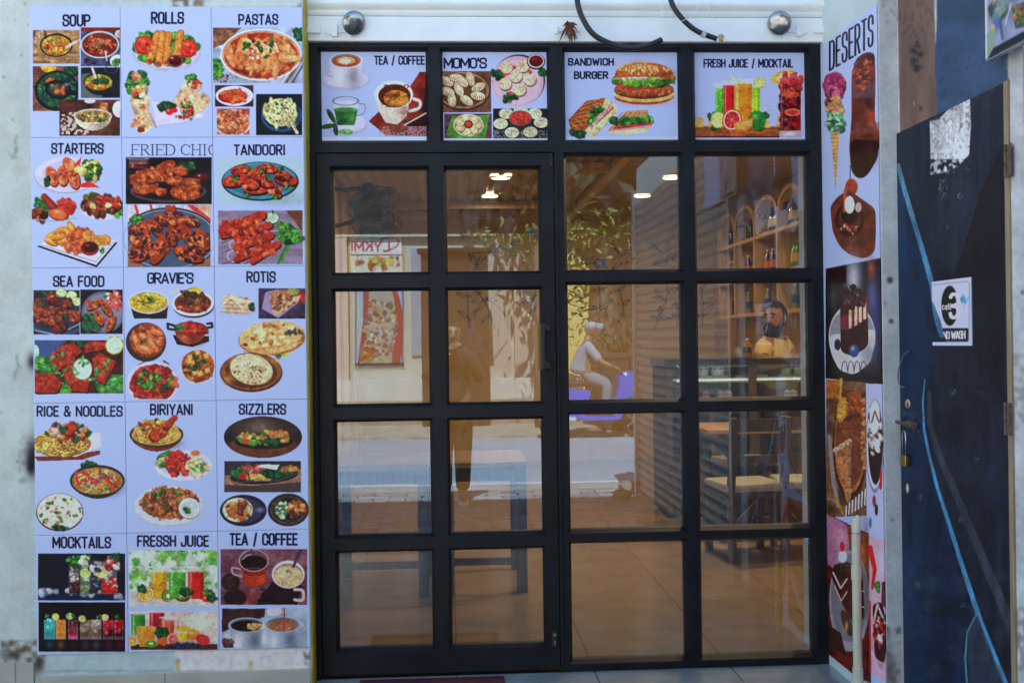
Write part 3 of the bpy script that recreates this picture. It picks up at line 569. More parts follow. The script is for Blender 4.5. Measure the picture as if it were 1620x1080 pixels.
def p_sea(k):
    k.text('SEA FOOD', 84, 165, 436, 454)
    q = (53, 459, 126, 529); bgpic(k, *q, (42, 42, 62), .5, 14, 2); k.ell(92, 500, 52, 32, (60, 80, 120), clip=q); k.ell(92, 498, 48, 28, (45, 60, 95), clip=q); k.line([(55, 522), (90, 530), (126, 512)], 1.3, (170, 185, 215), clip=q); k.bits(72, 463, 16, 4, 16, 2.6, DKG, 5, clip=q)
    for x, y in ((97, 463), (113, 467), (121, 477)): k.citrus(x, y, 9, (120, 160, 80), (185, 220, 170), 7)
    for x, y, r in ((62, 483, 11), (82, 472, 11), (60, 502, 10), (75, 506, 12), (96, 492, 15), (105, 480, 10), (94, 516, 13), (118, 500, 11), (78, 492, 10), (88, 503, 11)):
        k.ell(x+1, y+2, r, r*.8, (35, 20, 26)); k.bits(x, y, r*.85, r*.65, 24, 3, ((135, 60, 46), (100, 42, 38), (165, 85, 60), (80, 36, 40)), int(x+y), 1.4, None, .5, .35)
    k.leaf(104, 500, 5, 3, 7, DKG); k.leaf(68, 481, 4, 3, 6, DKG)
    q = (127, 458, 194, 528); bgpic(k, *q, (30, 26, 34), .5, 9, 2); k.ell(163, 494, 34, 33, (96, 108, 142), clip=q); k.ell(163, 494, 30, 29, (120, 132, 168), clip=q)
    k.bits(178, 473, 13, 12, 55, 2.3, ((205, 60, 52), (225, 215, 225), (190, 90, 110), (220, 110, 95), (60, 120, 70)), 4, clip=q); k.bits(143, 510, 13, 16, 44, 2.4, ((35, 90, 62), (50, 115, 75), (25, 65, 50)), 7, 2.4, 40, .6, .2, clip=q)
    for x, y, a in ((149, 481, -35), (156, 502, 65), (168, 488, 55), (175, 512, -65)): k.ell(x+1, y+2, 15, 6.5, (50, 30, 30), a); k.ell(x, y, 14, 5.6, (165, 85, 52), a); k.ell(x+.5, y, 9, 2, (90, 45, 35), a); k.bits(x, y, 6, 5, 10, 1.8, ((190, 110, 70), (140, 66, 45)), int(x), 1.6, a, .7, .3)
    for x, y in ((139, 477), (167, 505), (186, 491), (186, 483)): k.ell(x, y, 3.4, 3, (210, 66, 52))
    q = (55, 538, 195, 622); bgpic(k, *q, (70, 38, 38), .4, 10, 2); k.poly([(55, 538), (104, 538), (66, 580), (55, 590)], (66, 88, 150)); k.ell(55, 556, 7, 11, (165, 210, 200), clip=q); k.bits(75, 576, 17, 12, 50, 4, GRN, 3, clip=q); k.bits(118, 543, 18, 5, 26, 3.4, DKG, 5, clip=q); k.bits(178, 607, 24, 14, 70, 4.2, ((70, 150, 75), (95, 170, 90), (50, 120, 65)), 6, clip=q); k.bits(108, 612, 12, 9, 30, 3.6, GRN, 7, clip=q)
    def fil(pts, s):
        k.poly([(x+1, y+2.5) for x, y in pts], (45, 20, 22)); k.poly(pts, (158, 52, 38)); xs = [p[0] for p in pts]; ys = [p[1] for p in pts]; k.bits(sum(xs)/len(xs), sum(ys)/len(ys), (max(xs)-min(xs))*.33, (max(ys)-min(ys))*.3, 70, 2.2, ((165, 58, 42), (140, 44, 34), (180, 76, 55)), s, 1.3, None, .75, .2, clip=q)
    fil([(77, 566), (88, 552), (116, 541), (130, 556), (112, 570), (90, 588)], 2); fil([(132, 545), (148, 540), (170, 541), (166, 552), (136, 558)], 3); fil([(146, 568), (158, 558), (184, 572), (175, 590), (166, 608), (150, 600)], 4); fil([(55, 590), (82, 590), (98, 605), (90, 621), (55, 621)], 5); fil([(97, 586), (118, 570), (142, 600), (138, 620), (112, 618)], 6)
    k.citrus(130.5, 583.5, 15, (185, 200, 205), (175, 215, 215), 17); k.citrus(181, 546, 14, (185, 190, 90), (175, 220, 215), 14.5)
    k.bits(120, 580, 55, 30, 30, 2, ((60, 150, 80), (85, 180, 105)), 12, 1.8, None, .6, .3, clip=q)
def p_gravies(k):
    k.text("GRAVIE'S", 233, 306, 431, 449, gap=.14)
    k.poly([(206, 483), (266, 483), (264, 504), (212, 504)], (40, 36, 44)); k.bowl(235, 478, 32, 18, 12, (205, 215, 238), (190, 175, 60), (165, 180, 215)); k.bits(235, 476, 27, 13, 90, 1.7, ((205, 190, 80), (180, 160, 50), (215, 205, 110)), 3); k.line([(218, 476), (232, 480), (252, 473)], 2.2, (140, 40, 30), t2=1); k.leaf(238, 474, 5, 5, 9); k.leaf(226, 479, 3.5, 6, 6)
    k.ell(306, 483, 33, 20, (50, 48, 60)); k.ell(305, 480, 33.5, 20, (200, 212, 236)); k.ell(305, 479, 29, 16.5, (125, 55, 38)); k.bits(305, 480, 26, 13, 60, 2.2, ((140, 66, 44), (110, 45, 32), (165, 90, 55)), 4); k.bits(304, 470, 17, 9, 36, 3.6, ((110, 70, 45), (85, 52, 36), (130, 88, 55)), 5); k.ell(308, 460, 10, 6, (205, 185, 50)); k.line([(287, 461), (306, 470)], 5, (105, 60, 40)); k.bits(304, 466, 12, 4, 20, 2, ((35, 30, 32), (60, 48, 40)), 8); k.line([(270, 463), (282, 459)], 2, (205, 215, 130))
    k.ell(231, 541, 32, 31, (50, 52, 60)); k.ell(233, 538, 28, 27, (140, 66, 44))
    k.bits(232, 538, 25, 24, 70, 2.6, ((165, 85, 55), (130, 58, 40), (180, 100, 65)), 6)
    for x, y, r, a in ((215, 537, 13, 75), (228, 533, 12, 30), (241, 543, 17, 65), (229, 552, 16, 15), (248, 525, 11, 20), (250, 541, 9, 30)): k.ell(x+.6, y+1.2, r, r*.55, (120, 55, 36), a); k.ell(x, y, r*.92, r*.48, (192, 112, 70), a); k.ell(x-1, y-1.5, r*.5, r*.2, (222, 160, 115), a)
    k.leaf(229, 538, 4, 4, 6)
    k.poly([(273, 530), (331, 532), (331, 540), (304, 549), (280, 545)], (38, 30, 34)); k.line([(278, 522), (266, 520), (265, 512), (276, 515)], 4, (45, 45, 55)); k.line([(326, 519), (336, 517), (335, 511), (328, 512)], 4, (45, 45, 55)); k.bowl(301, 519, 26, 10, 22, (60, 45, 46), (110, 30, 26), (150, 72, 48)); k.bits(302, 519, 21, 7.5, 34, 3.6, ((175, 45, 40), (200, 70, 55), (140, 32, 32)), 7); k.bits(285, 517, 7, 4, 10, 2.2, GRN, 8); k.line([(278, 523), (326, 523)], 1.4, (190, 140, 110), .6)
    k.ell(312, 580, 28.5, 28, (180, 192, 226)); k.ell(313, 579, 26, 25.5, (165, 88, 48)); k.bits(312, 580, 23, 23, 70, 2.8, ((190, 110, 55), (150, 70, 40), (205, 140, 70), (60, 70, 40)), 9)
    for x, y in ((300, 564), (312, 556), (326, 562), (304, 573), (328, 585), (316, 590), (308, 588), (299, 571)): k.poly([(x-4, y-2), (x+3, y-4), (x+5, y+3), (x-2, y+5)], (218, 172, 105)); k.poly([(x-2, y+5), (x+5, y+3), (x+5, y+5), (x-2, y+7)], (150, 90, 50))
    k.leaf(307, 581, 5, 4, 9, DKG); k.leaf(320, 572, 4, 5, 7, DKG)
    k.line([(219, 577), (231, 571)], 1.5, (70, 25, 30)); k.line([(259, 571), (268, 576)], 3, (90, 40, 40), t2=1); k.ell(241, 606, 41, 34, (192, 202, 240)); k.ell(242, 607, 36, 30, (150, 48, 38)); k.bits(242, 607, 33, 27, 95, 3.8, ((185, 62, 46), (150, 42, 38), (210, 90, 60), (125, 36, 36)), 11); k.bits(243, 604, 30, 22, 36, 2.2, GRN, 12, 1.7)
    k.rect(196, 631, 343, 640, (165, 191, 252))
def p_rotis(k):
    k.text('ROTIS', 390, 436, 429, 447)
    k.ell(376, 494, 30, 5, (170, 182, 220)); 
    for y, x0, x1 in ((490, 348, 395), (484, 352, 398), (477, 350, 400), (472, 355, 378)): k.poly([(x0, y-4), ((x0+x1)/2, y-8), (x1, y-2), (x1-3, y+6), (x0+12, y+5)], (200, 178, 160)); k.line([(x0, y+3), (x1-2, y+6)], 1, (140, 115, 105))
    k.poly([(352, 469), (360, 466), (400, 476), (398, 484), (352, 480)], (226, 208, 190)); k.bits(374, 478, 24, 8, 26, 1.6, ((200, 165, 135), (170, 120, 95), (238, 226, 212)), 4, 1.8, 10, 1, 0); k.leaf(397, 485, 6, 4, 11, DKG)
    q = (409, 456, 483, 504); bgpic(k, *q, (62, 50, 80), .6, 9, 4); k.poly([(414, 488), (420, 462), (440, 458), (470, 480), (440, 503)], (150, 140, 190)); k.ell(475, 470, 10, 8, (160, 50, 45), clip=q); k.ell(464, 461, 10, 6, (120, 150, 80), clip=q); k.poly([(426, 464), (445, 458), (464, 460), (458, 470), (430, 490)], (175, 130, 100)); k.poly([(430, 492), (452, 472), (476, 467), (470, 480), (436, 500)], (200, 165, 140)); k.bits(448, 478, 20, 14, 60, 1.6, ((140, 90, 65), (215, 185, 155), (110, 70, 55)), 6, 1.6, -30, 1, .2, clip=q)
    k.poly([(430, 556), (480, 520), (479, 530), (440, 569)], (70, 85, 75)); k.ell(430, 536, 53, 26, (150, 100, 60), -4); k.ell(429, 532, 51, 24, (222, 188, 135), -8); k.poly([(384, 553), (478, 540), (462, 552), (425, 562)], (212, 172, 120)); k.line([(386, 556), (440, 548), (478, 538)], 1.2, (165, 115, 70)); k.bits(430, 530, 44, 18, 40, 3, ((232, 205, 160), (205, 160, 105), (240, 220, 180)), 5, 1.8, -10, 1, .25); k.bits(432, 528, 44, 18, 12, 2.8, ((160, 85, 50), (185, 110, 65)), 6, 1.4, None, 1, 0); k.ell(388, 545, 4, 3, (120, 60, 40)); k.poly([(406, 526), (414, 520), (422, 525), (420, 533), (409, 534)], (238, 222, 170)); k.bits(462, 524, 15, 5, 16, 2, ((60, 80, 80), (90, 70, 60)), 7); k.poly([(444, 561), (460, 556), (452, 566)], (170, 190, 60))
    k.ell(397.5, 589, 49.5, 31, (70, 42, 30)); k.ell(397.5, 587, 48, 29.5, (130, 85, 48)); k.ell(397, 589, 41, 25, (92, 54, 34)); k.soft(362, 600, 9, 10, (190, 150, 85), .7); k.soft(435, 570, 8, 6, (190, 150, 85), .6); k.ell(399, 585, 34, 24, (120, 90, 65), 12); k.ell(397.5, 584, 34, 24, (205, 192, 165), 12); k.soft(388, 574, 18, 11, (232, 226, 210), .8); k.bits(398, 588, 28, 18, 40, 1, ((130, 100, 75), (90, 65, 50)), 8, 1.3, None, 1, 0); k.tex(362, 558, 434, 610, .12, 6, 4)
def p_rice(k):
    k.text('RICE & NOODLES', 58, 194, 641.5, 659)
    k.poly([(54, 722), (100, 720), (158, 712), (159, 718), (130, 727), (60, 729)], (120, 55, 50)); k.poly([(53, 716), (120, 722), (160, 706), (158, 683), (120, 690)], (208, 210, 235)); k.ell(98, 702, 46, 20, (150, 105, 60)); k.noodles(97, 700, 46, 22, 90, 2.2, NOOD, 3); k.noodles(75, 706, 22, 14, 24, 3, NOOD, 4); k.bits(105, 684, 34, 14, 40, 2.8, ((205, 50, 45), (40, 90, 55), (190, 180, 190), (215, 130, 60), (110, 55, 45)), 5, 2); k.bits(112, 678, 16, 6, 10, 3.4, ((35, 85, 55), (205, 60, 45)), 6, 2)
    k.bits(142, 737, 12, 6, 30, 2.6, DKG, 7); k.bowl(154, 760, 43.5, 25, 20, (52, 46, 58), (150, 120, 70), (60, 50, 58), 2); k.noodles(154, 761, 36, 20, 85, 1.8, ((225, 205, 140), (205, 178, 110), (235, 220, 165)), 8); k.bits(154, 758, 34, 19, 28, 2.6, ((205, 60, 50), (60, 130, 70), (150, 90, 130), (225, 140, 60)), 9, 2); k.line([(120, 746), (124, 768)], 4, (200, 60, 60))
    k.ell(94.5, 810, 37.5, 30, (82, 40, 52)); k.ell(94.5, 809, 36, 28.5, (205, 210, 225)); k.bits(94.5, 809, 34, 27, 260, 1.2, RICE, 10, 2, None, .8, .2); k.bits(95, 809, 32, 25, 30, 1.8, ((60, 130, 70), (200, 150, 90), (190, 120, 110), (45, 100, 60)), 11); k.bits(94, 834, 14, 3, 14, 2, DKG, 12)
def p_biriyani(k):
    k.text('BIRIYANI', 237.5, 305, 638.5, 656.5)
    k.bowl(247.5, 687, 42.5, 20, 20, (58, 52, 62), (190, 160, 90), (118, 58, 50), 2); k.ell(247.5, 682, 36, 19, (200, 170, 95)); k.noodles(247, 683, 35, 18, 90, 1.5, ((225, 200, 120), (205, 165, 80), (235, 220, 160), (200, 120, 60)), 3); k.bits(240, 675, 22, 11, 26, 3, ((165, 70, 45), (205, 185, 80), (80, 60, 45)), 4); k.line([(245, 690), (262, 676), (277, 660)], 20, (110, 40, 30), t2=8); k.line([(246, 688), (261, 675), (276, 659)], 17, (178, 74, 45), t2=6); k.bits(254, 680, 9, 9, 16, 2.4, ((200, 100, 62), (150, 56, 38)), 5); k.ell(276, 661, 5.5, 5, (165, 60, 42))
    k.ell(290, 736, 45, 24, (202, 210, 242)); k.ell(290, 734, 40, 20, (190, 200, 236)); k.bits(262, 727, 12, 9, 12, 4, ((120, 165, 80), (205, 215, 170), (60, 120, 60)), 6, 2.2, -30); k.bits(281, 733, 20, 18, 75, 3.4, ((165, 48, 44), (190, 72, 55), (140, 38, 40)), 7); k.bits(312, 738, 18, 15, 110, 1.4, ((228, 225, 190), (210, 205, 165)), 8, 2); k.bits(313, 736, 15, 11, 10, 2, ((70, 140, 70), (215, 140, 80)), 9); k.ell(309, 717, 8.5, 5.5, (205, 190, 200)); k.ell(309, 716, 7, 4, (220, 125, 75))
    k.ell(267, 800, 56, 33, (170, 190, 215)); k.ell(267, 799, 54.5, 31, (186, 205, 228)); k.ell(267, 796, 44, 24, (140, 80, 52)); k.bits(268, 795, 46, 26, 330, 1.5, ((180, 112, 72), (150, 82, 52), (200, 135, 92), (115, 58, 40)), 10, 2, None, .65, .2); k.bits(268, 792, 40, 20, 24, 2.2, ((50, 100, 55), (90, 45, 38), (70, 130, 70)), 11); k.ell(299.5, 804, 17, 17, (140, 150, 170)); k.ell(299.5, 803, 16.5, 16, (205, 215, 232)); k.ell(300, 804, 13.5, 13, (180, 200, 215)); k.leaf(295, 806, 5.5, 5, 9)
def p_sizzlers(k):
    k.text('SIZZLERS', 378, 452.5, 638, 656)
    def oval(cx, cy, rx, ry, f):
        keep = k.c.copy(); f(); m = (((k.X-cx)/rx)**2+((k.Y-cy)/ry)**2 > 1); k.c[m] = keep[m]
    def a():
        q = (353, 658, 479, 725); bgpic(k, *q, (44, 38, 42), .5, 14, 2); k.rect(353, 658, 479, 684, (62, 50, 48), .7); k.soft(410, 676, 26, 14, (150, 140, 130), .6); k.ell(415, 707, 58, 16, (98, 62, 48)); k.ell(417, 699, 46, 11, (30, 30, 36)); k.bits(417, 692, 40, 9, 70, 3, ((205, 165, 80), (190, 110, 70), (70, 130, 60), (215, 185, 110), (40, 80, 50)), 4); k.bits(428, 699, 11, 5, 24, 2.6, DKG, 5); k.bits(403, 700, 12, 3.5, 20, 1.8, ((110, 175, 80), (90, 160, 70)), 6); k.ell(389, 698, 5.5, 4, (205, 60, 50)); k.bits(440, 685, 14, 5, 14, 3, ((215, 165, 100), (190, 125, 70)), 7)
    oval(416, 691, 62, 33, a)
    q = (355, 729, 476, 778); bgpic(k, *q, (52, 52, 62), .4, 14, 3); k.rect(355, 762, 476, 778, (70, 66, 72)); k.poly([(356, 752), (476, 742), (476, 762), (400, 768), (356, 766)], (150, 118, 100)); k.ell(418, 752, 54, 13, (34, 34, 44), -4); k.ell(418, 750, 50, 10, (46, 46, 58), -4); k.bits(380, 748, 11, 6, 26, 2.6, GRN, 3); k.bits(400, 742, 18, 5, 26, 3.2, ((160, 80, 78), (190, 110, 100), (130, 60, 60)), 4); k.bits(410, 755, 20, 5, 70, 1.6, ((215, 190, 110), (200, 170, 85)), 5); k.bits(440, 748, 24, 6, 60, 2.4, DKG, 6); k.poly([(407, 738), (414, 734), (442, 735), (438, 743)], (200, 215, 228)); k.ell(384, 753, 6.5, 5, (185, 50, 62)); k.bits(456, 740, 14, 4, 14, 2.6, ((205, 165, 90), (190, 130, 70)), 7); k.line([(368, 762), (440, 760), (470, 748)], 2, (90, 92, 108), .7)
    k.ell(385, 807, 37, 25, (40, 36, 62)); k.ell(384, 807, 31, 20, (62, 58, 100)); k.soft(412, 806, 8, 4, (170, 175, 220), .6); k.ell(376, 806, 24, 19, (190, 205, 185)); k.bits(377, 806, 19, 15, 46, 2.6, ((205, 165, 100), (190, 110, 60), (120, 60, 62), (215, 200, 160)), 4, 1.8); k.noodles(375, 806, 18, 14, 30, 1.4, ((225, 175, 105), (205, 140, 75)), 5); k.bits(380, 804, 12, 9, 6, 3.4, ((105, 52, 60), (125, 66, 62)), 6); k.line([(366, 817), (384, 818)], 3, (210, 100, 50))
    k.ell(456, 806, 32.5, 26, (54, 48, 52)); k.ring(456, 806, 27, 21, 1.4, (90, 78, 76)); k.tex(424, 780, 488, 832, .3, 4, 5); k.ell(458, 805, 23, 16, (30, 32, 36)); k.bits(447, 806, 10, 12, 34, 2.6, ((170, 205, 180), (200, 220, 205), (60, 110, 80)), 6); k.bits(468, 803, 12, 12, 40, 3, ((170, 105, 62), (205, 165, 95), (110, 55, 42), (190, 70, 50)), 7); k.ell(462, 811, 5, 5, (110, 55, 38)); k.soft(461, 800, 4, 3, (215, 235, 220), .8)
def p_mock(k):
    k.text('MOCKTAILS', 83, 175.5, 848, 867)
    q = (60, 875, 198, 949); bgpic(k, *q, (20, 28, 46), .3, 18, 2); k.rect(60, 938, 198, 949, (22, 40, 80)); k.bits(110, 936, 46, 4, 16, 4.2, ((150, 170, 200), (110, 130, 170), (190, 205, 225)), 3, 1.5, clip=q); k.bits(185, 942, 12, 2, 6, 3, ((170, 185, 215),), 4, clip=q)
    for x0, x1, c, f, s in ((109, 126, (70, 34, 42), .36, 1), (127, 143, (110, 140, 100), .9, 2), (142, 161, (46, 56, 80), .9, 3), (161, 185, (190, 40, 38), .5, 4)):
        y0 = 887; k.rect(x0, y0, x1, 939, (130, 130, 140), .65); yf = 939-(939-y0)*f; k.rect(x0+.5, yf, x1-.5, 938, c); k.bits((x0+x1)/2, 912, (x1-x0)/2-1, 24, 34, 2.4, ((190, 200, 205), (150, 160, 170), tuple(c)), s, 1.3, None, .7, .4, True); k.bits((x0+x1)/2, 928, (x1-x0)/2-1, 8, 14, 2.2, (c,), s+9, 1.3, None, .6, .3, True)
    k.bits(116, 888, 11, 8, 16, 3, GRN, 5); k.bits(136, 885, 12, 5, 16, 2.8, ((60, 130, 60), (225, 230, 220), (90, 160, 80)), 6); k.citrus(135, 906, 9, (110, 165, 60), (175, 205, 110), 8.5); k.citrus(161, 904, 11, (190, 180, 90), (215, 205, 140), 10); k.bits(175, 890, 11, 9, 26, 3, ((150, 40, 55), (190, 70, 85), (210, 190, 200)), 7); k.bits(182, 880, 9, 7, 14, 2, DKG, 8); k.bits(150, 895, 9, 7, 12, 3, ((36, 42, 70), (60, 66, 100), (200, 205, 215)), 9)
    q = (61, 952, 198, 1030); bgpic(k, *q, (22, 20, 30), .3, 18, 3); k.rect(61, 1010, 198, 1030, (24, 24, 40), .7)
    for i, (x0, x1, c, c2) in enumerate(((70, 87, (40, 150, 165), (60, 175, 185)), (88, 104, (225, 120, 45), (235, 150, 70)), (108, 123, (215, 40, 100), (90, 40, 45)), (127, 143, (95, 75, 66), (130, 110, 95)), (144, 160, (120, 85, 62), (150, 140, 140)), (163, 179, (45, 18, 28), (190, 30, 60)), (181, 195, (40, 14, 20), (165, 22, 34)))):
        k.rect(x0, 980, x1, 1010, c); k.rect(x0, 980, x1, 995, c2, .9); k.bits((x0+x1)/2, 990, 6, 11, 14, 2, (c2, tuple(min(255, v+40) for v in c2)), i+3, 1.3, None, .7, .35, True); k.rect(x0, 980, x0+1.5, 1011, (170, 180, 200), .35); k.rect(x1-1.5, 980, x1, 1011, (170, 180, 200), .3); k.rect(x0, 1006, x1, 1011, (150, 150, 175), .45); k.soft((x0+x1)/2, 1019, 6, 7, c2, .4)
    for x, y, c in ((88, 975, (205, 180, 70)), (110, 974, (90, 140, 60)), (130, 978, (150, 160, 60)), (166, 976, (200, 150, 90))): k.citrus(x, y, 6, c, tuple(min(255, v+30) for v in c), 5.5)
    for x in (75, 118, 156, 186): k.leaf(x, 974, 4, x, 6)
def p_juice(k):
    k.text('FRESSH JUICE', 217, 330.5, 846, 864.5)
    q = (204, 870, 344, 958); bgpic(k, *q, (190, 210, 215), .15, 16, 2); k.stain(204, 870, 344, 935, 16, .5, (110, 175, 80), 6, .9, .2); k.stain(204, 870, 344, 930, 12, .58, (70, 150, 60), 9, .8, .15); k.rect(204, 934, 344, 958, (190, 195, 205)); k.tex(204, 934, 344, 958, .1, 6, 3)
    for x0, x1, c, f in ((239, 264, (230, 165, 40), .84), (267, 294, (80, 165, 70), .84), (297, 323, (205, 45, 42), .84)): k.glassful(x0, x1, 896, 948, c, f); k.bits((x0+x1)/2, 925, 9, 18, 10, 2.4, (c,), x0, 1.3, None, .85, .2)
    for x, y, X, Y in ((240, 890, 246, 905), (285, 902, 296, 886), (318, 900, 323, 884)): k.line([(x, y), (X, Y)], 2.4, (165, 200, 220))
    k.citrus(231, 940, 14.5, (225, 130, 35), (240, 170, 70), 11.5, -20); k.bits(222, 930, 12, 3, 10, 2.4, DKG, 4, 2); k.ell(265, 942, 9.5, 9.5, (95, 75, 45)); k.ell(266, 942, 8.5, 8.5, (105, 165, 55)); k.ell(266, 942, 3.2, 4, (225, 235, 190)); k.ring(266, 942, 4.6, 5, 1, (40, 60, 35)); k.ell(289, 945, 11, 6.5, (90, 70, 45)); k.ell(288, 942, 10, 5, (110, 170, 60)); k.ell(288, 942, 4, 1.8, (225, 235, 190)); k.bits(293, 934, 10, 6, 20, 2.4, DKG, 7); k.ell(328, 945, 8.5, 6.5, (210, 45, 45), -20); k.bits(328, 945, 6, 4, 8, .8, ((240, 200, 120),), 8, 1, None, 1, 0); k.bits(329, 937, 6, 4, 12, 2.2, GRN, 9); k.bits(335, 944, 6, 5, 10, 2.2, DKG, 10)
    q = (207, 967, 344, 1027); bgpic(k, *q, (200, 185, 190), .12, 20, 3); k.soft(320, 985, 24, 14, (240, 225, 215), .8); k.rect(207, 1018, 344, 1027, (70, 52, 48)); k.soft(300, 1020, 40, 8, (80, 60, 55), .5)
    k.glassful(207, 230, 968, 1005, (60, 140, 60), .9); k.glassful(236, 260, 967, 993, (165, 35, 60), .95); k.glassful(255, 276, 976, 1008, (215, 100, 75), .85); k.poly([(215, 992), (247, 992), (242, 1022), (221, 1022)], (232, 140, 50)); k.soft(224, 1005, 4, 12, (245, 185, 100), .6); k.ell(231, 992, 16, 2.5, (240, 165, 80)); k.citrus(210, 1013, 9, (225, 130, 40), (238, 150, 70), 8); k.bits(255, 1000, 9, 8, 34, 2.6, DKG, 5); k.ell(239, 1018, 11, 5.5, (80, 130, 45)); k.ell(239, 1017, 9.5, 4.2, (120, 175, 60)); k.ell(239, 1017, 4.5, 1.8, (220, 230, 185)); k.ring(239, 1017, 6, 2.6, .8, (40, 60, 35)); k.ell(290, 994, 12, 5, (225, 170, 60), 8); k.citrus(274, 1010, 11, (215, 110, 60), (215, 80, 85), 10, -40); k.ell(290, 1007, 8.5, 6.5, (230, 185, 60)); k.ell(306, 1003, 11, 8.5, (232, 130, 55)); k.soft(303, 1000, 4, 3, (245, 190, 130), .7); k.ell(321, 1011, 11.5, 8, (205, 50, 56), 20); k.soft(320, 1008, 5, 3, (235, 120, 120), .7); k.bits(258, 1013, 8, 3, 8, 2.8, ((215, 90, 50),), 6); k.bits(290, 1020, 26, 4, 60, 1.7, ((36, 40, 76), (52, 58, 100)), 7, 1.1)
def p_tea(k):
    k.text('TEA / COFFEE', 363, 471, 842.5, 862.5)
    q = (349, 868, 486, 956); bgpic(k, *q, (105, 70, 88), .35, 12, 2, .5, 1.2); k.soft(440, 890, 40, 20, (150, 110, 130), .5); k.soft(390, 945, 24, 10, (170, 60, 40), .6); k.poly([(430, 920), (478, 925), (470, 956), (405, 956)], (42, 22, 34)); k.stain(405, 930, 440, 956, 5, .5, (38, 20, 28), 5); k.ell(372, 945, 18, 14, (44, 26, 36), clip=q)
    k.ell(365, 920, 15, 14.5, (58, 44, 46)); k.ell(365, 920, 12.5, 12, (34, 24, 24)); k.bits(365, 920, 10, 10, 60, 1.2, ((70, 48, 40), (44, 30, 28)), 4, 2)
    k.line(rnd([(382, 900), (366, 896), (368, 908), (386, 912)], 5), 3, (165, 150, 175)); k.poly([(379, 890), (424, 890), (420, 921), (400, 928), (386, 922)], (140, 40, 30)); k.ell(402, 918, 18, 9, (170, 56, 36)); k.soft(415, 915, 6, 6, (225, 90, 50), .8); k.ell(401.5, 887, 23, 17, (110, 80, 95)); k.ell(401.5, 890, 20.5, 12, (36, 18, 22)); k.ring(401.5, 886, 23, 17, 1.2, (180, 165, 190)); k.ring(402, 905, 20, 7, 1, (165, 120, 130), op=.7); k.line([(384, 884), (391, 878), (399, 876)], 1, (225, 220, 235)); k.line([(398, 868), (399, 876)], 2, (60, 40, 50))
    k.line(rnd([(466, 932), (480, 932), (480, 950), (466, 948)], 6), 4.5, (190, 185, 205)); k.ell(456, 908, 26, 22, (206, 204, 224)); k.ell(456, 909, 23, 18.5, (150, 130, 130)); k.ell(456, 911, 22, 16, (205, 180, 145)); k.soft(452, 906, 12, 7, (225, 205, 175), .7); k.bits(456, 905, 5, 3, 5, 1, ((60, 40, 30),), 5, 1, None, 1, 0); k.line([(464, 896), (476, 868)], 4, (70, 62, 82), t2=5.5, clip=q)
    q = (351, 961, 486, 1024); bgpic(k, *q, (150, 170, 200), .2, 20, 4); k.poly([(351, 962), (420, 962), (418, 975), (372, 990), (351, 1000)], (62, 40, 42)); k.tex(351, 962, 420, 1000, .4, 10, 6); k.ell(434, 966, 12, 8, (190, 200, 225), clip=q); k.ell(372, 1010, 20, 14, (180, 195, 225), clip=q); k.bits(359, 1017, 8, 6, 22, 2.6, ((70, 48, 50), (95, 66, 62)), 5, clip=q)
    k.line(rnd([(474, 980), (483, 980), (482, 992), (474, 996)], 5), 1.6, (130, 145, 175)); k.cup(361, 420, 976, 1022, (40, 26, 26), (150, 170, 205), 12); k.bits(404, 990, 14, 5, 34, 1.6, ((205, 165, 110), (160, 115, 75), (225, 205, 170)), 7, clip=(362, 970, 421, 998)); k.cup(418, 476, 974, 1022, (150, 105, 82), (150, 172, 210), 13); k.ring(448, 992, 10, 4, 1, (185, 140, 110)); k.soft(418, 1008, 6, 14, (205, 222, 245), .8); k.line([(450, 961), (449, 990)], 2, (140, 66, 52)); k.ell(449, 992, 6, 2.5, (185, 105, 80))
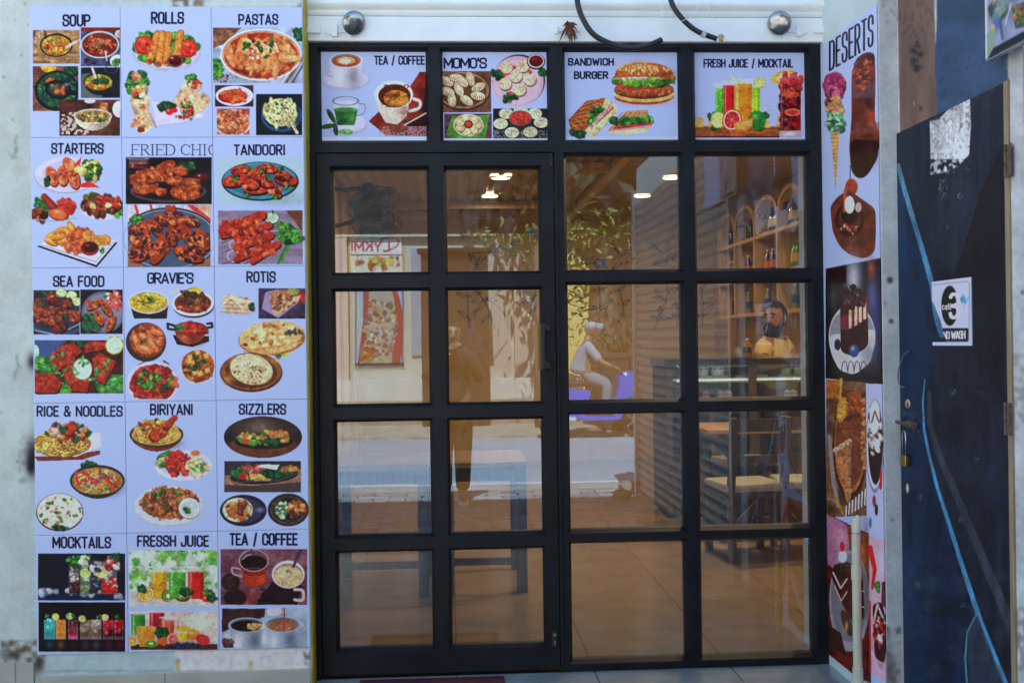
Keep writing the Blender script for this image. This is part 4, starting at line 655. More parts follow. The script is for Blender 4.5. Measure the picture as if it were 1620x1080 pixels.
# ---- the four sheets over the door; pale bottom strip is a painted gloss reflection
def t_tea(k):
    k.text('TEA / COFFEE', 592, 672, 88.5, 103); k.rect(508, 217, 676, 224, (205, 222, 255), .6)
    k.ell(546, 127, 40, 17, (165, 175, 215), op=.7); k.ell(547, 125, 36, 14, (190, 200, 242)); k.line(rnd([(527, 96), (514, 96), (514, 118), (530, 122)], 8), 3.4, (170, 180, 222)); k.cup(521, 574, 84, 136, (170, 100, 60), (196, 204, 240), 12); k.ell(547, 96, 14, 6, (215, 165, 130)); k.ell(546, 97, 9, 4, (240, 225, 215)); k.line([(547, 90), (548, 102)], 2, (235, 215, 200)); k.ring(547, 97, 18, 7.5, 1.2, (140, 76, 44))
    k.ell(548, 196, 33, 18, (165, 178, 222)); k.ell(548, 194, 31, 16, (192, 203, 245)); k.line(rnd([(566, 164), (579, 165), (577, 180), (563, 184)], 6), 2.2, (140, 152, 185)); k.poly([(527, 160), (568, 160), (562, 200), (532, 200)], (190, 205, 240)); k.poly([(529, 174), (566, 174), (561, 198), (533, 198)], (44, 110, 60)); k.soft(553, 186, 8, 8, (110, 175, 80), .6); k.ell(547, 174, 18.5, 4, (80, 150, 85)); k.ring(547, 160, 20, 7, 1.2, (120, 132, 160)); k.ell(547, 203, 15, 4, (200, 215, 250)); k.ell(547, 209, 12, 5, (90, 160, 75), op=.7)
    for x, y, a, L in ((524, 184, 60, 13), (519, 200, -10, 12), (531, 205, 80, 10), (541, 193, -20, 9)): k.ell(x, y, L, 3.8, (24, 70, 44), a); k.line([(x-L*math.cos(math.radians(a)), y-L*math.sin(math.radians(a))), (x+L*math.cos(math.radians(a)), y+L*math.sin(math.radians(a)))], .7, (80, 130, 90))
    k.poly([(664, 114), (675, 114), (675, 216), (610, 214), (583, 192), (598, 178), (640, 150)], (120, 42, 34)); k.tex(583, 114, 675, 216, .5, 16, 4); k.poly([(675, 120), (668, 180), (630, 200), (675, 200)], (46, 20, 24)); k.stain(600, 200, 676, 216, 2, .45, (150, 150, 175), 6, .8); k.ell(630, 202, 15, 8, (120, 70, 58)); k.line([(640, 198), (676, 178)], 2.4, (200, 190, 200))
    k.line(rnd([(655, 157), (666, 160), (664, 172), (648, 176)], 6), 5, (205, 205, 215)); k.poly([(593, 150), (653, 150), (642, 186), (628, 197), (610, 194), (597, 172)], (215, 205, 205)); k.soft(640, 178, 9, 14, (140, 110, 105), .7); k.ell(623, 150, 30.5, 22, (222, 220, 228)); k.ell(624, 152, 25.5, 18.5, (80, 34, 22)); k.ell(627, 156, 20, 13, (200, 140, 60)); k.stain(602, 134, 648, 170, 6, .52, (90, 40, 20), 7, .7); k.soft(625, 162, 10, 6, (230, 175, 85), .7)
def t_momo(k):
    k.text("MOMO'S", 702, 770, 91.5, 109, gap=.14); k.rect(700, 216, 867, 223, (205, 222, 255), .5)
    q = (700, 113, 777, 178); bgpic(k, *q, (120, 85, 72), .35, 12, 3, .3, 1); k.ell(733, 144, 43, 31, (62, 42, 36), clip=q); k.ell(733, 143, 41, 29, (150, 120, 95), clip=q); k.ell(732, 143, 38, 26, (92, 62, 48), clip=q)
    def momo(x, y, a, r=13):
        k.ell(x+1, y+1.5, r, r*.6, (90, 60, 45), a); k.ell(x, y, r, r*.56, (214, 196, 176), a); c, s = math.cos(math.radians(a)), math.sin(math.radians(a))
        for j in range(-3, 4): u = j*r*.25; k.line([(x+u*c+s*r*.1, y+u*s-c*r*.1), (x+u*1.15*c-s*r*.5, y+u*1.15*s+c*r*.5)], 1, (130, 100, 80))
        k.soft(x-1, y-2, r*.5, r*.2, (240, 228, 215), .8, a)
    for x, y, a in ((707, 129, 30), (723, 124, 10), (744, 125, 75), (757, 138, -25), (726, 141, 65), (756, 152, 10), (708, 145, 20), (715, 158, 80), (738, 159, 35), (731, 129, 40)): momo(x, y, a, 11.5)
    k.ell(821, 127, 41.5, 40.5, (70, 30, 40), op=.9); k.ell(819, 129, 41, 40, (190, 170, 206)); k.ell(819, 130, 36, 35, (202, 182, 214))
    for x, y in ((790, 120), (858, 113), (804, 155), (811, 152), (784, 118)): k.leaf(x, y, 8, x, 10, DKG)
    for x, y in ((801, 107), (827, 105), (816, 121), (838, 126), (799, 133), (822, 142)):
        k.ell(x+1, y+2, 10.5, 10, (120, 90, 85)); k.ell(x, y, 10, 9.5, (212, 196, 178)); k.soft(x-2, y-3, 4, 3, (240, 230, 218), .8)
        for j in range(7): t = j*.9; k.line([(x+1.5*math.cos(t), y-2+1.5*math.sin(t)), (x+8*math.cos(t+.3), y-1+7.5*math.sin(t+.3))], .8, (160, 135, 118))
    for x, y in ((814, 107), (799, 119), (839, 115), (808, 148)): k.ell(x, y, 3, 3, (214, 62, 48))
    k.ell(848, 98, 14.5, 12.5, (40, 34, 44)); k.ell(848, 97, 13, 11, (215, 200, 215)); k.ell(848, 97, 11, 9, (90, 16, 20)); k.soft(845, 94, 4, 2, (170, 70, 65), .7)
    q = (703, 180, 778, 219); bgpic(k, *q, (95, 66, 90), .4, 6, 5, .3, 2); k.poly([(706, 212), (716, 184), (774, 182), (768, 218), (716, 219)], (85, 150, 60)); k.ell(741, 198, 24, 17.5, (205, 200, 205)); k.ell(741, 198, 22, 15.5, (170, 180, 120))
    for j in range(7): t = j*.9; x, y = 741+14*math.cos(t), 198+10*math.sin(t); k.ell(x+.7, y+1, 7.5, 6.4, (150, 120, 90)); k.ell(x, y, 7, 6, (222, 200, 165)); k.soft(x-1, y-2, 3, 2, (242, 228, 200), .8)
    k.ell(741, 197, 7, 6.5, (60, 35, 28)); k.ell(741, 197, 5, 4.5, (205, 80, 55))
    q = (780, 172, 866, 219); bgpic(k, *q, (36, 38, 48), .3, 9, 6); k.stain(780, 206, 866, 219, 1.6, .5, (160, 165, 180), 5, .7)
    for x, y in ((801, 180), (824, 176), (846, 180), (792, 196), (856, 194), (810, 210), (839, 209)):
        k.ell(x+1, y+2, 12, 9, (24, 24, 30), clip=q); k.ell(x, y, 11.5, 8.5, (205, 208, 190), clip=q); k.soft(x-2, y-2, 5, 3, (235, 236, 222), .8)
        for j in range(7): t = j*.9; k.line([(x, y-3), (x+9*math.cos(t), y-1+6.5*math.sin(t))], .8, (140, 150, 130), clip=q)
    k.ell(824, 190, 18.5, 14, (60, 50, 52)); k.ell(823, 187, 18, 12, (120, 90, 85)); k.ell(823, 187, 16, 10, (190, 52, 48)); k.bits(823, 187, 13, 8, 34, 1.4, ((215, 85, 72), (165, 40, 40)), 7)
def t_burger(k):
    k.text('SANDWICH', 898.5, 971, 92, 104.5, bold=.2); k.text('BURGER', 908, 962, 113, 125.5, bold=.2); k.rect(893, 216, 1072, 221, (205, 222, 255), .45)
    k.soft(1020, 163, 44, 6, (190, 150, 160), .7); k.ell(1019, 153, 47, 13, (150, 84, 40)); k.ell(1019, 150, 47, 12, (222, 178, 120)); k.ell(1019, 147, 46, 10, (235, 205, 160)); k.ell(1019, 144, 47, 13, (110, 56, 32)); k.ell(1019, 141, 46.5, 12, (158, 88, 48)); k.bits(1019, 143, 44, 9, 110, 1.8, ((170, 100, 55), (140, 74, 42), (190, 118, 68)), 3, 1.3, None, .75, .2); k.ell(1016, 134, 42, 8, (190, 44, 38)); k.line([(978, 136), (1056, 137)], 2, (225, 90, 66)); k.bits(1018, 127, 46, 7, 90, 4, ((80, 150, 50), (120, 185, 70), (55, 115, 42), (150, 205, 95)), 5, 1.7); k.bits(1016, 121, 42, 3, 26, 2.6, ((235, 235, 220), (215, 215, 200)), 6, 1.8)
    k.poly([(971, 124)]+[(1019-47*math.cos(math.pi*i/16), 124-25*math.sin(math.pi*i/16)**.75) for i in range(17)]+[(1067, 126), (1040, 122), (1000, 122)], (176, 98, 44)); k.soft(1010, 106, 26, 9, (222, 150, 82), .8); k.soft(1055, 118, 14, 8, (130, 66, 30), .6); k.bits(1018, 110, 40, 9, 60, 1, ((240, 215, 170), (225, 190, 140)), 8, 1.7, 60, .7, .3)
    k.poly([(899, 190), (927, 160), (958, 155), (949, 180), (922, 210), (904, 211)], (150, 84, 44)); 
    for j in range(7): k.line([(902+j*8, 190-j*5+3), (920+j*5.5, 208-j*6)], 1.1, (215, 165, 95)); k.line([(903+j*3, 206-j*1.5-j*5), (925+j*4.5, 206-j*8.5)], .9, (215, 165, 95))
    k.poly([(958, 155), (977, 168), (938, 217), (922, 210), (949, 180)], (225, 200, 165)); k.bits(944, 186, 15, 16, 44, 2.6, GRN, 4, 1.6, -50); k.line([(938, 198), (966, 168)], 5, (205, 150, 170)); k.line([(944, 200), (970, 170)], 3, (215, 90, 90)); k.poly([(932, 207), (975, 170), (978, 175), (940, 217)], (222, 198, 160)); k.tex(932, 165, 978, 217, .15, 4, 3); k.bits(912, 211, 12, 4, 18, 2.6, DKG, 5)
    k.poly([(960, 208), (990, 176), (1024, 174), (1028, 188), (1000, 205)], (205, 150, 95)); k.poly([(960, 210), (1028, 202), (1024, 209), (988, 214)], (228, 205, 170)); 
    for j in range(6): k.line([(985+j*7, 178), (972+j*7, 192)], 1.1, (150, 90, 55))
    k.bits(998, 191, 34, 6, 60, 2.8, GRN, 6, 1.6); k.line([(972, 203), (1030, 196)], 4, (195, 60, 60)); k.line([(976, 206), (1030, 200)], 2.4, (220, 150, 165)); k.bits(1020, 188, 10, 5, 16, 2.4, GRN, 7)
def t_fresh(k):
    k.text('FRESH JUICE / MOCKTAIL', 1113, 1255, 93.5, 107.5); k.rect(1098, 216, 1272, 219, (205, 222, 255), .4)
    k.poly([(1098, 200), (1234, 200), (1234, 217), (1098, 217)], (150, 92, 52)); k.tex(1098, 200, 1234, 217, .25, 6, 3, .3, 2); k.rect(1098, 215.5, 1234, 218, (90, 40, 34)); k.stain(1098, 184, 1240, 202, 9, .5, (222, 170, 90), 4, .95, .05); k.bits(1220, 175, 14, 9, 8, 1, ((214, 170, 110),), 5, 1.2, None, 1, 0)
    k.glassful(1131, 1146, 134, 196, (90, 185, 60), .9); k.glassful(1186, 1203, 132, 196, (150, 205, 60), .9); k.glassful(1144, 1163, 129, 196, (205, 34, 34), .9); k.glassful(1161, 1190, 126, 198, (238, 150, 40), .9); k.soft(1180, 170, 8, 24, (245, 120, 40), .5); k.line([(1154, 118), (1172, 132)], 2.2, (225, 215, 130)); k.citrus(1202, 131, 9, (150, 195, 60), (200, 220, 120), 9)
    for x, y in ((1127, 184), (1130, 200), (1200, 202), (1207, 182)): k.leaf(x, y, 7, x, 9)
    k.citrus(1136, 190, 12, (185, 205, 80), (215, 220, 140), 13); k.ell(1198, 190, 14, 14.5, (45, 130, 55)); k.soft(1194, 185, 5, 5, (130, 195, 100), .7); k.citrus(1158, 190, 15.5, (225, 90, 50), (190, 42, 52), 18, 15); k.poly([(1160, 195), (1192, 186), (1190, 200), (1180, 209), (1164, 206)], (235, 140, 50)); k.poly([(1164, 196), (1190, 189), (1188, 199), (1178, 205), (1167, 203)], (240, 185, 110))
    k.ell(1240, 122, 20, 10, (235, 170, 70), -15); k.ell(1242, 122, 15, 7, (245, 200, 120), -15); k.rect(1233, 116, 1268, 218, (205, 205, 225), .8); k.rect(1234, 124, 1267, 207, (140, 24, 32)); k.bits(1250, 168, 14, 38, 60, 4.2, ((170, 30, 38), (205, 60, 62), (110, 20, 34), (150, 70, 50), (50, 24, 48)), 9, 1.2, None, .6, .35, True); k.bits(1252, 124, 14, 9, 14, 3.6, ((215, 70, 85), (230, 150, 120)), 10); k.ell(1251, 150, 14, 5, (190, 90, 60)); k.ell(1254, 178, 13, 6, (210, 120, 90)); k.ell(1254, 178, 9, 3.6, (190, 50, 60)); k.rect(1235, 124, 1238, 206, (225, 150, 160), .4); k.rect(1234, 207, 1268, 218, (170, 165, 195)); k.soft(1250, 212, 10, 3, (235, 235, 250), .8)
# ---- the tall dessert sheet on the side wall
def t_desert(k):
    k.text('DESERTS', 1311.5, 1382, 66, 113, (30, 30, 40), .065, yt1=22, yb1=73, gap=.3)
    k.bits(1320, 134, 11, 20, 60, 5, ((150, 55, 110), (180, 80, 135), (120, 40, 90), (195, 110, 155)), 3); k.bits(1319, 168, 11, 13, 36, 4, ((200, 165, 125), (180, 140, 105), (110, 60, 45)), 4); k.bits(1320, 195, 11, 13, 40, 4, ((110, 190, 150), (80, 160, 130), (140, 205, 170), (50, 90, 80)), 5)
    k.poly([(1314, 211), (1328, 208), (1322, 304)], (205, 170, 125)); 
    for j in range(14): k.line([(1314.5+j*.5, 214+j*6), (1327.5-j*.38, 212+j*6)], 1, (150, 110, 75))
    k.poly(rnd([(1354, 92), (1371, 82), (1384, 84), (1385, 120), (1384, 190), (1391, 210), (1389, 250), (1372, 279), (1358, 284), (1347, 273), (1343, 235), (1347, 190), (1347, 120)], 9, True), (112, 52, 40)); k.tex(1343, 82, 1391, 284, .7, 14, 5, 1, .6); k.rect(1347, 130, 1385, 155, (95, 85, 105), .6); k.rect(1346, 194, 1390, 212, (120, 85, 75), .5); k.bits(1366, 115, 15, 26, 60, 2, ((170, 90, 60), (140, 60, 48), (90, 40, 36)), 6, 2, -30, 1, .2); k.poly(rnd([(1345, 221), (1391, 221), (1389, 250), (1372, 279), (1358, 284), (1347, 273)], 9, True), (42, 20, 18)); k.soft(1378, 240, 10, 20, (66, 32, 24), .6)
    k.line([(1345, 262), (1345, 285)], 1.5, (50, 30, 30)); k.ell(1347, 296, 10, 13, (165, 70, 45)); k.poly(rnd([(1313, 326), (1328, 308), (1345, 302), (1368, 318), (1385, 330), (1386, 365), (1384, 400), (1368, 410), (1345, 404), (1328, 390), (1317, 366)], 9, True), (105, 50, 38)); k.tex(1311, 300, 1388, 412, .4, 18, 7); k.soft(1330, 350, 8, 26, (150, 82, 58), .6); k.ell(1344, 348, 23, 26, (40, 20, 20)); k.ell(1344, 346, 19, 20, (90, 40, 32)); k.ell(1344, 342, 13, 12, (28, 16, 20)); k.line([(1337, 300), (1336, 334)], 4, (190, 90, 50)); k.ell(1344, 324, 8, 14, (222, 228, 235)); k.ell(1358, 328, 5, 8, (185, 175, 190)); k.bits(1344, 362, 20, 8, 16, 1.4, ((210, 160, 140), (150, 70, 60)), 8, 2, None, 1, .3); k.soft(1360, 385, 14, 20, (60, 28, 24), .5)
    # second picture: layered slice in a bowl
    q = (1306, 404, 1400, 612); w = k.win(*[q[0], q[2], q[1], q[3]]); up, lo = 425, 599
    f = lambda x, a, b: a+(b-a)*(x-1309)/84.0
    k.poly([(1306, 425), (1396, 408), (1396, 609), (1306, 598)], (34, 34, 44)); k.soft(1350, 440, 14, 40, (190, 205, 235), .9); k.soft(1380, 470, 10, 40, (120, 130, 200), .7); k.soft(1378, 425, 7, 16, (170, 95, 60), .8); k.poly([(1309, 424), (1339, 418), (1339, 448), (1309, 448)], (44, 22, 26)); k.soft(1318, 470, 9, 22, (90, 105, 100), .6); k.soft(1386, 520, 7, 60, (60, 80, 170), .7)
    k.ell(1348, 533, 37, 52, (190, 198, 216)); k.ell(1348, 528, 35, 40, (140, 150, 172)); k.poly(rnd([(1311, 530), (1386, 520), (1378, 572), (1352, 593), (1328, 586), (1315, 560)], 9, True), (196, 204, 224)); k.soft(1374, 560, 12, 20, (120, 132, 165), .7)
    k.poly(rnd([(1329, 482), (1348, 478), (1372, 466), (1373, 500), (1374, 548), (1350, 563), (1330, 558)], 9, True), (62, 28, 34)); k.poly([(1329, 500), (1342, 497), (1372, 470), (1373, 500), (1344, 522), (1331, 520)], (120, 40, 66))
    for x, y0, y1 in ((1345, 492, 518), (1354, 486, 515), (1361, 480, 508), (1368, 474, 503)): k.line([(x, y0), (x, y1)], 4.5, (222, 205, 185)); k.line([(x+3.4, y0), (x+3.4, y1)], 2, (140, 46, 80))
    k.bits(1349, 468, 19, 17, 60, 3, ((34, 28, 38), (60, 40, 52), (90, 60, 70)), 9, 1.6, 70); k.poly(rnd([(1331, 526), (1372, 506), (1374, 548), (1350, 563), (1332, 556)], 9, True), (50, 26, 34)); k.ell(1351, 555, 8, 10, (62, 80, 150)); k.soft(1349, 551, 3, 4, (190, 205, 245), .8); k.ell(1325, 545, 5, 9, (40, 44, 70))
    for x in (1336, 1346, 1356, 1366): k.line([(x-5, 588), (x-3, 574), (x, 571), (x+3, 574), (x+5, 586)], 1.2, (50, 56, 84))
    # third row: tart and sundae
    k.poly([(1307, 600), (1370, 605), (1372, 815), (1307, 818)], (110, 82, 66)); k.tex(1307, 600, 1372, 818, .45, 12, 4); k.rect(1307, 600, 1332, 630, (190, 120, 50), .7); k.line([(1331, 600), (1329, 640)], 4, (215, 160, 80)); k.ell(1345, 705, 27, 88, (60, 38, 34)); k.ell(1345, 700, 25, 80, (170, 105, 60)); k.ell(1345, 698, 23, 74, (118, 66, 46)); k.bits(1345, 640, 18, 24, 60, 2.4, ((90, 52, 38), (150, 92, 55), (120, 70, 45)), 5); k.ell(1332, 648, 8, 20, (190, 130, 60), 10); k.ell(1332, 648, 5, 15, (215, 160, 80), 10); k.ell(1358, 636, 8, 18, (150, 85, 45), -18); k.poly(rnd([(1320, 712), (1344, 696), (1346, 715), (1341, 800), (1334, 770)], 9, True), (170, 120, 84)); k.line([(1321, 712), (1344, 697)], 7, (190, 170, 150)); k.line([(1345, 698), (1344, 800)], 4, (150, 120, 100)); k.tex(1318, 620, 1372, 790, .3, 3, 8)
    k.bits(1366, 690, 3, 70, 30, 2.4, ((205, 150, 90), (170, 110, 62)), 9)
    for x in range(1338, 1370, 5): k.line([(x, 816-(x-1338)*.6), (x+1, 800-(x-1338)*.9)], 2.4, (205, 205, 225))
    k.line([(1312, 690), (1318, 760), (1326, 800)], 6, (160, 160, 175), .8); k.line([(1322, 786), (1334, 814)], 3, (170, 140, 50))
    k.poly([(1370, 606), (1400, 608), (1403, 852), (1371, 838)], (176, 192, 242)); k.ell(1384, 705, 14, 74, (120, 130, 180)); k.ell(1384, 703, 13, 70, (206, 212, 236)); k.ell(1385, 702, 11.5, 64, (40, 22, 34)); k.bits(1383, 680, 9, 40, 40, 3.4, ((205, 205, 225), (70, 40, 60), (110, 50, 60), (230, 230, 240)), 10, 1.6, 80); k.ell(1384, 660, 8, 26, (222, 224, 236)); k.line([(1379, 668), (1384, 650), (1391, 668)], 2, (130, 36, 40)); k.line([(1394, 745), (1393, 772)], 4, (190, 40, 45)); k.ell(1383, 792, 2.6, 9, (150, 40, 70)); k.ell(1386.5, 806, 2.6, 9, (40, 40, 50)); k.ell(1377, 826, 2.4, 9, (70, 140, 190))
    # last row: slices on plates
    k.poly([(1307, 812), (1374, 843), (1378, 1080), (1307, 1050)], (96, 36, 38)); k.tex(1307, 815, 1378, 1075, .4, 14, 5); k.poly([(1307, 812), (1340, 830), (1345, 880), (1320, 900), (1307, 890)], (170, 120, 160)); k.soft(1330, 850, 8, 22, (205, 165, 200), .7); k.poly([(1340, 830), (1374, 846), (1376, 930), (1345, 880)], (130, 70, 48)); k.soft(1366, 880, 8, 30, (190, 115, 75), .8); k.ell(1344, 950, 32, 80, (150, 155, 175)); k.ell(1344, 945, 29, 70, (120, 124, 145)); k.poly([(1307, 985), (1330, 1000), (1340, 1040), (1307, 1015)], (60, 40, 36))
    k.poly(rnd([(1313, 905), (1325, 888), (1345, 896), (1350, 900), (1350, 985), (1340, 970), (1328, 945)], 9, True), (70, 30, 34)); k.poly(rnd([(1349, 900), (1365, 905), (1368, 980), (1350, 985)], 9, True), (50, 24, 30)); k.line([(1318, 905), (1330, 930), (1340, 915)], 2.4, (205, 190, 200)); k.line([(1320, 925), (1331, 950), (1340, 935)], 2, (190, 170, 185)); k.line([(1350, 930), (1367, 935)], 2, (190, 170, 190)); k.line([(1350, 955), (1367, 960)], 2, (190, 170, 190)); k.bits(1337, 898, 16, 8, 30, 2.6, ((44, 24, 28), (90, 50, 50)), 7); k.ell(1333, 880, 7, 10, (190, 205, 235)); k.ell(1332.5, 864, 4, 8, (205, 40, 45)); k.ell(1340, 985, 7, 22, (70, 55, 50), -20); k.soft(1339, 990, 3, 8, (225, 190, 130), .8)
    k.poly([(1374, 846), (1402, 856), (1404, 1080), (1377, 1062)], (196, 170, 205)); k.soft(1395, 890, 8, 30, (205, 205, 245), .7); k.line([(1376, 866), (1384, 900), (1380, 930)], 9, (205, 40, 42), t2=4); k.bits(1388, 925, 4, 8, 8, 2.4, ((60, 140, 80),), 8); k.poly([(1395, 920), (1403, 918), (1404, 965), (1394, 955)], (90, 50, 70)); k.ell(1391, 1010, 12, 50, (190, 150, 185)); k.poly(rnd([(1380, 955), (1395, 950), (1403, 985), (1400, 1050), (1384, 1040)], 9, True), (62, 24, 32)); k.line([(1382, 985), (1388, 955), (1400, 985)], 3, (222, 190, 205)); k.bits(1392, 1000, 8, 26, 30, 2.4, ((190, 40, 55), (225, 200, 205), (70, 26, 36)), 11, 1.8, 80); k.line([(1378, 1030), (1390, 1060), (1403, 1066)], 5, (205, 185, 215)); k.line([(1376, 950), (1377, 1062)], 3, (205, 60, 75))
    k.line([(1308, 418+7), (1394, 408)], .8, (120, 130, 170)); 

# ------------------------------------------------------------------ shared materials
M_PRINT = print_mat('printed_vinyl', .38, .22, 5, spec=.14)
M_WALLP = print_mat('weathered_wall_paint', .75, .35, 70)
M_DOORP = print_mat('weathered_door_paint', .5, .3, 14, spec=.22)
M_FRAME = mat('dark_powder_coat', (.0028, .005, .008), .5, 0, .25, 7, .06, 200, spec=.3, col2=(.009, .012, .016))
M_GASK = mat('black_rubber', (.006, .007, .009), .5)
M_GLASS = glass_mat('shop_glass', GLASS_R, (.93, .95, .94))
M_CHROME = mat('chrome', (.34, .34, .33), .2, 1.0, .05)
M_STEEL = mat('dull_steel', (.42, .43, .45), .38, 1.0, .15, 40)
M_WHITEM = mat('white_enamel', (.88, .90, .86), .3, 0, .04, 9, .03, 20)
M_BLACKP = mat('black_plastic', (.012, .012, .014), .42, 0, .15, 30)
M_CREAM = mat('cream_pvc', (.62, .58, .42), .35, 0, .08, 14, .03, 40)
M_WALLW = mat('white_wall_paint', (.62, .68, .66), .8, 0, .08, 4, .2, 60)
M_YEL = mat('ochre_paint', (.42, .30, .012), .6, 0, .2, 12, .15, 60)
M_TILEW = tile_mat('skirting_tile', (.50, .47, .38), (.25, .24, .2), .6, .4, .2, .03, .003)
M_RUST = mat('rusty_steel', (.16, .10, .07), .7, .4, .4, 60)
M_BRASS = mat('worn_brass', (.45, .30, .09), .35, 1.0, .2, 60)
M_BLUEW = mat('navy_wall_paint', (.03, .07, .14), .7, 0, .2, 8, .2, 60)

# ------------------------------------------------------------------ ground and building shell
MB().box(-60, 60, -70, 30, -.6, -.14).build('ground', mat('earth', (.17, .13, .09), .9, 0, .25, 3, .4, 20)); tag(bpy.data.objects['ground'], kind='structure')
_porch = tile_mat('porch_tile', (.30, .33, .30), (.10, .10, .09), .6, .6, .12, .05, .004)
o = MB().box(-.60, 1.655, -.75, .06, -.1, 0).build('porch_floor', _porch); tag(o, kind='structure')
o = MB().box(-9, 1.71, -2.7, -.7505, -.12, -.002).build('forecourt', tile_mat('forecourt_tile', (.20, .205, .19), (.15, .15, .14), .6, .6, .2, .05, .004)); tag(o, kind='structure')

pw = thing('poster_wall', 'off white plastered wall carrying the grid of menu sheets, scuffed and mouldy at its edges', 'wall', (-1.4, 0, 0))
b = MB(); b.box(-3.2, -.602, -.16, .16, -.1, 3.0); b.build('masonry', M_WALLW, pw)
MB().box(-.6018, -.596, -.1595, -.041, .0, 2.98).build('painted_reveal', M_YEL, pw)
def w_left(k):
    k.tex(-200, -60, 600, 1200, .05, 60, 3, paper=False); k.tex(-200, -60, 600, 1200, .05, 9, 8, paper=False); k.tex(-200, -60, 60, 1200, .10, 1.6, 18, paper=False); k.line([(38, 300), (35, 360), (40, 420), (36, 470)], .7, (120, 132, 138), .6); k.line([(8, 60), (14, 130), (10, 200)], .6, (125, 136, 142), .6); k.line([(12, 820), (20, 900), (15, 980), (22, 1040)], .8, (110, 120, 124), .6)
    k.rect(-100, -60, 49, 1100, (172, 190, 196), .6); k.tex(-100, -60, 49, 1100, .07, 40, 4, paper=False)
    k.stain(0, 0, 50, 1060, 3, .80, (110, 115, 110), 5, .5, .05); k.stain(0, 0, 50, 1060, 30, .58, (156, 172, 172), 6, .5, .2)
    k.line([(27, 214), (24, 224), (26, 232), (22, 246), (19, 252)], 1.6, (84, 92, 92), .8); k.line([(24, 220), (27, 240), (24, 252), (17, 246), (14, 240)], 1.1, (96, 104, 104), .8); k.line([(28, 558), (26, 572), (29, 580), (24, 590), (22, 602)], 1.4, (74, 80, 82), .85); k.line([(29, 574), (34, 584), (26, 592), (20, 586)], 1, (90, 96, 98), .8)
    k.soft(52, 722, 12, 30, (8, 8, 14), .97); k.soft(51, 572, 8, 14, (30, 28, 40), .9); k.soft(49, 738, 7, 12, (0, 0, 6), .95); k.stain(30, 690, 52, 765, 6, .45, (60, 62, 70), 8, .5, .35)
    k.soft(16, 1036, 18, 9, (70, 62, 48), .75); k.stain(0, 1012, 75, 1052, 9, .40, (62, 54, 42), 3, .8, .3); k.soft(62, 1050, 8, 13, (52, 46, 38), .9)
    k.rect(274, 1026, 500, 1062, (200, 208, 222)); k.tex(274, 1026, 500, 1062, .12, 6, 5); k.rect(68, 1032, 274, 1062, (160, 192, 208)); k.tex(68, 1032, 274, 1062, .07, 10, 5); k.stain(68, 1034, 500, 1064, 3, .80, (120, 120, 118), 6, .5, .05)
    k.stain(478, 1030, 496, 1066, 6, .38, (80, 82, 86), 8, .8, .25); k.line([(68, 1061), (500, 1060)], 1.6, (110, 112, 108), .7); k.rect(276, 1041, 285, 1060, (120, 124, 116), .7); k.ell(281, 1053, 3, 5, (190, 180, 70)); k.rect(391, 1046, 400, 1058, (120, 124, 116), .6); k.ell(396, 1053, 4, 4, (180, 175, 80)); k.soft(450, 1035, 12, 6, (220, 205, 205), .6)
    k.stain(272, -6, 300, 12, 7, .35, (95, 90, 84), 9, .95, .1); k.stain(306, -6, 326, 12, 6, .35, (110, 104, 92), 4, .95, .1); k.stain(470, 4, 484, 14, 4, .45, (60, 60, 64), 3, .8, .08); k.rect(332, -10, 482, 10, (186, 208, 224), .5)
    for x, y in ((40, 6), (25, 32), (45, 40), (34, 88), (20, 190), (6, 122), (44, 700), (28, 730), (2, 652)): k.ell(x, y, 1.4, 1.6, (70, 74, 76))
sheet('wall_face', 'Y', -.1625, -2.05, -.606, .06, 2.975, w_left, M_WALLP, pw, .0024, .005, bg=(160, 186, 200))
b = MB(); b.box(-3.2, -1.728, -.176, -.1626, -.1, .147, .002); b.box(-1.724, -.606, -.174, -.1626, -.1, .088, .002); b.build('skirting_tile', M_TILEW, pw)

# upper storeys over the shop, the wing on the right, the side wall
ub = thing('upper_storey', 'plain painted storeys of the building above the shop front', 'building', (0, 4, 3))
MB().box(-3.2, 9, .02, 10.5, 3.0, 7.2).build('wall', M_WALLW, ub)
MB().box(-3.3, 9.1, -.04, 10.6, 7.2, 7.35).build('parapet', M_WALLW, ub)
wg = thing('side_wall', 'white plastered side wall at right angles to the shop front, dessert sheet on its return', 'wall', (1.9, -.3, 0))
MB().box(1.6385, 3.4, -.668, .3, -.1, 3.0).build('masonry', M_WALLW, wg)
MB().box(1.7132, 2.3, -5.1, -.6681, -.1, 3.0).build('wing_masonry', M_WALLW, wg)
def w_strip(k):
    k.tex(1300, -80, 1700, 1300, .10, 30, 3); k.tex(1300, -80, 1700, 1300, .06, 4, 4); k.stain(1390, 380, 1425, 1080, 6, .74, (140, 144, 144), 6, .5, .08); k.soft(1404, 1062, 12, 30, (74, 76, 74), .7); k.stain(1390, 990, 1425, 1090, 9, .42, (66, 68, 66), 8, .6, .35)
    for x, y, r in ((1408, 443, 5), (1410, 508, 3.4), (1400, 480, 1.6), (1412, 822, 1.6)): k.ell(x, y, r, r*1.1, (70, 74, 80))
    k.stain(1395, -10, 1420, 60, 6, .62, (120, 130, 140), 5, .6)
sheet('return_face', 'Y', -.6695, 1.6386, 1.7105, 0, 2.99, w_strip, M_WALLP, wg, .0014, .004, bg=(165, 184, 200))
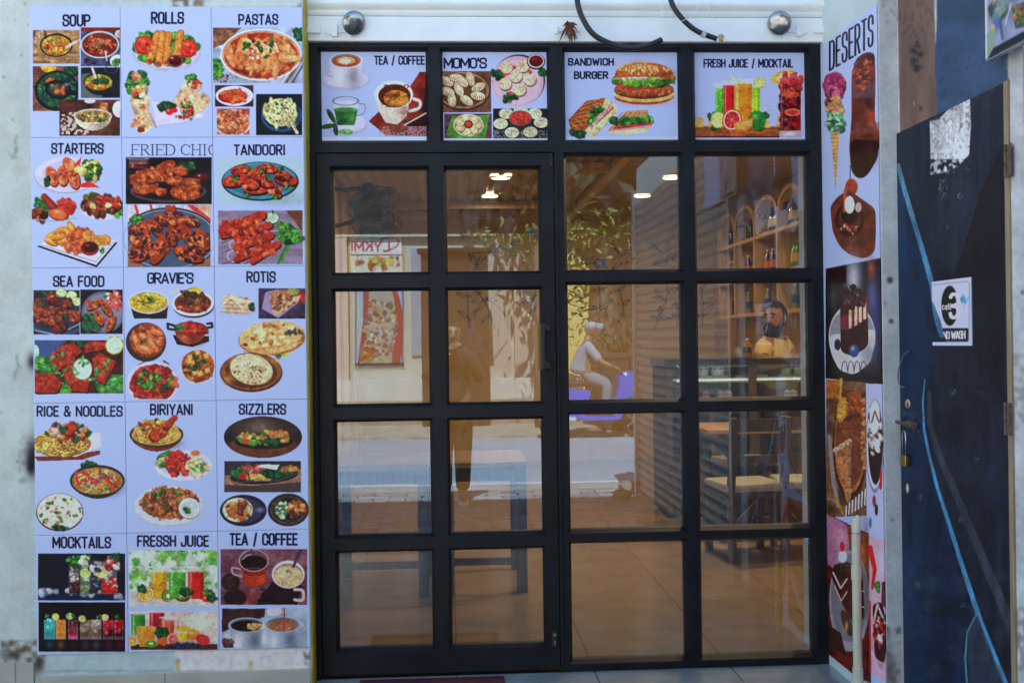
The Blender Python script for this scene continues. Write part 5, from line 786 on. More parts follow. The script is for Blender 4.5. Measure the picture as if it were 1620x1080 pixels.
def w_wing(k):
    k.tex(1300, -200, 1800, 1300, .12, 40, 3); k.tex(1300, -200, 1800, 1300, .10, 7, 5)
    k.poly([(1415, -300), (1470, -300), (1478, 0), (1481, 120), (1484, 190), (1424, 220)], (104, 86, 82)); k.tex(1415, -100, 1484, 205, .25, 20, 6, 1, .25); k.stain(1434, 55, 1466, 132, 5, .42, (36, 34, 40), 7, .92, .08, .7, 1.5, ell=1); k.stain(1418, -20, 1480, 60, 4, .62, (60, 52, 54), 4, .7); k.soft(1457, 172, 3, 4, (44, 36, 36), .9)
    for x, y in ((1457, 51), (1438, 142), (1446, 164)): k.ell(x, y, 1.5, 1.2, (200, 205, 215))
    k.poly([(1479, -300), (1594, -330), (1594, 150), (1483, 192), (1479, 100), (1482, 30)], (48, 72, 108)); k.tex(1478, -100, 1596, 180, .2, 24, 8); k.soft(1540, 110, 40, 50, (62, 84, 126), .6); k.soft(1540, 0, 40, 40, (40, 62, 84), .6); k.soft(1492, 152, 4, 5, (40, 58, 84), .8); k.stain(1484, 80, 1560, 160, 3, .66, (36, 52, 82), 5, .7)
    k.stain(1590, 85, 1640, 400, 12, .62, (184, 192, 200), 9, .4, .15); k.poly([(1589, 128), (1597, 124), (1596, 158), (1590, 162)], (92, 84, 82)); k.stain(1594, 560, 1640, 680, 8, .55, (130, 134, 138), 4, .8); k.stain(1594, 960, 1640, 1060, 8, .5, (120, 124, 130), 7, .8)
    k.ell(1612, 1008, 4, 9, (120, 124, 130)); k.ell(1618, 463, 3.4, 3, (90, 90, 94))
sheet('wing_face', 'X', 1.7105, -2.2, -.6696, 0, 2.99, w_wing, M_WALLP, wg, .0022, .005, bg=(168, 182, 198))

# ------------------------------------------------------------------ menu sheets on the wall
CX = [-1.716, -1.348, -.978, -.604]; CZ = [2.836, 2.296, 1.761, 1.207, .666, .175]
MENU = [(p_soup, 'soup', 'menu sheet headed SOUP with five pictures of soup bowls'), (p_rolls, 'rolls', 'menu sheet headed ROLLS with spring rolls and wraps'), (p_pastas, 'pastas', 'menu sheet headed PASTAS with a wide dish of penne'),
 (p_starters, 'starters', 'menu sheet headed STARTERS with grilled chicken on plates'), (p_fried, 'fried', 'menu sheet with FRIED CHIC in thin serif letters'), (p_tandoori, 'tandoori', 'menu sheet headed TANDOORI with drumsticks on a blue plate'),
 (p_sea, 'sea', 'menu sheet headed SEA FOOD with fried fish and lime'), (p_gravies, 'gravies', "menu sheet headed GRAVIE'S with six bowls of curry"), (p_rotis, 'rotis', 'menu sheet headed ROTIS with flatbreads'),
 (p_rice, 'rice', 'menu sheet headed RICE & NOODLES with noodle bowls'), (p_biriyani, 'biriyani', 'menu sheet headed BIRIYANI with rice pot and chicken leg'), (p_sizzlers, 'sizzlers', 'menu sheet headed SIZZLERS with oval pictures of hot plates'),
 (p_mock, 'mock', 'menu sheet headed MOCKTAILS with glasses on black'), (p_juice, 'juice', 'menu sheet headed FRESSH JUICE with juice glasses and fruit'), (p_tea, 'tea', 'menu sheet headed TEA / COFFEE on the wall, lowest sheet beside the yellow edge')]
def bordered(fn):
    def f(k):
        fn(k); k.tex(0, -100, 2000, 1300, .24, 3.0, 5, food=True); k.tex(0, -100, 2000, 1300, .22, 8, 9, food=True); pp = np.array((165, 191, 252.)); k.c = np.clip(pp*(np.clip(k.c, 1, 255)/pp)**1.15, 0, 255)
    return f
for i, (fn, nm, lab) in enumerate(MENU):
    r, c = divmod(i, 3)
    sheet('menu_sheet', 'Y', -.1682, CX[c]+.0011, CX[c+1]-.0011, CZ[r+1]+.0011, CZ[r]-.0011, bordered(fn), M_PRINT, None, .0045, soft=False)
    o = LAST[0]
    tag(o, lab, 'poster', 'menu sheets on the wall')
TOPS = [(t_tea, (-.548, -.098), 'printed sheet over the door headed TEA / COFFEE with a green tea glass'), (t_momo, (-.025, .428), "printed sheet over the door headed MOMO'S with dumplings"), (t_burger, (.505, 1.003), 'printed sheet headed SANDWICH BURGER above the window'), (t_fresh, (1.079, 1.57), 'printed sheet headed FRESH JUICE / MOCKTAIL above the window')]
for fn, (a, c), lab in TOPS:
    sheet('window_sheet', 'Y', -.006, a-.004, c+.004, 2.306, 2.698, bordered(fn), M_PRINT, None, .004, .0018, soft=False); tag(LAST[0], lab, 'poster', 'printed sheets in the top panes')
sheet('dessert_sheet', 'X', 1.634, -.668, -.043, .045, 2.705, bordered(t_desert), M_PRINT, None, .0035, .0022, soft=False)
tag(LAST[0], 'tall narrow sheet headed DESERTS with cones, cakes and sundaes on the side wall', 'poster')
_ds = LAST[0]

# ------------------------------------------------------------------ shop front: window frame, door, panes
def grid_frame(name, X0, X1, Z0, Z1, opens, holes, yf, yb, m, parent, ch=.013, yc=-.012):
    """flat front with rectangular openings; opens get a chamfer down to the glass, holes do not"""
    b = bmesh.new(); xs = sorted({X0, X1} | {v for o_ in opens for v in (o_[0]-ch, o_[1]+ch)} | {v for h in holes for v in h[:2]})
    zs = sorted({Z0, Z1} | {v for o_ in opens for v in (o_[2]-ch, o_[3]+ch)} | {v for h in holes for v in h[2:]})
    R = [(o_[0]-ch, o_[1]+ch, o_[2]-ch, o_[3]+ch) for o_ in opens]+list(holes)
    def q(*p): b.faces.new([b.verts.new(v) for v in p])
    for x0, x1 in zip(xs, xs[1:]):
        for z0, z1 in zip(zs, zs[1:]):
            mx, mz = (x0+x1)/2, (z0+z1)/2
            if any(r[0] < mx < r[1] and r[2] < mz < r[3] for r in R): continue
            for y in (yf, yb): q((x0, y, z0), (x1, y, z0), (x1, y, z1), (x0, y, z1))
    def ring(a, ya, c, yc_):
        A = [(a[0], ya, a[2]), (a[1], ya, a[2]), (a[1], ya, a[3]), (a[0], ya, a[3])]; B = [(c[0], yc_, c[2]), (c[1], yc_, c[2]), (c[1], yc_, c[3]), (c[0], yc_, c[3])]
        for k in range(4): q(A[k], A[(k+1) % 4], B[(k+1) % 4], B[k])
    for o_, r in zip(opens, R): ring(r, yf, o_, yc); ring(o_, yc, o_, yb-.001); ring(o_, yb-.001, r, yb)
    for h in holes: ring(h, yf, h, yb)
    e = (X0, X1, Z0, Z1); ring(e, yf, e, yb)
    bmesh.ops.remove_doubles(b, verts=b.verts[:], dist=1e-5); bmesh.ops.recalc_face_normals(b, faces=b.faces[:])
    me = bpy.data.meshes.new(name); b.to_mesh(me); b.free(); return link(name, me, m, parent)
C4 = [(-.548, -.098), (-.025, .428), (.507, 1.004), (1.080, 1.572)]
FR = [(1.743, 2.240), (1.176, 1.678), (.612, 1.113), (.047, .551)]
DR = [(1.741, 2.184), (1.174, 1.660), (.611, 1.097), (.124, .535)]
DC = [(-.500, -.100), (-.014, .384)]
win = thing('shop_window', 'dark framed shop front glazing with fixed panes right of the door', 'window', (.5, 0, 0))
tops = [(a, c, 2.310, 2.694) for a, c in C4]; fixed = [(a, c, z0, z1) for a, c in C4[2:] for z0, z1 in FR]
grid_frame('frame', -.5955, 1.6335, .002, 2.7235, tops+fixed, [(-.573, .4535, .0021, 2.2545)], -.040, .03, M_FRAME, win)
b = MB(); b.box(-.594, -.576, -.055, -.0401, .003, 2.26, .003); b.box(.4565, .4685, -.0455, -.0401, .003, 2.25, .002); b.build('jamb_strip', M_FRAME, win)
for a, c, z0, z1 in fixed:
    MB().quad((a-.006, 0, z0-.006), (c+.006, 0, z0-.006), (c+.006, 0, z1+.006), (a-.006, 0, z1+.006)).build('pane', M_GLASS, win)
door = thing('glass_door', 'dark framed glass door of eight panes with a black pull handle', 'door', (-.06, 0, 0))
dop = [(a, c, z0, z1) for a, c in DC for z0, z1 in DR]
grid_frame('frame', -.568, .4485, .014, 2.2495, dop, [], -.034, .026, M_FRAME, door)
for a, c, z0, z1 in dop:
    MB().quad((a-.006, 0, z0-.006), (c+.006, 0, z0-.006), (c+.006, 0, z1+.006), (a-.006, 0, z1+.006)).build('pane', M_GLASS, door)
h0, h1 = pt(858, 512, -.075), pt(859, 585, -.075)
b = MB(); b.box(h0.x-.011, h0.x+.011, -.094, -.07, h1.z, h0.z, .004); b.build('handle', M_BLACKP, door)
for zc in (h0.z-.018, h1.z+.018):
    x = h0.x; ro = MB().box(x-.004, x+.036, -.070, -.0342, zc-.013, zc+.013, .003).build('handle_rose', M_BLACKP, door)
    MB().lathe([(0, -.002), (.0035, -.002), (.0035, .001)], (x+.018, -.0365, zc+.012), 'Y', 10).lathe([(0, -.002), (.0035, -.002), (.0035, .001)], (x+.030, -.0365, zc-.002), 'Y', 10).build('screw', M_CHROME, ro)
hp = pt(872, 253, -.045); b = MB(); b.box(hp.x-.008, hp.x+.008, -.0405, -.0342, hp.z-.03, hp.z+.03, .002); b.build('hinge', M_FRAME, door)
b = MB(); [b.ball((hp.x, -.0415, hp.z+d), .0025) for d in (-.018, 0, .018)]; b.build('hinge_screw', M_CHROME, door)
lp = pt(877, 1010, -.04); b = MB(); b.box(lp.x-.009, lp.x+.009, -.0465, -.0342, lp.z-.035, lp.z+.035, .003); b.build('lock_plate', M_BLACKP, door)
MB().lathe([(0, -.004), (.008, -.004), (.008, .004)], (lp.x+.002, -.048, lp.z+.02), 'Y', 14).box(lp.x-.003, lp.x+.006, -.0495, -.0466, lp.z-.026, lp.z-.004, .001).build('lock_cylinder', M_CHROME, door)
# line drawings of branches stuck on the inside of the panes
def ribbon(pts, w, y=.0045):
    b = bmesh.new(); P = [pt(x, z, y) for x, z in pts]; L = []
    for i, p in enumerate(P):
        d = P[min(i+1, len(P)-1)]-P[max(i-1, 0)]; d.normalize(); n = Vector((-d.z, 0, d.x))*w/2; L.append((p+n, p-n))
    return L
DECAL = mat('black_decal_film', (.012, .010, .010), .5)
RECTS = [(door, a, c, z0, z1) for a, c, z0, z1 in dop]+[(win, a, c, z0, z1) for a, c, z0, z1 in fixed]
def decal_lines(lines, name, m=DECAL, w=.0026, y=.0045):
    per = {}
    for pts in lines:
        P = [pt(x, z, y) for x, z in pts]
        for p, q_ in zip(P, P[1:]):
            n_ = max(1, int((q_-p).length/.006))
            for j in range(n_):
                a_, e_ = p.lerp(q_, j/n_), p.lerp(q_, (j+1)/n_)
                for ri, (par, x0, x1, z0, z1) in enumerate(RECTS):
                    if x0 < a_.x < x1 and z0 < a_.z < z1 and x0 < e_.x < x1 and z0 < e_.z < z1: per.setdefault(ri, []).append((a_, e_))
    for ri, segs in per.items():
        b = bmesh.new()
        for p, q_ in segs:
            d = (q_-p); d.normalize(); n = Vector((-d.z, 0, d.x))*w/2; t = d*w*.2
            b.faces.new([b.verts.new(v) for v in (p-n-t, q_-n+t, q_+n+t, p+n-t)])
        me = bpy.data.meshes.new(name); b.to_mesh(me); b.free(); link(name, me, m, RECTS[ri][0])
def leaf_out(x, y, a, L, wd=.34):
    c, s = math.cos(math.radians(a)), math.sin(math.radians(a)); up, dn = [], []
    for i in range(9):
        t = i/8; k = math.sin(math.pi*t**.8)*L*wd/2
        up.append((x+t*L*c-k*s, y-t*L*s-k*c)); dn.append((x+t*L*c+k*s, y-t*L*s+k*c))
    return [up, dn, [(x, y), (x+L*.9*c, y-L*.9*s)]]
def branch(pts, leaves):
    o_ = [pts, [(x+2.2, y+.8) for x, y in pts]]
    for (x, y, a, L) in leaves: o_ += leaf_out(x, y, a, L)
    return o_
LN = []
LN += branch([(748, 428), (760, 413), (780, 399), (800, 391), (822, 385)], [(778, 401, 125, 20), (794, 393, 160, 18), (800, 393, -35, 22), (778, 402, -55, 22), (755, 420, 125, 24), (806, 388, 20, 18), (752, 424, 10, 24), (752, 420, 60, 14)])
LN += branch([(738, 456), (739, 490), (742, 520)], [(739, 468, 165, 18), (740, 503, 145, 20), (741, 508, 55, 22), (740, 469, 15, 24)])
LN += branch([(755, 462), (765, 475), (772, 490), (782, 520)], [(768, 472, 30, 24), (766, 474, 190, 22), (768, 474, 235, 22), (774, 498, 225, 18), (768, 472, -15, 20), (760, 464, 150, 18)])
LN += branch([(768, 472), (786, 483), (798, 498), (803, 520)], [])
LN += branch([(848, 455), (842, 475), (846, 490)], [(846, 470, 165, 26), (846, 472, 200, 22), (848, 480, 240, 20), (846, 468, 30, 14)])
LN += [[(744, 415), (748, 400), (762, 400), (776, 396)], [(806, 425), (808, 412), (818, 404), (826, 406), (828, 420)], [(826, 406), (838, 402), (848, 410), (846, 424)], [(742, 425), (740, 416), (744, 408)], [(768, 406), (776, 418), (774, 428)]]
LN += branch([(900, 398), (914, 412), (928, 420)], [(904, 400, 95, 28), (905, 400, 20, 18), (904, 401, 250, 14), (925, 418, 40, 20), (920, 412, 60, 24)])
LN += branch([(966, 385), (978, 400), (988, 404)], [(988, 402, 45, 16), (985, 405, 195, 16), (975, 395, 140, 16), (985, 416, 210, 20), (990, 416, 30, 18)])
LN += branch([(1028, 383), (1045, 398), (1075, 418)], [(1040, 394, 140, 24), (1058, 406, 95, 26), (1058, 408, 200, 24), (1060, 406, 25, 20), (1064, 410, 60, 16), (1058, 414, 190, 26)])
LN += branch([(908, 452), (918, 478), (921, 500), (926, 512)], [(916, 476, 190, 22), (916, 478, 60, 18), (920, 500, 150, 20), (920, 501, -45, 18), (912, 462, 140, 16)])
LN += branch([(946, 452), (949, 490), (944, 520)], [(948, 488, 35, 26), (949, 490, -20, 28), (946, 487, 180, 22), (944, 458, 190, 18), (946, 458, 10, 14)])
LN += branch([(918, 478), (935, 482), (942, 488), (930, 490), (920, 486)], [])
LN += branch([(978, 455), (984, 480), (986, 500)], [(980, 482, 165, 18), (984, 484, 40, 16), (984, 494, 250, 18), (976, 460, 30, 16), (976, 460, 200, 12)])
LN += branch([(1055, 452), (1052, 478), (1042, 502), (1034, 520)], [(1042, 502, 175, 14), (1042, 500, 80, 18), (1044, 502, -5, 18), (1050, 474, 130, 22), (1056, 464, 25, 22), (1046, 470, 180, 14)])
LN += branch([(1068, 478), (1075, 500), (1070, 516)], [(1075, 478, 200, 14), (1075, 498, 190, 14)])
LN += branch([(1108, 452), (1110, 480), (1109, 515)], [(1112, 500, 50, 26), (1112, 480, 30, 20), (1108, 500, 170, 12), (1110, 460, 60, 14)])
decal_lines(LN, 'leaf_drawing')
def decal_patch(polys, cols, name, par):
    for j, (pl, c) in enumerate(zip(polys, cols)):
        b = bmesh.new(); b.faces.new([b.verts.new(pt(x, y, .0052-.0004*j)) for x, y in pl]); me = bpy.data.meshes.new(name); b.to_mesh(me); b.free(); link(name, me, mat('decal_film', c, .5), par)
decal_patch([[(942, 411), (947, 408), (957, 410), (962, 424), (944, 425), (940, 418)], [(926, 419), (938, 415), (943, 409), (952, 408), (957, 413), (950, 417), (943, 417)], [(942, 413), (950, 412), (954, 418), (948, 420)]], [(.02, .025, .06), (.02, .06, .06), (.45, .10, .02)], 'bird_decal', win)
decal_patch([[(833, 361), (838, 360), (841, 367), (848, 369), (846, 373), (836, 372)]], [(.05, .03, .05)], 'butterfly_decal', door)

# ------------------------------------------------------------------ roller shutter over the shop front
sh = thing('roller_shutter', 'white roller shutter pulled up above the shop front, bottom rail with locks', 'shutter', (.5, -.1, 2.72))
b = MB(); b.box(-.5985, 1.652, -.062, -.03, 2.7265, 2.832, .004); b.build('bottom_rail', M_WHITEM, sh)
b = MB(); prof = []
for kk in range(4):
    z0 = 2.836+kk*.088
    prof += [(-.052, z0), (-.060, z0+.006), (-.062, z0+.02)]+[(-.062-.022*math.sin(math.pi*t/8), z0+.022+.056*t/8) for t in range(9)]+[(-.060, z0+.082), (-.052, z0+.086)]
for (y0, z0), (y1, z1) in zip(prof, prof[1:]): b.quad((-.5985, y0, z0), (1.652, y0, z0), (1.652, y1, z1), (-.5985, y1, z1))
bmesh.ops.remove_doubles(b.b, verts=b.b.verts[:], dist=1e-5); b.build('slat_curtain', M_WHITEM, sh, auto=50)
for (px, py, fl) in ((560, 37, 1), (1233, 37, -1)):
    c = pt(px, py, -.10); d = Vector((.25*fl*-1, -.85, -.35)).normalized()
    b = MB(); b.lathe([(.052, .0), (.0515, .004), (.049, .008), (.040, .013), (.026, .017), (.010, .019), (0, .0195)], (0, 0, 0), 'Z', 32); b.lathe([(.052, 0), (.048, .002), (.035, .006), (.012, .010), (0, .011)], (0, 0, 0), 'Z', 32)
    Q = Vector((0, 0, 1)).rotation_difference(Vector((.45*fl, -.80, -.30)).normalized()).to_matrix().to_4x4()
    bmesh.ops.transform(b.b, matrix=Matrix.Translation(c) @ Q, verts=b.b.verts[:]); b.build('lock_dome', M_CHROME, sh, auto=40)
    e = pt(px-3*fl, py+18, -.064); b = MB(); b.tube([c, (c+e)/2, e], .005, 8); b.box(e.x-.008, e.x+.008, -.075, -.0625, e.z-.01, e.z+.012, .002); b.build('lock_stem', M_WHITEM, sh)
    s1 = pt(px-30*fl, py+13, -.066); b = MB(); b.box(min(s1.x, e.x), max(s1.x, e.x)-.0, -.0690, -.0622, s1.z-.005, s1.z+.005, .002); b.box(s1.x-.012, s1.x+.012, -.080, -.0622, s1.z-.024, s1.z+.024, .004); b.prism([(s1.x, s1.z-.02), (s1.x-.042*fl, s1.z-.006), (s1.x-.042*fl, s1.z+.004), (s1.x, s1.z+.02)], -.070, -.0622)
    s2 = pt(px-64*fl, py+12, -.066); b.box(s2.x-.03, s2.x+.03, -.078, -.0622, s2.z-.012, s2.z+.012, .004); b.build('slide_bolt', M_WHITEM, sh)
c = pt(897, 49, -.066); b = MB(); b.box(c.x-.055, c.x-.04, -.078, -.0622, c.z-.015, c.z+.015, .003); b.tube([(c.x-.04, -.07, c.z), (c.x+.05, -.07, c.z)], .005, 8); b.box(c.x+.05, c.x+.058, -.076, -.0622, c.z-.008, c.z+.008, .002); b.build('centre_bolt', M_WHITEM, sh)

# dried flower, hoses, loose wires
R = random.Random(4)
fl = thing('dried_flower', 'shrivelled reddish brown flower bunch hanging by a thread before the shutter', 'flower', tuple(pt(900, 48, -.10)))
c = pt(900, 42, -.10); b = MB()
for i in range(26):
    a = R.uniform(0, 6.283); dz = R.uniform(-.075, .02); r_ = R.uniform(.015, .045)
    p1 = c+Vector((math.cos(a)*r_*.5, math.sin(a)*r_*.3, dz*.45+.01)); p2 = c+Vector((math.cos(a)*r_, math.sin(a)*r_*.5, dz))
    b.tube([c+Vector((0, 0, .015)), p1, p2], [.002, .0055, .001], 6)
b.build('petals', mat('dry_petal', (.14, .035, .02), .8, 0, .5, 80), fl, smooth=True)
b = MB(); b.ball(c+Vector((.003, 0, -.032)), .014, (1, .8, 1.3), jit=.15); b.build('bud', mat('dry_bud', (.20, .10, .05), .8, 0, .4, 120, .4, 300), fl, smooth=True)
MB().tube([c+Vector((0, 0, .01)), pt(902, -20, -.10)], .0006, 5).build('thread', M_WHITEM, fl)
def spline(pts, n=8):
    P = [Vector(p) for p in pts]; o_ = []
    for i in range(len(P)-1):
        p0, p1, p2, p3 = P[max(i-1, 0)], P[i], P[i+1], P[min(i+2, len(P)-1)]
        for j in range(n):
            t = j/n; o_.append(.5*((2*p1)+(-p0+p2)*t+(2*p0-5*p1+4*p2-p3)*t*t+(-p0+3*p1-3*p2+p3)*t**3))
    return o_+[P[-1]]
o = MB().tube(spline([pt(911, -40, -.16), pt(913, 0, -.15), pt(922, 30, -.15), pt(943, 58, -.15), pt(985, 75, -.15), pt(1020, 74, -.15), pt(1047, 63, -.15)]), .0118, 14).build('black_hose', M_BLACKP, smooth=True); tag(o, 'thick black hose looping down over the shutter, open end cut off', 'hose')
ho = thing('taped_hose', 'shorter black hose sloping down with a yellowed taped tip', 'hose', tuple(pt(1060, 0, -.14)))
MB().tube(spline([pt(1056, -40, -.14), pt(1061, 0, -.14), pt(1075, 25, -.14), pt(1100, 48, -.14), pt(1134, 62, -.14)]), .0112, 14).build('hose', M_BLACKP, ho, smooth=True)
e = pt(1140, 61, -.14); MB().ball(e, .011, (1, .6, 1.4), jit=.3, seed=2).ball(e+Vector((.006, 0, .006)), .008, (1, .5, 1.3), jit=.3, seed=5).build('taped_end', mat('yellowed_tape', (.42, .36, .12), .6, 0, .2, 90), ho)
MB().tube([pt(1110, 54, -.1525), pt(1116, 57, -.1525)], .0126, 12).build('paint_patch', mat('old_paint', (.5, .48, .36), .7), ho)
for k_, (pts, lab) in enumerate(((((1044, -20), (1046, 20), (1045, 40), (1051, 45), (1048, 58)), 'thin white wire hanging straight to the hose end'), (((1112, -20), (1100, 20), (1078, 34), (1055, 38), (1049, 20), (1047, -20)), 'thin white wire looped between the two hoses'), (((1110, -20), (1122, 18), (1133, 36), (1136, 60)), 'thin white wire running down to the taped hose tip'), (((1018, 2), (1030, 6), (1036, 13), (1042, 12), (1044, -4)), 'thin white wire curled at the top edge'))):
    o = MB().tube(spline([pt(x, y, -.165-.004*k_) for x, y in pts]), .0011, 6).build('loose_wire', M_WHITEM, smooth=True); tag(o, lab, 'wire', 'loose wires over the shutter')

# ------------------------------------------------------------------ side wall: painted door, sign, lock, pipe, board
bd = thing('painted_door', 'dark blue and black painted door with a light blue curved stripe, closed', 'door', (1.7, -1.06, 0))
def d_paint(k):
    k.rect(1400, 120, 1700, 1300, (15, 34, 62)); k.tex(1400, 120, 1700, 1300, .25, 40, 4)
    k.poly([(1420, 200), (1600, 110), (1600, 1100), (1570, 1100), (1545, 990), (1500, 830), (1478, 760), (1464, 690), (1462, 640), (1474, 590), (1486, 520), (1476, 470), (1455, 390), (1430, 290), (1420, 262)], (24, 32, 50)); k.tex(1420, 130, 1600, 1100, .3, 30, 6)
    k.poly([(1420, 206), (1600, 128), (1600, 320), (1560, 360), (1500, 430), (1486, 420), (1452, 330), (1420, 262)], (30, 40, 58), .8); k.soft(1540, 380, 14, 60, (42, 52, 70), .5, 25)
    k.line(rnd([(1553, 300), (1535, 370), (1508, 440), (1498, 470)], 20), 2, (14, 16, 24)); k.poly([(1552, 302), (1588, 220), (1590, 640), (1540, 560), (1500, 470)], (16, 19, 28), .7)
    k.poly([(1400, 268), (1419, 300), (1446, 420), (1466, 500), (1476, 560), (1468, 600), (1461, 640), (1462, 690), (1470, 730), (1400, 730)], (16, 38, 72), .8)
    k.line([(1421, 262), (1428, 290), (1444, 345), (1462, 405), (1475, 452), (1481, 500), (1490, 530)], 7, (66, 118, 160), t2=9); k.line([(1421, 262), (1428, 290), (1444, 345)], 5, (84, 135, 172), t2=8)
    k.line([(1463, 600), (1460, 635), (1462, 680), (1470, 720), (1482, 768), (1502, 830), (1524, 900), (1552, 985), (1592, 1085)], 2, (70, 140, 195), t2=9); k.line([(1470, 620), (1471, 670), (1484, 715), (1512, 780), (1545, 860), (1575, 930), (1600, 990)], 6, (50, 58, 76), t2=16); k.line([(1546, 968), (1530, 1000), (1527, 1040), (1530, 1085)], 2, (80, 150, 175), t2=3); k.poly([(1546, 972), (1590, 1085), (1534, 1085), (1530, 1005)], (44, 54, 74), .8)
    k.poly([(1471, 192), (1484, 190), (1515, 158), (1534, 153), (1536, 200), (1533, 245), (1520, 258), (1500, 272), (1472, 277)], (196, 208, 226)); k.tex(1471, 150, 1537, 278, .12, 8, 4); k.stain(1473, 180, 1535, 275, 4, .66, (110, 118, 134), 5, .8, .05); k.stain(1466, 252, 1540, 284, 5, .50, (26, 32, 46), 7, 1, .03); k.stain(1480, 150, 1520, 175, 6, .55, (120, 100, 96), 6, .7); k.stain(1528, 160, 1537, 200, 5, .45, (120, 106, 104), 9, .6)
    k.stain(1484, 280, 1500, 316, 2.2, .62, (120, 130, 150), 4, .7); 
    for x, y in ((1501, 358), (1519, 310), (1509, 620), (1452, 925), (1520, 822), (1545, 728), (1455, 786), (1523, 956)): k.stain(x-4, y-4, x+4, y+4, 2, .5, (120, 126, 140), int(x), .7)
    k.ell(1436, 638, 4, 7, (180, 172, 160)); k.ell(1436, 640, 1.6, 4, (70, 50, 40)); k.ell(1435.5, 772, 2.4, 7.5, (170, 165, 155)); k.stain(1428, 650, 1462, 690, 5, .55, (62, 66, 82), 8, .8); k.line([(1421, 206), (1589, 131)], 2, (30, 34, 46), .7); k.tex(1400, 120, 1620, 1100, .30, 10, 21, 1, .12); k.tex(1400, 120, 1620, 1100, .22, 2.2, 22)
    rs_ = random.Random(8)
    for _ in range(70):
        x, y = rs_.uniform(1424, 1588), rs_.uniform(200, 1075); a = rs_.uniform(-.5, .5)+(1.57 if rs_.random() < .6 else .2); L = rs_.uniform(2, 14)
        k.line([(x, y), (x+L*math.cos(a), y+L*math.sin(a))], .7, (96, 106, 124), rs_.uniform(.15, .6))
    k.stain(1420, 900, 1600, 1085, 20, .52, (70, 76, 88), 33, .3, .2); k.stain(1510, 140, 1592, 172, 2.4, .68, (90, 96, 100), 3, .7)
sheet('leaf', 'X', 1.7030, -1.464, -.6715, .01, 2.206, d_paint, M_DOORP, bd, .0065, .0024)
b = MB(); b.box(1.702, 1.7104, -1.490, -1.4662, 0, 2.21, .002); b.build('timber_stop', mat('pale_timber', (.33, .24, .13), .6, 0, .2, 14, .1, 80, streak=(3, 3, .4)), bd)
for y0 in (255, 662):
    p = pt(1592, y0, X=1.70); b = MB(); b.box(1.6985, 1.7028, p.y-.022, p.y+.004, p.z-.05, p.z+.05, .001); b.box(1.6960, 1.7018, p.y-.032, p.y-.0235, p.z-.05, p.z+.05, .001); b.tube([(1.697, p.y-.0005, p.z-.05), (1.697, p.y-.0005, p.z+.05)], .005, 8); b.build('hinge', M_RUST, bd)
p = pt(1440, 671, X=1.70); q_ = pt(1415, 668, X=1.70); b = MB(); b.box(1.690, 1.7028, p.y-.06, p.y-.005, p.z-.012, p.z+.012, .003); b.tube([(1.690, p.y-.07, p.z), (1.690, p.y+.10, p.z+.002)], .0075, 10); b.box(1.688, 1.7028, p.y+.0, p.y+.018, p.z-.014, p.z+.014, .003); b.build('slide_bolt', M_RUST, bd)
pl = pt(1431, 728, X=1.685); pk = thing('padlock', 'small brass padlock hanging from the slide bolt of the painted door', 'padlock', tuple(pl))
MB().box(pl.x-.009, pl.x+.009, pl.y-.022, pl.y+.022, pl.z-.022, pl.z+.022, .004).build('body', M_BRASS, pk)
sp = [(pl.x, pl.y-.014, pl.z+.02), (pl.x, pl.y-.014, pl.z+.09)]+[(pl.x, pl.y-.014*math.cos(t), pl.z+.09+.02*math.sin(t)) for t in (.6, 1.2, 1.57, 2, 2.6)]+[(pl.x, pl.y+.014, pl.z+.09), (pl.x, pl.y+.014, pl.z+.02)]
MB().tube(sp, .0042, 8).build('shackle', M_STEEL, pk, smooth=True)
def s_wash(k):
    k.rect(1460, 420, 1560, 560, (186, 200, 236)); k.line([(1476, 450.5), (1530, 445), (1533.5, 449), (1533, 537), (1530, 540), (1495, 541)], .7, (90, 96, 120))
    k.ell(1502.5, 483.5, 13.5, 31.5, (20, 22, 26)); k.line(rnd([(1504, 470), (1506, 465), (1515, 466), (1516, 481), (1507, 484)], 5), 6, (205, 210, 232)); k.line(rnd([(1507, 484), (1516, 486), (1515, 501), (1505, 503), (1503.5, 496)], 5), 6, (205, 205, 230)); k.line(rnd([(1512, 470), (1516, 480), (1511, 484)], 4), 2, (190, 185, 230)); k.ell(1509, 475, 3, 3.4, (20, 22, 26)); k.ell(1509, 493, 2.8, 3.4, (20, 22, 26))
    for ch, x0, x1 in (('c', 1490, 1494), ('a', 1494.8, 1498.6), ('f', 1499, 1501.8), ('e', 1502, 1505.4)): k.text(ch, x0, x1, 479.5, 490, (228, 234, 246), .13)
    k.line([(1494, 494.5), (1500, 493.5)], .6, (110, 116, 128)); k.bits(1525, 474, 4, 5, 10, 1.2, ((80, 160, 205), (60, 140, 190)), 3, 3, 60, 1, 0); k.line([(1524, 487), (1533, 468)], 1, (90, 165, 210))
    k.rect(1490, 519, 1532, 540, (30, 31, 44)); k.text('ND WASH', 1492, 1527.5, 524, 536.5, (205, 212, 232), .17, gap=.12, yt1=522.5, yb1=536)
_a = pt(1474, 446, X=1.6995); _c = pt(1536, 438, X=1.6995)
sheet('hand_wash_sign', 'X', 1.6995, _c.y, _a.y, pt(1505, 546.5, X=1.6995).z, pt(1505, 442, X=1.6995).z, s_wash, M_PRINT, None, .003, .0013, cut=[[(1460, 467), (1476, 478), (1488, 508), (1492, 525), (1496, 540.5), (1460, 540.5)]])
tag(LAST[0], 'torn white sticker with a round black logo reading ND WASH on the painted door', 'sign')
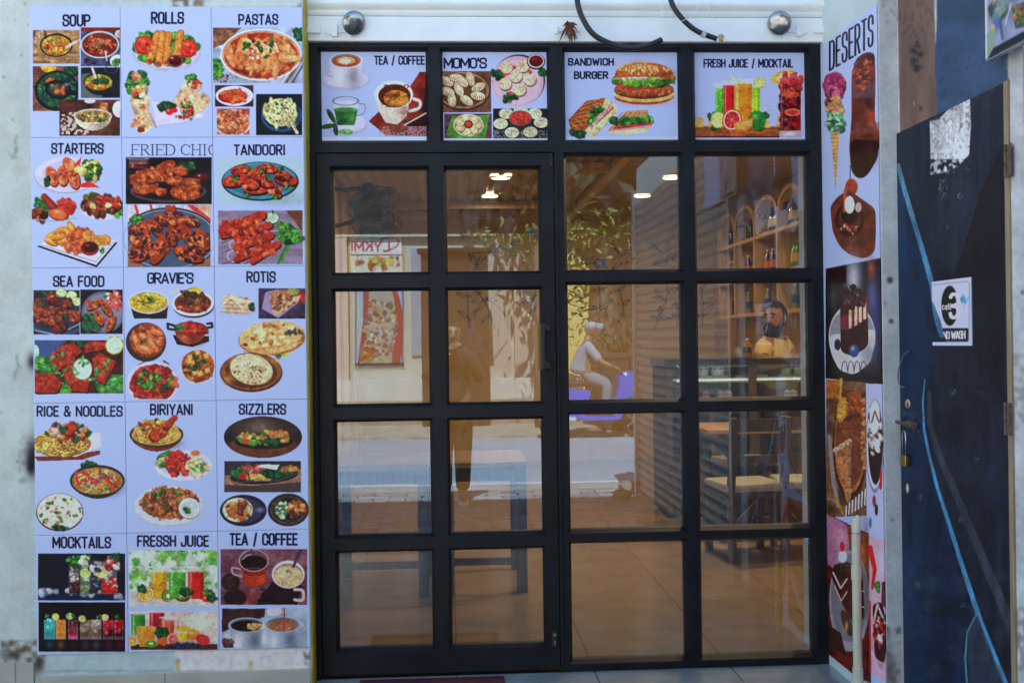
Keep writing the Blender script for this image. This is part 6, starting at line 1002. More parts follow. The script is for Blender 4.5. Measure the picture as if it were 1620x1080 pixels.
def s_board(k):
    k.rect(1540, -200, 1660, 110, (120, 135, 175)); k.tex(1540, -200, 1660, 110, .3, 20, 3); k.rect(1558, -200, 1562, 110, (180, 190, 205)); k.poly([(1562, 14), (1578, -8), (1592, -20), (1580, 30), (1572, 40)], (40, 62, 70)); k.bits(1582, 10, 9, 16, 40, 3.2, ((50, 110, 70), (90, 140, 90), (120, 110, 100), (40, 70, 60)), 4, 1.6, -60); k.poly([(1568, 30), (1590, -30), (1600, -20), (1588, 20), (1572, 46)], (150, 165, 210), .5); k.poly([(1601, 12), (1622, 2), (1624, 42), (1606, 46)], (62, 62, 76)); k.bits(1613, 24, 9, 14, 50, 2.6, ((70, 110, 60), (120, 80, 50), (50, 52, 50), (150, 120, 60)), 5); k.ell(1578, 38, 6, 7, (70, 95, 200)); k.bits(1570, 46, 4, 3, 6, 2, ((190, 180, 90),), 6)
    k.poly([(1561, 56), (1574, 44), (1573, 78), (1562, 94)], (120, 150, 140)); k.poly([(1561, 96), (1572, 76), (1640, 40), (1640, 70), (1564, 98)], (24, 34, 48)); k.line([(1590, 40), (1600, 5)], 1.4, (190, 200, 230)); k.line([(1586, 62), (1582, 30)], 4, (60, 80, 105)); k.rect(1555, 90, 1562, 110, (180, 190, 205)); 
bp = thing('hanging_board', 'framed board with photographs of food trays fixed high beside the painted door', 'sign', tuple(pt(1590, 40, X=1.64)))
_a = pt(1558, 60, X=1.65); zb = pt(1561, 97, X=1.65).z
sheet('printed_face', 'X', 1.6495, _a.y-.75, _a.y-.004, zb+.006, zb+.62, s_board, M_PRINT, bp, .003, .003)
b = MB(); b.box(1.6525, 1.668, _a.y-.76, _a.y, zb, zb+.63, .002); b.build('metal_frame', mat('grey_aluminium', (.42, .45, .5), .4, .7, .06), bp)
MB().box(1.6681, 1.7104, _a.y-.5, _a.y-.46, zb+.05, zb+.09).build('bracket', M_STEEL, bp)
MB().box(1.6681, 1.7104, _a.y-.3, _a.y-.26, zb+.05, zb+.09).build('bracket', M_STEEL, bp)
# plastic pipe standing in front of the dessert sheet
PXX = 1.585; t_, m_, e_ = pt(1354, 836, X=PXX), pt(1355, 905, X=PXX), pt(1357, 1075, X=PXX)
pi = thing('water_pipe', 'cream plastic pipe standing against the dessert sheet, cut off askew at the top', 'pipe', (PXX, t_.y, 0))
b = MB(); b.tube([(PXX, t_.y, -.1), (PXX, t_.y, t_.z)], .0175, 16); b.build('pipe', M_CREAM, pi, auto=40)
b = MB(); b.tube([(PXX, t_.y, t_.z-.002), (PXX+.003, t_.y, t_.z+.03), (PXX+.010, t_.y-.004, t_.z+.052)], [.0185, .018, .010], 14); b.build('snapped_end', M_CREAM, pi)
for z_ in (m_.z, pt(1356, 1066, X=PXX).z): MB().tube([(PXX, t_.y, z_-.028), (PXX, t_.y, z_+.028)], .0205, 16).build('coupling', M_CREAM, pi, auto=40)
MB().tube([(PXX, t_.y, t_.z-.02), (PXX, t_.y, t_.z-.012)], .0188, 14).build('wire_tie', M_STEEL, pi)
o = MB().tube(spline([pt(1438, 555, X=1.695), pt(1428, 565, X=1.69), pt(1421, 590, X=1.69), pt(1424, 610, X=1.69), pt(1432, 612, X=1.695)]), .0028, 6).build('cable_loop', mat('grey_cable', (.14, .14, .16), .5), smooth=True); tag(o, 'short grey cable loop poking out beside the painted door', 'cable')
# door mat
mt = thing('door_mat', 'maroon door mat before the glass door, only its far edge in view', 'mat', (-.1, -.35, .004))
a_, c_ = pt(570, 1075, Z=.008), pt(798, 1071, Z=.008)
b = MB(); b.box(a_.x, c_.x, -.62, a_.y+.0, .0006, .009, .003); b.build('pile', mat('maroon_pile', (.10, .012, .02), .95, 0, .4, 200, .8, 500), mt)
b = MB(); [b.box(a_.x+i*.012, a_.x+i*.012+.006, a_.y+.0005, a_.y+.008, .001, .005) for i in range(int((c_.x-a_.x)/.012))]; b.build('fringe', mat('maroon_fringe', (.16, .02, .03), .95, 0, .3, 200), mt)

# ------------------------------------------------------------------ the cafe inside
CEIL = 2.93; BACK = 8.3
M_CREAMW = mat('cream_wall_paint', (.60, .43, .20), .7, 0, .06, 3, .08, 50)
M_WOOD = mat('pale_wood', (.50, .32, .15), .45, 0, .25, 9, .06, 60, streak=(6, 6, .6))
M_TOPW = mat('tan_table_top', (.42, .25, .11), .3, 0, .25, 8, .04, 60, streak=(1, 8, 1))
M_DARKW = mat('dark_stained_wood', (.085, .050, .033), .4, 0, .3, 12, .05, 60, streak=(6, 6, .6))
M_IVORY = mat('ivory_leatherette', (.36, .35, .33), .45, 0, .05, 20, .05, 90)
o = MB().box(-1.05, 3.2, .061, BACK, -.1, .0).build('cafe_floor', tile_mat('polished_floor_tile', (.29, .215, .14), (.16, .10, .05), .6, .6, .14, .05, .003)); tag(o, kind='structure')
o = MB().box(-1.3, 3.4, BACK, BACK+.2, -.1, 3.0).build('back_wall', M_CREAMW); tag(o, 'plain cream yellow wall at the far end of the cafe', 'wall')
lw = thing('cafe_wall', 'cream painted left wall of the cafe behind the fans', 'wall', (-1.15, 4, 0))
MB().box(-1.3, -1.05, .165, BACK, -.1, 3.0).build('masonry', M_CREAMW, lw)
b = MB(); [b.box(-1.05, -1.02, 4.6+i*.9, 4.72+i*.9, 0, CEIL-.02) for i in range(4)]; b.build('pilaster', M_WOOD, lw)
rw = thing('panelled_wall', 'timber boarded right wall of the cafe behind the bottle shelf', 'wall', (3.3, 4, 0))
MB().box(3.2, 3.4, .305, BACK, -.1, 3.0).build('masonry', M_CREAMW, rw)
b = MB(); [b.box(3.185, 3.1995, .31+i*.16, .465+i*.16, .0, CEIL-.01, .002) for i in range(49)]; b.build('boarding', M_WOOD, rw)
o = MB().box(-1.3, 3.4, .165, BACK, 2.955, 2.995).build('ceiling', mat('ceiling_paint', (.42, .36, .30), .6)); tag(o, kind='structure')
rc = thing('sheet_ceiling', 'ribbed metal sheeting with timber battens on the left part of the ceiling', 'ceiling', (.2, 4, 2.9))
b = MB()
for i in range(20):
    x = -1.04+i*.122; b.prism([(x, 2.9535), (x+.02, 2.935), (x+.055, 2.935), (x+.075, 2.9535)], .17, BACK)
b.build('ribs', mat('galvanised_sheet', (.50, .46, .42), .35, .5, .15, 5, .05, 30), rc)
b = MB(); [b.box(-1.05, 1.36, y, y+.09, 2.86, 2.934) for y in (1.6, 3.0, 4.3, 6.75, 7.6)]; b.build('batten', M_WOOD, rc)
o = MB().box(1.362, 1.44, .17, BACK, 2.87, 2.954, .004).build('ceiling_beam', mat('painted_beam', (.62, .55, .44), .4)); tag(o, 'pale painted beam running back along the ceiling between sheeting and boards', 'beam')
pc = thing('board_ceiling', 'smooth boarded ceiling to the right of the pale beam', 'ceiling', (2.3, 4, 2.93))
b = MB(); [b.box(1.442, 3.184, .31+i*.2, .505+i*.2, 2.932, 2.954, .002) for i in range(39)]; b.build('boards', mat('grey_board', (.36, .31, .27), .35, 0, .2, 5, .03, 40, streak=(.5, 6, 1)), pc)
# downlights
M_LED = emit_mat('warm_led', (1, .84, .58), 3.0)
for px, py, lab in ((792, 281, 'round ceiling downlight, higher of the two in the door pane'), (775, 310, 'round ceiling downlight, lower of the two in the door pane'), (1063, 280, 'round ceiling downlight touching the window mullion'), (1016, 309, 'round ceiling downlight left of the mullion, over the boards')):
    c = pt(px, py, Z=2.93); zc = 2.93 if c.x > 1.4 else 2.934
    d = thing('downlight', lab, 'ceiling light', (c.x, c.y, zc), 'ceiling downlights')
    MB().lathe([(.085, 0), (.10, -.004), (.10, -.010), (.086, -.014), (.085, -.006)], (c.x, c.y, zc), 'Z', 28).build('trim_ring', M_WHITEM, d, smooth=True)
    MB().lathe([(0, -.0075), (.0845, -.0075), (.0845, -.0065), (0, -.0065)], (c.x, c.y, zc), 'Z', 28).build('diffuser', M_LED, d)
    ld = bpy.data.lights.new('downlight_lamp', 'AREA'); ld.shape = 'DISK'; ld.size = .16; ld.energy = 2.2; ld.color = (1, .70, .36)
    lo = bpy.data.objects.new('downlight_lamp', ld); COL.objects.link(lo); lo.parent = d; lo.location = (0, 0, -.025)
for x, y, lab in ((1.75, 2.35, 'added unseen ceiling downlight over the chairs, out of the picture above the panes'), (2.7, 2.5, 'added unseen ceiling downlight over the counter end, out of the picture above the panes')):  # unseen extra downlights, added to brighten the man and the counter
    d = thing('downlight', lab, 'ceiling light', (x, y, 2.93), 'ceiling downlights')
    MB().lathe([(.085, 0), (.10, -.004), (.10, -.010), (.086, -.014), (.085, -.006)], (x, y, 2.93), 'Z', 28).build('trim_ring', M_WHITEM, d, smooth=True)
    MB().lathe([(0, -.0075), (.0845, -.0075), (.0845, -.0065), (0, -.0065)], (x, y, 2.93), 'Z', 28).build('diffuser', M_LED, d)
    ld = bpy.data.lights.new('downlight_lamp', 'AREA'); ld.shape = 'DISK'; ld.size = .16; ld.energy = 7.5; ld.color = (1, .70, .36)
    lo = bpy.data.objects.new('downlight_lamp', ld); COL.objects.link(lo); lo.parent = d; lo.location = (0, 0, -.025)
# wall fans
def fan(c, nrm, r, label, armto):
    f = thing('wall_fan', label, 'fan', tuple(c), 'black wall fans')
    Q = Vector((0, 0, 1)).rotation_difference(Vector(nrm).normalized()).to_matrix().to_4x4(); T = Matrix.Translation(c) @ Q
    def put(b, nm, m, par=f): bmesh.ops.transform(b.b, matrix=T, verts=b.b.verts[:]); return b.build(nm, m, par, auto=40)
    b = MB()
    for k in range(40):
        a = 2*math.pi*k/40; ca, sa = math.cos(a), math.sin(a)
        b.tube([(ca*.04, sa*.04, .055), (ca*r*.7, sa*r*.7, .05), (ca*r, sa*r, 0), (ca*r*.7, sa*r*.7, -.05), (ca*.06, sa*.06, -.06)], .0022, 4, caps=False)
    for rr, z in ((r, 0), (r*.72, .05), (r*.72, -.05)): b.tube([(rr*math.cos(2*math.pi*k/36), rr*math.sin(2*math.pi*k/36), z) for k in range(36)], .004, 6, closed=True)
    b.lathe([(0, .062), (.04, .062), (.045, .05), (0, .05)], n=20); put(b, 'guard', M_BLACKP)
    for k in range(3):
        b = MB(); a0 = 2*math.pi*k/3; pts = []
        for t in range(7):
            a = a0-.5+t*.17; rr = r*(.82+.1*math.sin(t)); pts.append((rr*math.cos(a), rr*math.sin(a)))
        q = [(.03*math.cos(a0-.4), .03*math.sin(a0-.4))]+pts+[(.03*math.cos(a0+.4), .03*math.sin(a0+.4))]
        b.prism(q, -.004, .004, 'XY'); put(b, 'blade', mat('smoked_blade', (.02, .025, .018), .3))
    put(MB().lathe([(0, -.17), (.05, -.165), (.062, -.13), (.06, -.07), (0, -.065)], n=24), 'motor', M_BLACKP)
    p0 = T @ Vector((0, 0, -.15)); MB().tube([p0, p0.lerp(Vector(armto), .5)+Vector((0, 0, -.03)), Vector(armto)], .018, 10).box(armto[0]-.02, armto[0]+.03, armto[1]-.06, armto[1]+.06, armto[2]-.1, armto[2]+.1, .01).build('bracket', M_BLACKP, f)
c1 = at(590, 322, 8.3); c2 = at(596, 355, 8.5)
fan(c1, (.30, -.40, -.87), .215, 'black wall fan tilted down, upper one behind the first door pane', (-1.03, c1.y+.1, c1.z+.16))
fan(c2, (.05, -.48, -.87), .195, 'black wall fan turned upward, lower one behind the first door pane', (-1.03, c2.y+.45, c2.z+.02))
# tables and chairs
def table(x0, x1, y0, y1, z, lab, top, legm, trestle=False):
    t = thing('cafe_table', lab, 'table', ((x0+x1)/2, (y0+y1)/2, 0), 'cafe tables')
    MB().box(x0, x1, y0, y1, z-.032, z, .005).build('table_top', top, t)
    if trestle:
        for y in (y0+.08, y1-.08):
            MB().bar((x0+.1, y, 0), (x1-.12, y, z-.03), .05, .04).build('leg', legm, t); MB().bar((x1-.12, y+.045, 0), (x0+.1, y+.045, z-.03), .05, .04).build('leg', legm, t)
        MB().bar(((x0+x1)/2, y0+.1, z*.5), ((x0+x1)/2, y1-.06, z*.5), .04).build('stretcher', legm, t)
    else:
        for x in (x0+.035, x1-.035):
            for y in (y0+.035, y1-.035): MB().box(x-.03, x+.03, y-.03, y+.03, 0, z-.0325, .004).build('leg', legm, t)
        for ya in (y0+.025, y1-.045): MB().box(x0+.066, x1-.066, ya, ya+.02, z-.11, z-.0325).build('apron', legm, t)
        MB().box(x0+.066, x1-.066, y0+.02, y0+.05, .16, .20).build('stretcher', legm, t)
table(-.70, -.14, 1.40, 2.05, .75, 'dark legged cafe table behind the lower door panes beside the left jamb', M_TOPW, M_DARKW)
table(-.07, .42, 1.45, 2.15, .75, 'dark legged cafe table behind the lower door panes beside the handle', M_TOPW, M_DARKW)
table(1.78, 2.75, 2.75, 3.45, .80, 'tan topped table on crossed legs before the display counter', M_TOPW, M_DARKW, True)
def chair(x, y, rz, lab):
    ch = thing('cafe_chair', lab, 'chair', (x, y, 0), 'dark cafe chairs')
    def put(b, nm, m): bmesh.ops.transform(b.b, matrix=Matrix.Translation((x, y, 0)) @ Matrix.Rotation(rz, 4, 'Z'), verts=b.b.verts[:]); b.build(nm, m, ch)
    put(MB().box(-.21, .21, -.21, .21, .445, .50, .02), 'seat', M_IVORY); put(MB().box(-.2, .2, -.2, .2, .41, .444, .004), 'seat_frame', M_DARKW)
    for sx in (-1, 1):
        put(MB().bar((sx*.185, .185, 0), (sx*.185, .185, .41), .042), 'leg', M_DARKW); put(MB().bar((sx*.185, -.21, 0), (sx*.185, -.185, .41), .042).bar((sx*.185, -.185, .41), (sx*.185, -.25, .93), .042), 'leg', M_DARKW)
    b = MB(); b.bar((-.165, -.243, .88), (.165, -.243, .88), .025, .08); b.bar((-.165, -.22, .66), (.165, -.22, .66), .02, .05); put(b, 'backrest', M_DARKW)
chair(1.93, 2.35, .15, 'dark wooden chair with ivory seat at the crossed leg table, nearer the mullion')
chair(2.36, 2.42, -.12, 'dark wooden chair with ivory seat at the crossed leg table, nearer the dessert wall')
chair(2.30, 3.72, math.pi+.1, 'dark wooden chair with ivory seat beyond the crossed leg table, facing the door')
# display counter
YC = 3.92; M_GRAN = mat('black_granite', (.012, .012, .014), .15, 0, .5, 120); M_CGLASS = glass_mat('counter_glass', .06, (.9, .95, .93))
XC0, XC1 = at(1054, 570, CD+YC).x, 3.18
ct = thing('display_counter', 'black topped display counter with glass front and lit cake shelves', 'counter', (2.4, YC+.35, 0))
MB().box(XC0-.02, XC1, YC-.02, YC+.62, 1.225, 1.275, .004).build('counter_top', M_GRAN, ct)
b = MB(); b.box(XC0, XC0+.05, YC, YC+.6, .02, 1.2245); b.box(XC1-.05, XC1, YC, YC+.6, .02, 1.2245); b.box(XC0+.05, XC1-.05, YC+.56, YC+.6, .45, 1.2245); b.box(XC0+.68, XC0+.74, YC+.004, YC+.04, .45, 1.2245); b.build('carcass', M_DARKW, ct)
MB().box(XC0+.0505, XC1-.0505, YC+.02, YC+.5595, .02, .45).build('plinth', M_DARKW, ct)
MB().quad((XC0+.05, YC+.002, .45), (XC1-.05, YC+.002, .45), (XC1-.05, YC+.002, 1.224), (XC0+.05, YC+.002, 1.224)).build('front_glass', M_CGLASS, ct)
zs1 = at(1180, 597, CD+YC+.1).z; zs2 = at(1180, 632, CD+YC+.1).z
for z in (zs1, zs2): MB().box(XC0+.052, XC1-.052, YC+.06, YC+.55, z-.02, z, .002).build('shelf', mat('frosted_shelf', (.42, .45, .45), .3), ct)
for z in (1.2244, zs1-.0205): MB().box(XC0+.1, XC1-.1, YC+.035, YC+.042, z-.016, z).build('led_lip', M_STEEL, ct); MB().box(XC0+.1, XC1-.1, YC+.046, YC+.062, z-.006, z-.0005).build('led_strip', emit_mat('cool_led', (.85, .95, 1), .9), ct)
M_ICING = mat('white_icing', (.80, .80, .72), .5, 0, .05, 60, .3, 120); M_PAPER = mat('pale_green_case', (.36, .55, .22), .6, 0, .15, 60); M_PINK = mat('pink_icing', (.75, .40, .50), .5, 0, .1, 60, .3, 120)
def cake(px, z, r, h, lab, cup, ice, grp):
    c = at(px, 600, CD+YC+.22); x, y = c.x, c.y
    k = thing('cake', lab, 'cake', (x, y, z), grp)
    MB().lathe([(0, z+.001), (r*.8, z+.001), (r, z+h*.6), (r*.98, z+h*.62), (0, z+h*.62)], (x, y, 0), 'Z', 22).build('base', cup, k, auto=40)
    b = MB(); rr = random.Random(int(px))
    for i in range(16):
        a = i*2.4; q = r*.8*math.sqrt(i/16); b.ball((x+q*math.cos(a), y+q*math.sin(a), z+h*.66+.02*(1-i/16)+h*.12), r*.27, (1, 1, .9), jit=.12, seed=i)
    b.build('icing', ice, k, smooth=True)
def tray(px0, px1, z, lab):
    a, c = at(px0, 600, CD+YC+.12), at(px1, 600, CD+YC+.12)
    o = MB().box(a.x, c.x, YC+.10, YC+.40, z+.0005, z+.012, .003).box(a.x-.004, c.x+.004, YC+.096, YC+.1, z+.0005, z+.022).build('cake_tray', M_STEEL); tag(o, lab, 'tray', 'cake trays')
tray(1095, 1150, zs1, 'steel tray under the white cream cakes'); tray(1163, 1213, zs1, 'steel tray holding two flat dark slices'); tray(1232, 1288, zs1, 'steel tray under the green cased cakes')
zt = zs1+.0125
cake(1111, zt, .055, .085, 'white cream cake on the tray nearest the mullion, smaller one', M_ICING, M_ICING, 'white cream cakes'); cake(1135, zt, .06, .09, 'white cream cake on the tray nearest the mullion, larger one', M_ICING, M_ICING, 'white cream cakes')
cake(1242, zt, .055, .10, 'green cased cake with white top, larger of the pair', M_PAPER, M_ICING, 'green cased cakes'); cake(1264, zt, .045, .10, 'green cased cake with white top, smaller of the pair', M_PAPER, M_ICING, 'green cased cakes')
for px, s_ in ((1175, 'left hand end'), (1199, 'right hand end')):
    c = at(px, 600, CD+YC+.2); o = MB().box(c.x-.04, c.x+.04, c.y-.04, c.y+.04, zt, zt+.028, .006).build('chocolate_slice', mat('chocolate', (.05, .025, .015), .45)); tag(o, 'flat dark chocolate slice on the middle tray, '+s_, 'cake', 'chocolate slices')
for px, m_ in ((1116, M_PINK), (1140, M_PINK), (1152, M_PINK), (1246, M_ICING), (1255, M_ICING), (1273, M_ICING)): cake(px, zs2+.0005, .035, .06, 'small '+('pink' if m_ is M_PINK else 'white')+' iced cake on the lower shelf of the counter', m_, m_, ('pink' if m_ is M_PINK else 'white')+' cakes on the lower shelf')
# things on the counter top
def bottle_obj(name, c, r, h, liq, cap, lab, label, cat='bottle', grp=None, label_c=None):
    t = thing(name, lab, cat, tuple(c), grp)
    MB().lathe([(0, .001), (r*.9, .001), (r, .01), (r, h*.62), (r*.8, h*.72), (r*.34, h*.84), (r*.34, h*.92), (0, h*.92)], c, 'Z', 14).build('glass_body', liq, t, smooth=True)
    MB().lathe([(r*.4, h*.91), (r*.4, h), (0, h)], c, 'Z', 12).build('cap', cap, t)
    if label_c: MB().lathe([(r*1.02, h*.25), (r*1.02, h*.55)], c, 'Z', 14).build('label_band', label_c, t, smooth=True)
    return t
def liquid(name, c): m = mat(name, c, .12, 0, .1, 30, spec=.6, coat=.3); return m
L_COLA = liquid('dark_cola', (.02, .012, .01)); L_GREEN = liquid('green_drink', (.015, .20, .03)); L_BLUE = liquid('blue_water', (.05, .12, .38)); L_CLEAR = liquid('clear_water', (.22, .25, .28)); L_AMB = liquid('amber_tea', (.28, .12, .02)); L_PURP = liquid('purple_drink', (.05, .03, .14))
C_RED = mat('red_cap', (.45, .02, .02), .4); C_BLU = mat('blue_cap', (.03, .08, .4), .4); C_WHT = mat('white_cap', (.6, .6, .6), .4); C_YEL = mat('yellow_band', (.6, .4, .05), .5); C_GRN = mat('green_cap', (.03, .3, .08), .4); C_ORG = mat('orange_band', (.6, .15, .02), .5)
bottle_obj('sauce_bottle', Vector((at(1182, 570, CD+YC+.3).x, YC+.3, 1.2755)), .04, .165, L_AMB, C_WHT, 'amber bottle with dark band on the counter beside the man', None, label_c=L_COLA)
bottle_obj('red_cap_jar', Vector((at(1168, 570, CD+YC+.25).x, YC+.25, 1.2755)), .036, .10, L_CLEAR, C_RED, 'short clear jar with red cap on the counter next to the amber bottle', None, 'jar')
# arched bottle shelf on the right wall
XS = 2.97; posts = [1138.5, 1164, 1195.5, 1232, 1271]; ys = [pt(p, 380, X=XS).y for p in posts]
z_mid = pt(1232, 364, X=XS).z; z_low = pt(1262, 424, X=XS).z; z_bot = pt(1232, 490, X=XS).z
sf = thing('arched_shelf', 'pale wooden wall shelf of four arched bays filled with bottles', 'shelf', (3.08, (ys[0]+ys[-1])/2, z_bot))
b = MB(); tops_ = [pt((posts[i]+posts[i+1])/2, t, X=XS).z for i, t in enumerate((340, 327, 313, 294))]; ztop = sum(tops_)/4
for i in range(4):
    y0, y1 = ys[i+1]+.03, ys[i]-.03; cy, ry = (y0+y1)/2, (y1-y0)/2; sp_ = z_mid+.18
    P = [(XS, y0, sp_)]+[(XS, cy-ry*math.cos(math.pi*k/14), sp_+(ztop-sp_)*math.sin(math.pi*k/14)) for k in range(1, 14)]+[(XS, y1, sp_)]
    for p, q_ in zip(P, P[1:]): b.bar(p, q_, .04, .03, up=(1, 0, 0))
b.build('arch', M_WOOD, sf)
for i, y in enumerate(ys):
    MB().box(XS-.02, 3.184, y-.02, y+.02, z_bot+.0005, z_mid+.18).build('upright', M_WOOD, sf)
for z in (z_bot-.04, z_low-.02, z_mid-.02):
    MB().box(XS-.022, 3.1845, ys[-1]-.03, ys[0]+.03, z, z+.036, .002).build('board', M_WOOD, sf)
kinds = [('soda_bottle', .034, .24, L_COLA, C_RED, None, 'dark cola bottle with red cap on the arched shelf'), ('water_bottle', .034, .25, L_BLUE, C_BLU, C_WHT, 'blue water bottle on the arched shelf'), ('lime_bottle', .034, .24, L_GREEN, C_GRN, C_YEL, 'green lime drink bottle with yellow band on the arched shelf'), ('clear_bottle', .034, .23, L_CLEAR, C_WHT, C_BLU, 'clear bottle with blue band on the arched shelf'), ('grape_bottle', .034, .24, L_PURP, C_WHT, C_ORG, 'purple bottle with orange band on the arched shelf')]
protos = {}
def shelf_bottle(kd, c):
    nm, r, h, lq, cp, lbl, lab = kinds[kd]
    if kd not in protos: protos[kd] = bottle_obj(nm, c, r, h, lq, cp, lab, None, grp=nm.replace('_', ' ')+'s on the arched shelf', label_c=lbl); return
    p = protos[kd]; t = p.copy(); COL.objects.link(t); t.location = c
    for chd in list(p.children): q = chd.copy(); COL.objects.link(q); q.parent = t; q.matrix_parent_inverse = chd.matrix_parent_inverse.copy()
plan = {0: (0, 3, 0), 1: (0, 4, 3), 2: (1, 4, 3), 3: (1, 2, 3)}
rr = random.Random(9)
for lv, z in enumerate((z_mid+.0165, z_low+.0165, z_bot-.0035)):
    for i in range(4):
        y0, y1 = ys[i+1]+.06, ys[i]-.06; n = max(3, int((y1-y0)/.082))
        for j in range(n):
            kd = plan[i][lv]
            if lv == 1 and i == 2 and j < n*.5: kd = 2
            if lv == 0 and i == 3 and j < 2: kd = 2
            if lv == 2 and i < 3 and j % 3 != 0: continue
            shelf_bottle(kd, Vector((XS+.10+rr.uniform(-.02, .03), y0+(j+.5)*(y1-y0)/n, z)))
# small tags hanging from the shelf
for px, c_, lab in ((1183, (.03, .22, .08), 'green sachet strip hanging below the shelf'), (1195, (.5, .08, .1), 'red sachet strip hanging below the shelf')):
    p = at(px, 500, 10.6); o = MB().box(p.x-.018, p.x+.018, p.y-.004, p.y+.004, p.z-.06, z_bot-.041).build('sachet_strip', mat('sachet', c_, .4)); tag(o, lab, 'sachet')

# ------------------------------------------------------------------ people
def skin(name, J, E, m, parent, sub=2):
    """one continuous surface grown round connected joints: J name -> (x, y, z, radius)"""
    ks = list(J); me = bpy.data.meshes.new(name); me.from_pydata([J[k][:3] for k in ks], [(ks.index(a), ks.index(c)) for a, c in E], [])
    o = link(name, me, m, parent); sk = o.modifiers.new('skin', 'SKIN'); sk.use_smooth_shade = True
    for i, k in enumerate(ks):
        r = J[k][3]; v = me.skin_vertices[0].data[i]; v.radius = (r, r) if not isinstance(r, tuple) else r; v.use_root = i == 0
    sb = o.modifiers.new('sub', 'SUBSURF'); sb.levels = sb.render_levels = sub
    return o
M_SKIN = mat('brown_skin', (.27, .13, .07), .5, 0, .1, 40, .05, 200); M_HAIR = mat('black_hair', (.008, .007, .008), .6, 0, .4, 90, .5, 220)
M_TEE = mat('pale_yellow_cotton', (.55, .45, .20), .85, 0, .08, 30, .25, 60); M_TROU = mat('dark_cotton', (.012, .012, .016), .85, 0, .2, 30, .2, 60)
def head(c, yaw, sc, parent, m=M_SKIN, pitch=0, hair=True, beard=False):
    """head with brow, nose, lips, ears and eyes; c is its centre; yaw 0 looks to -y"""
    T = Matrix.Translation(c) @ Matrix.Rotation(yaw, 4, 'Z') @ Matrix.Rotation(pitch, 4, 'X') @ Matrix.Diagonal((sc, sc, sc, 1))
    def put(b, nm, mm, sm=True): bmesh.ops.transform(b.b, matrix=T, verts=b.b.verts[:]); return b.build(nm, mm, parent, smooth=sm)
    b = MB(); q = bmesh.ops.create_icosphere(b.b, subdivisions=4, radius=1)
    for v in q['verts']:
        x, y, z = v.co; w = .078*(1-.20*max(0, -z)**1.5); d = .098*(1-.10*max(0, -z)); h = .118
        X, Y, Z = x*w, y*d, z*h
        if y < 0:
            f = -y; Y *= .94
            Y -= .028*math.exp(-((X/.014)**2+((Z+.012)/.022)**2))*f       # nose
            Y -= .008*math.exp(-((X/.05)**2+((Z-.030)/.012)**2))          # brow
            Y += .010*math.exp(-(((abs(X)-.032)/.016)**2+((Z-.010)/.012)**2))   # eye sockets
            Y -= .007*math.exp(-((X/.022)**2+((Z+.052)/.010)**2)); Y += .004*math.exp(-((X/.024)**2+((Z+.053)/.003)**2))  # lips
            Y -= .010*math.exp(-((X/.022)**2+((Z+.092)/.018)**2))         # chin
        v.co = (X, Y, Z)
    hd = put(b, 'head', m)
    for s_ in (-1, 1):
        put(MB().ball((s_*.031, -.079, .011), .0100), 'eye', mat('eye_white', (.30, .26, .23), .3)); put(MB().ball((s_*.031, -.0855, .011), .0060), 'iris', M_HAIR)
        put(MB().ball((s_*.079, .008, -.005), .03, (.35, .6, 1)), 'ear', m); put(MB().tube([(s_*.014, -.091, .033), (s_*.03, -.094, .038), (s_*.048, -.082, .032)], .0045, 6), 'eyebrow', M_HAIR)
    if hair:
        b = MB(); q = bmesh.ops.create_icosphere(b.b, subdivisions=4, radius=1); R_ = random.Random(3)
        for v in list(q['verts']):
            x, y, z = v.co; keep = z > (.60 if y < -.25 else (.10 if y < .25 else -.45))
            k = 1+.05*R_.random(); v.co = (x*.086*k, y*.106*k+.006, z*.127*k+.002)
            if not keep: v.co = (x*.066, y*.070+.01, z*.10)
        put(b, 'hair', M_HAIR)
    if beard:
        b = MB(); q = bmesh.ops.create_icosphere(b.b, subdivisions=4, radius=1); R_ = random.Random(5)
        for v in q['verts']:
            x, y, z = v.co; k = 1+.05*R_.random(); X, Y, Z = x*.068*k, y*.062*k-.040, z*.050*k-.098
            if Z > -.066 and abs(X) < .03: Y = max(Y, -.074)
            v.co = (X, Y, Z)
        put(b, 'beard', M_HAIR)
        put(MB().tube([(-.034, -.094, -.046), (0, -.109, -.034), (.034, -.094, -.046)], .008, 8), 'moustache', M_HAIR)
        for s_ in (-1, 1): put(MB().tube([(s_*.076, -.005, .02), (s_*.074, -.018, -.03), (s_*.058, -.045, -.075)], [.006, .012, .02], 8), 'sideburn', M_HAIR)
    return hd
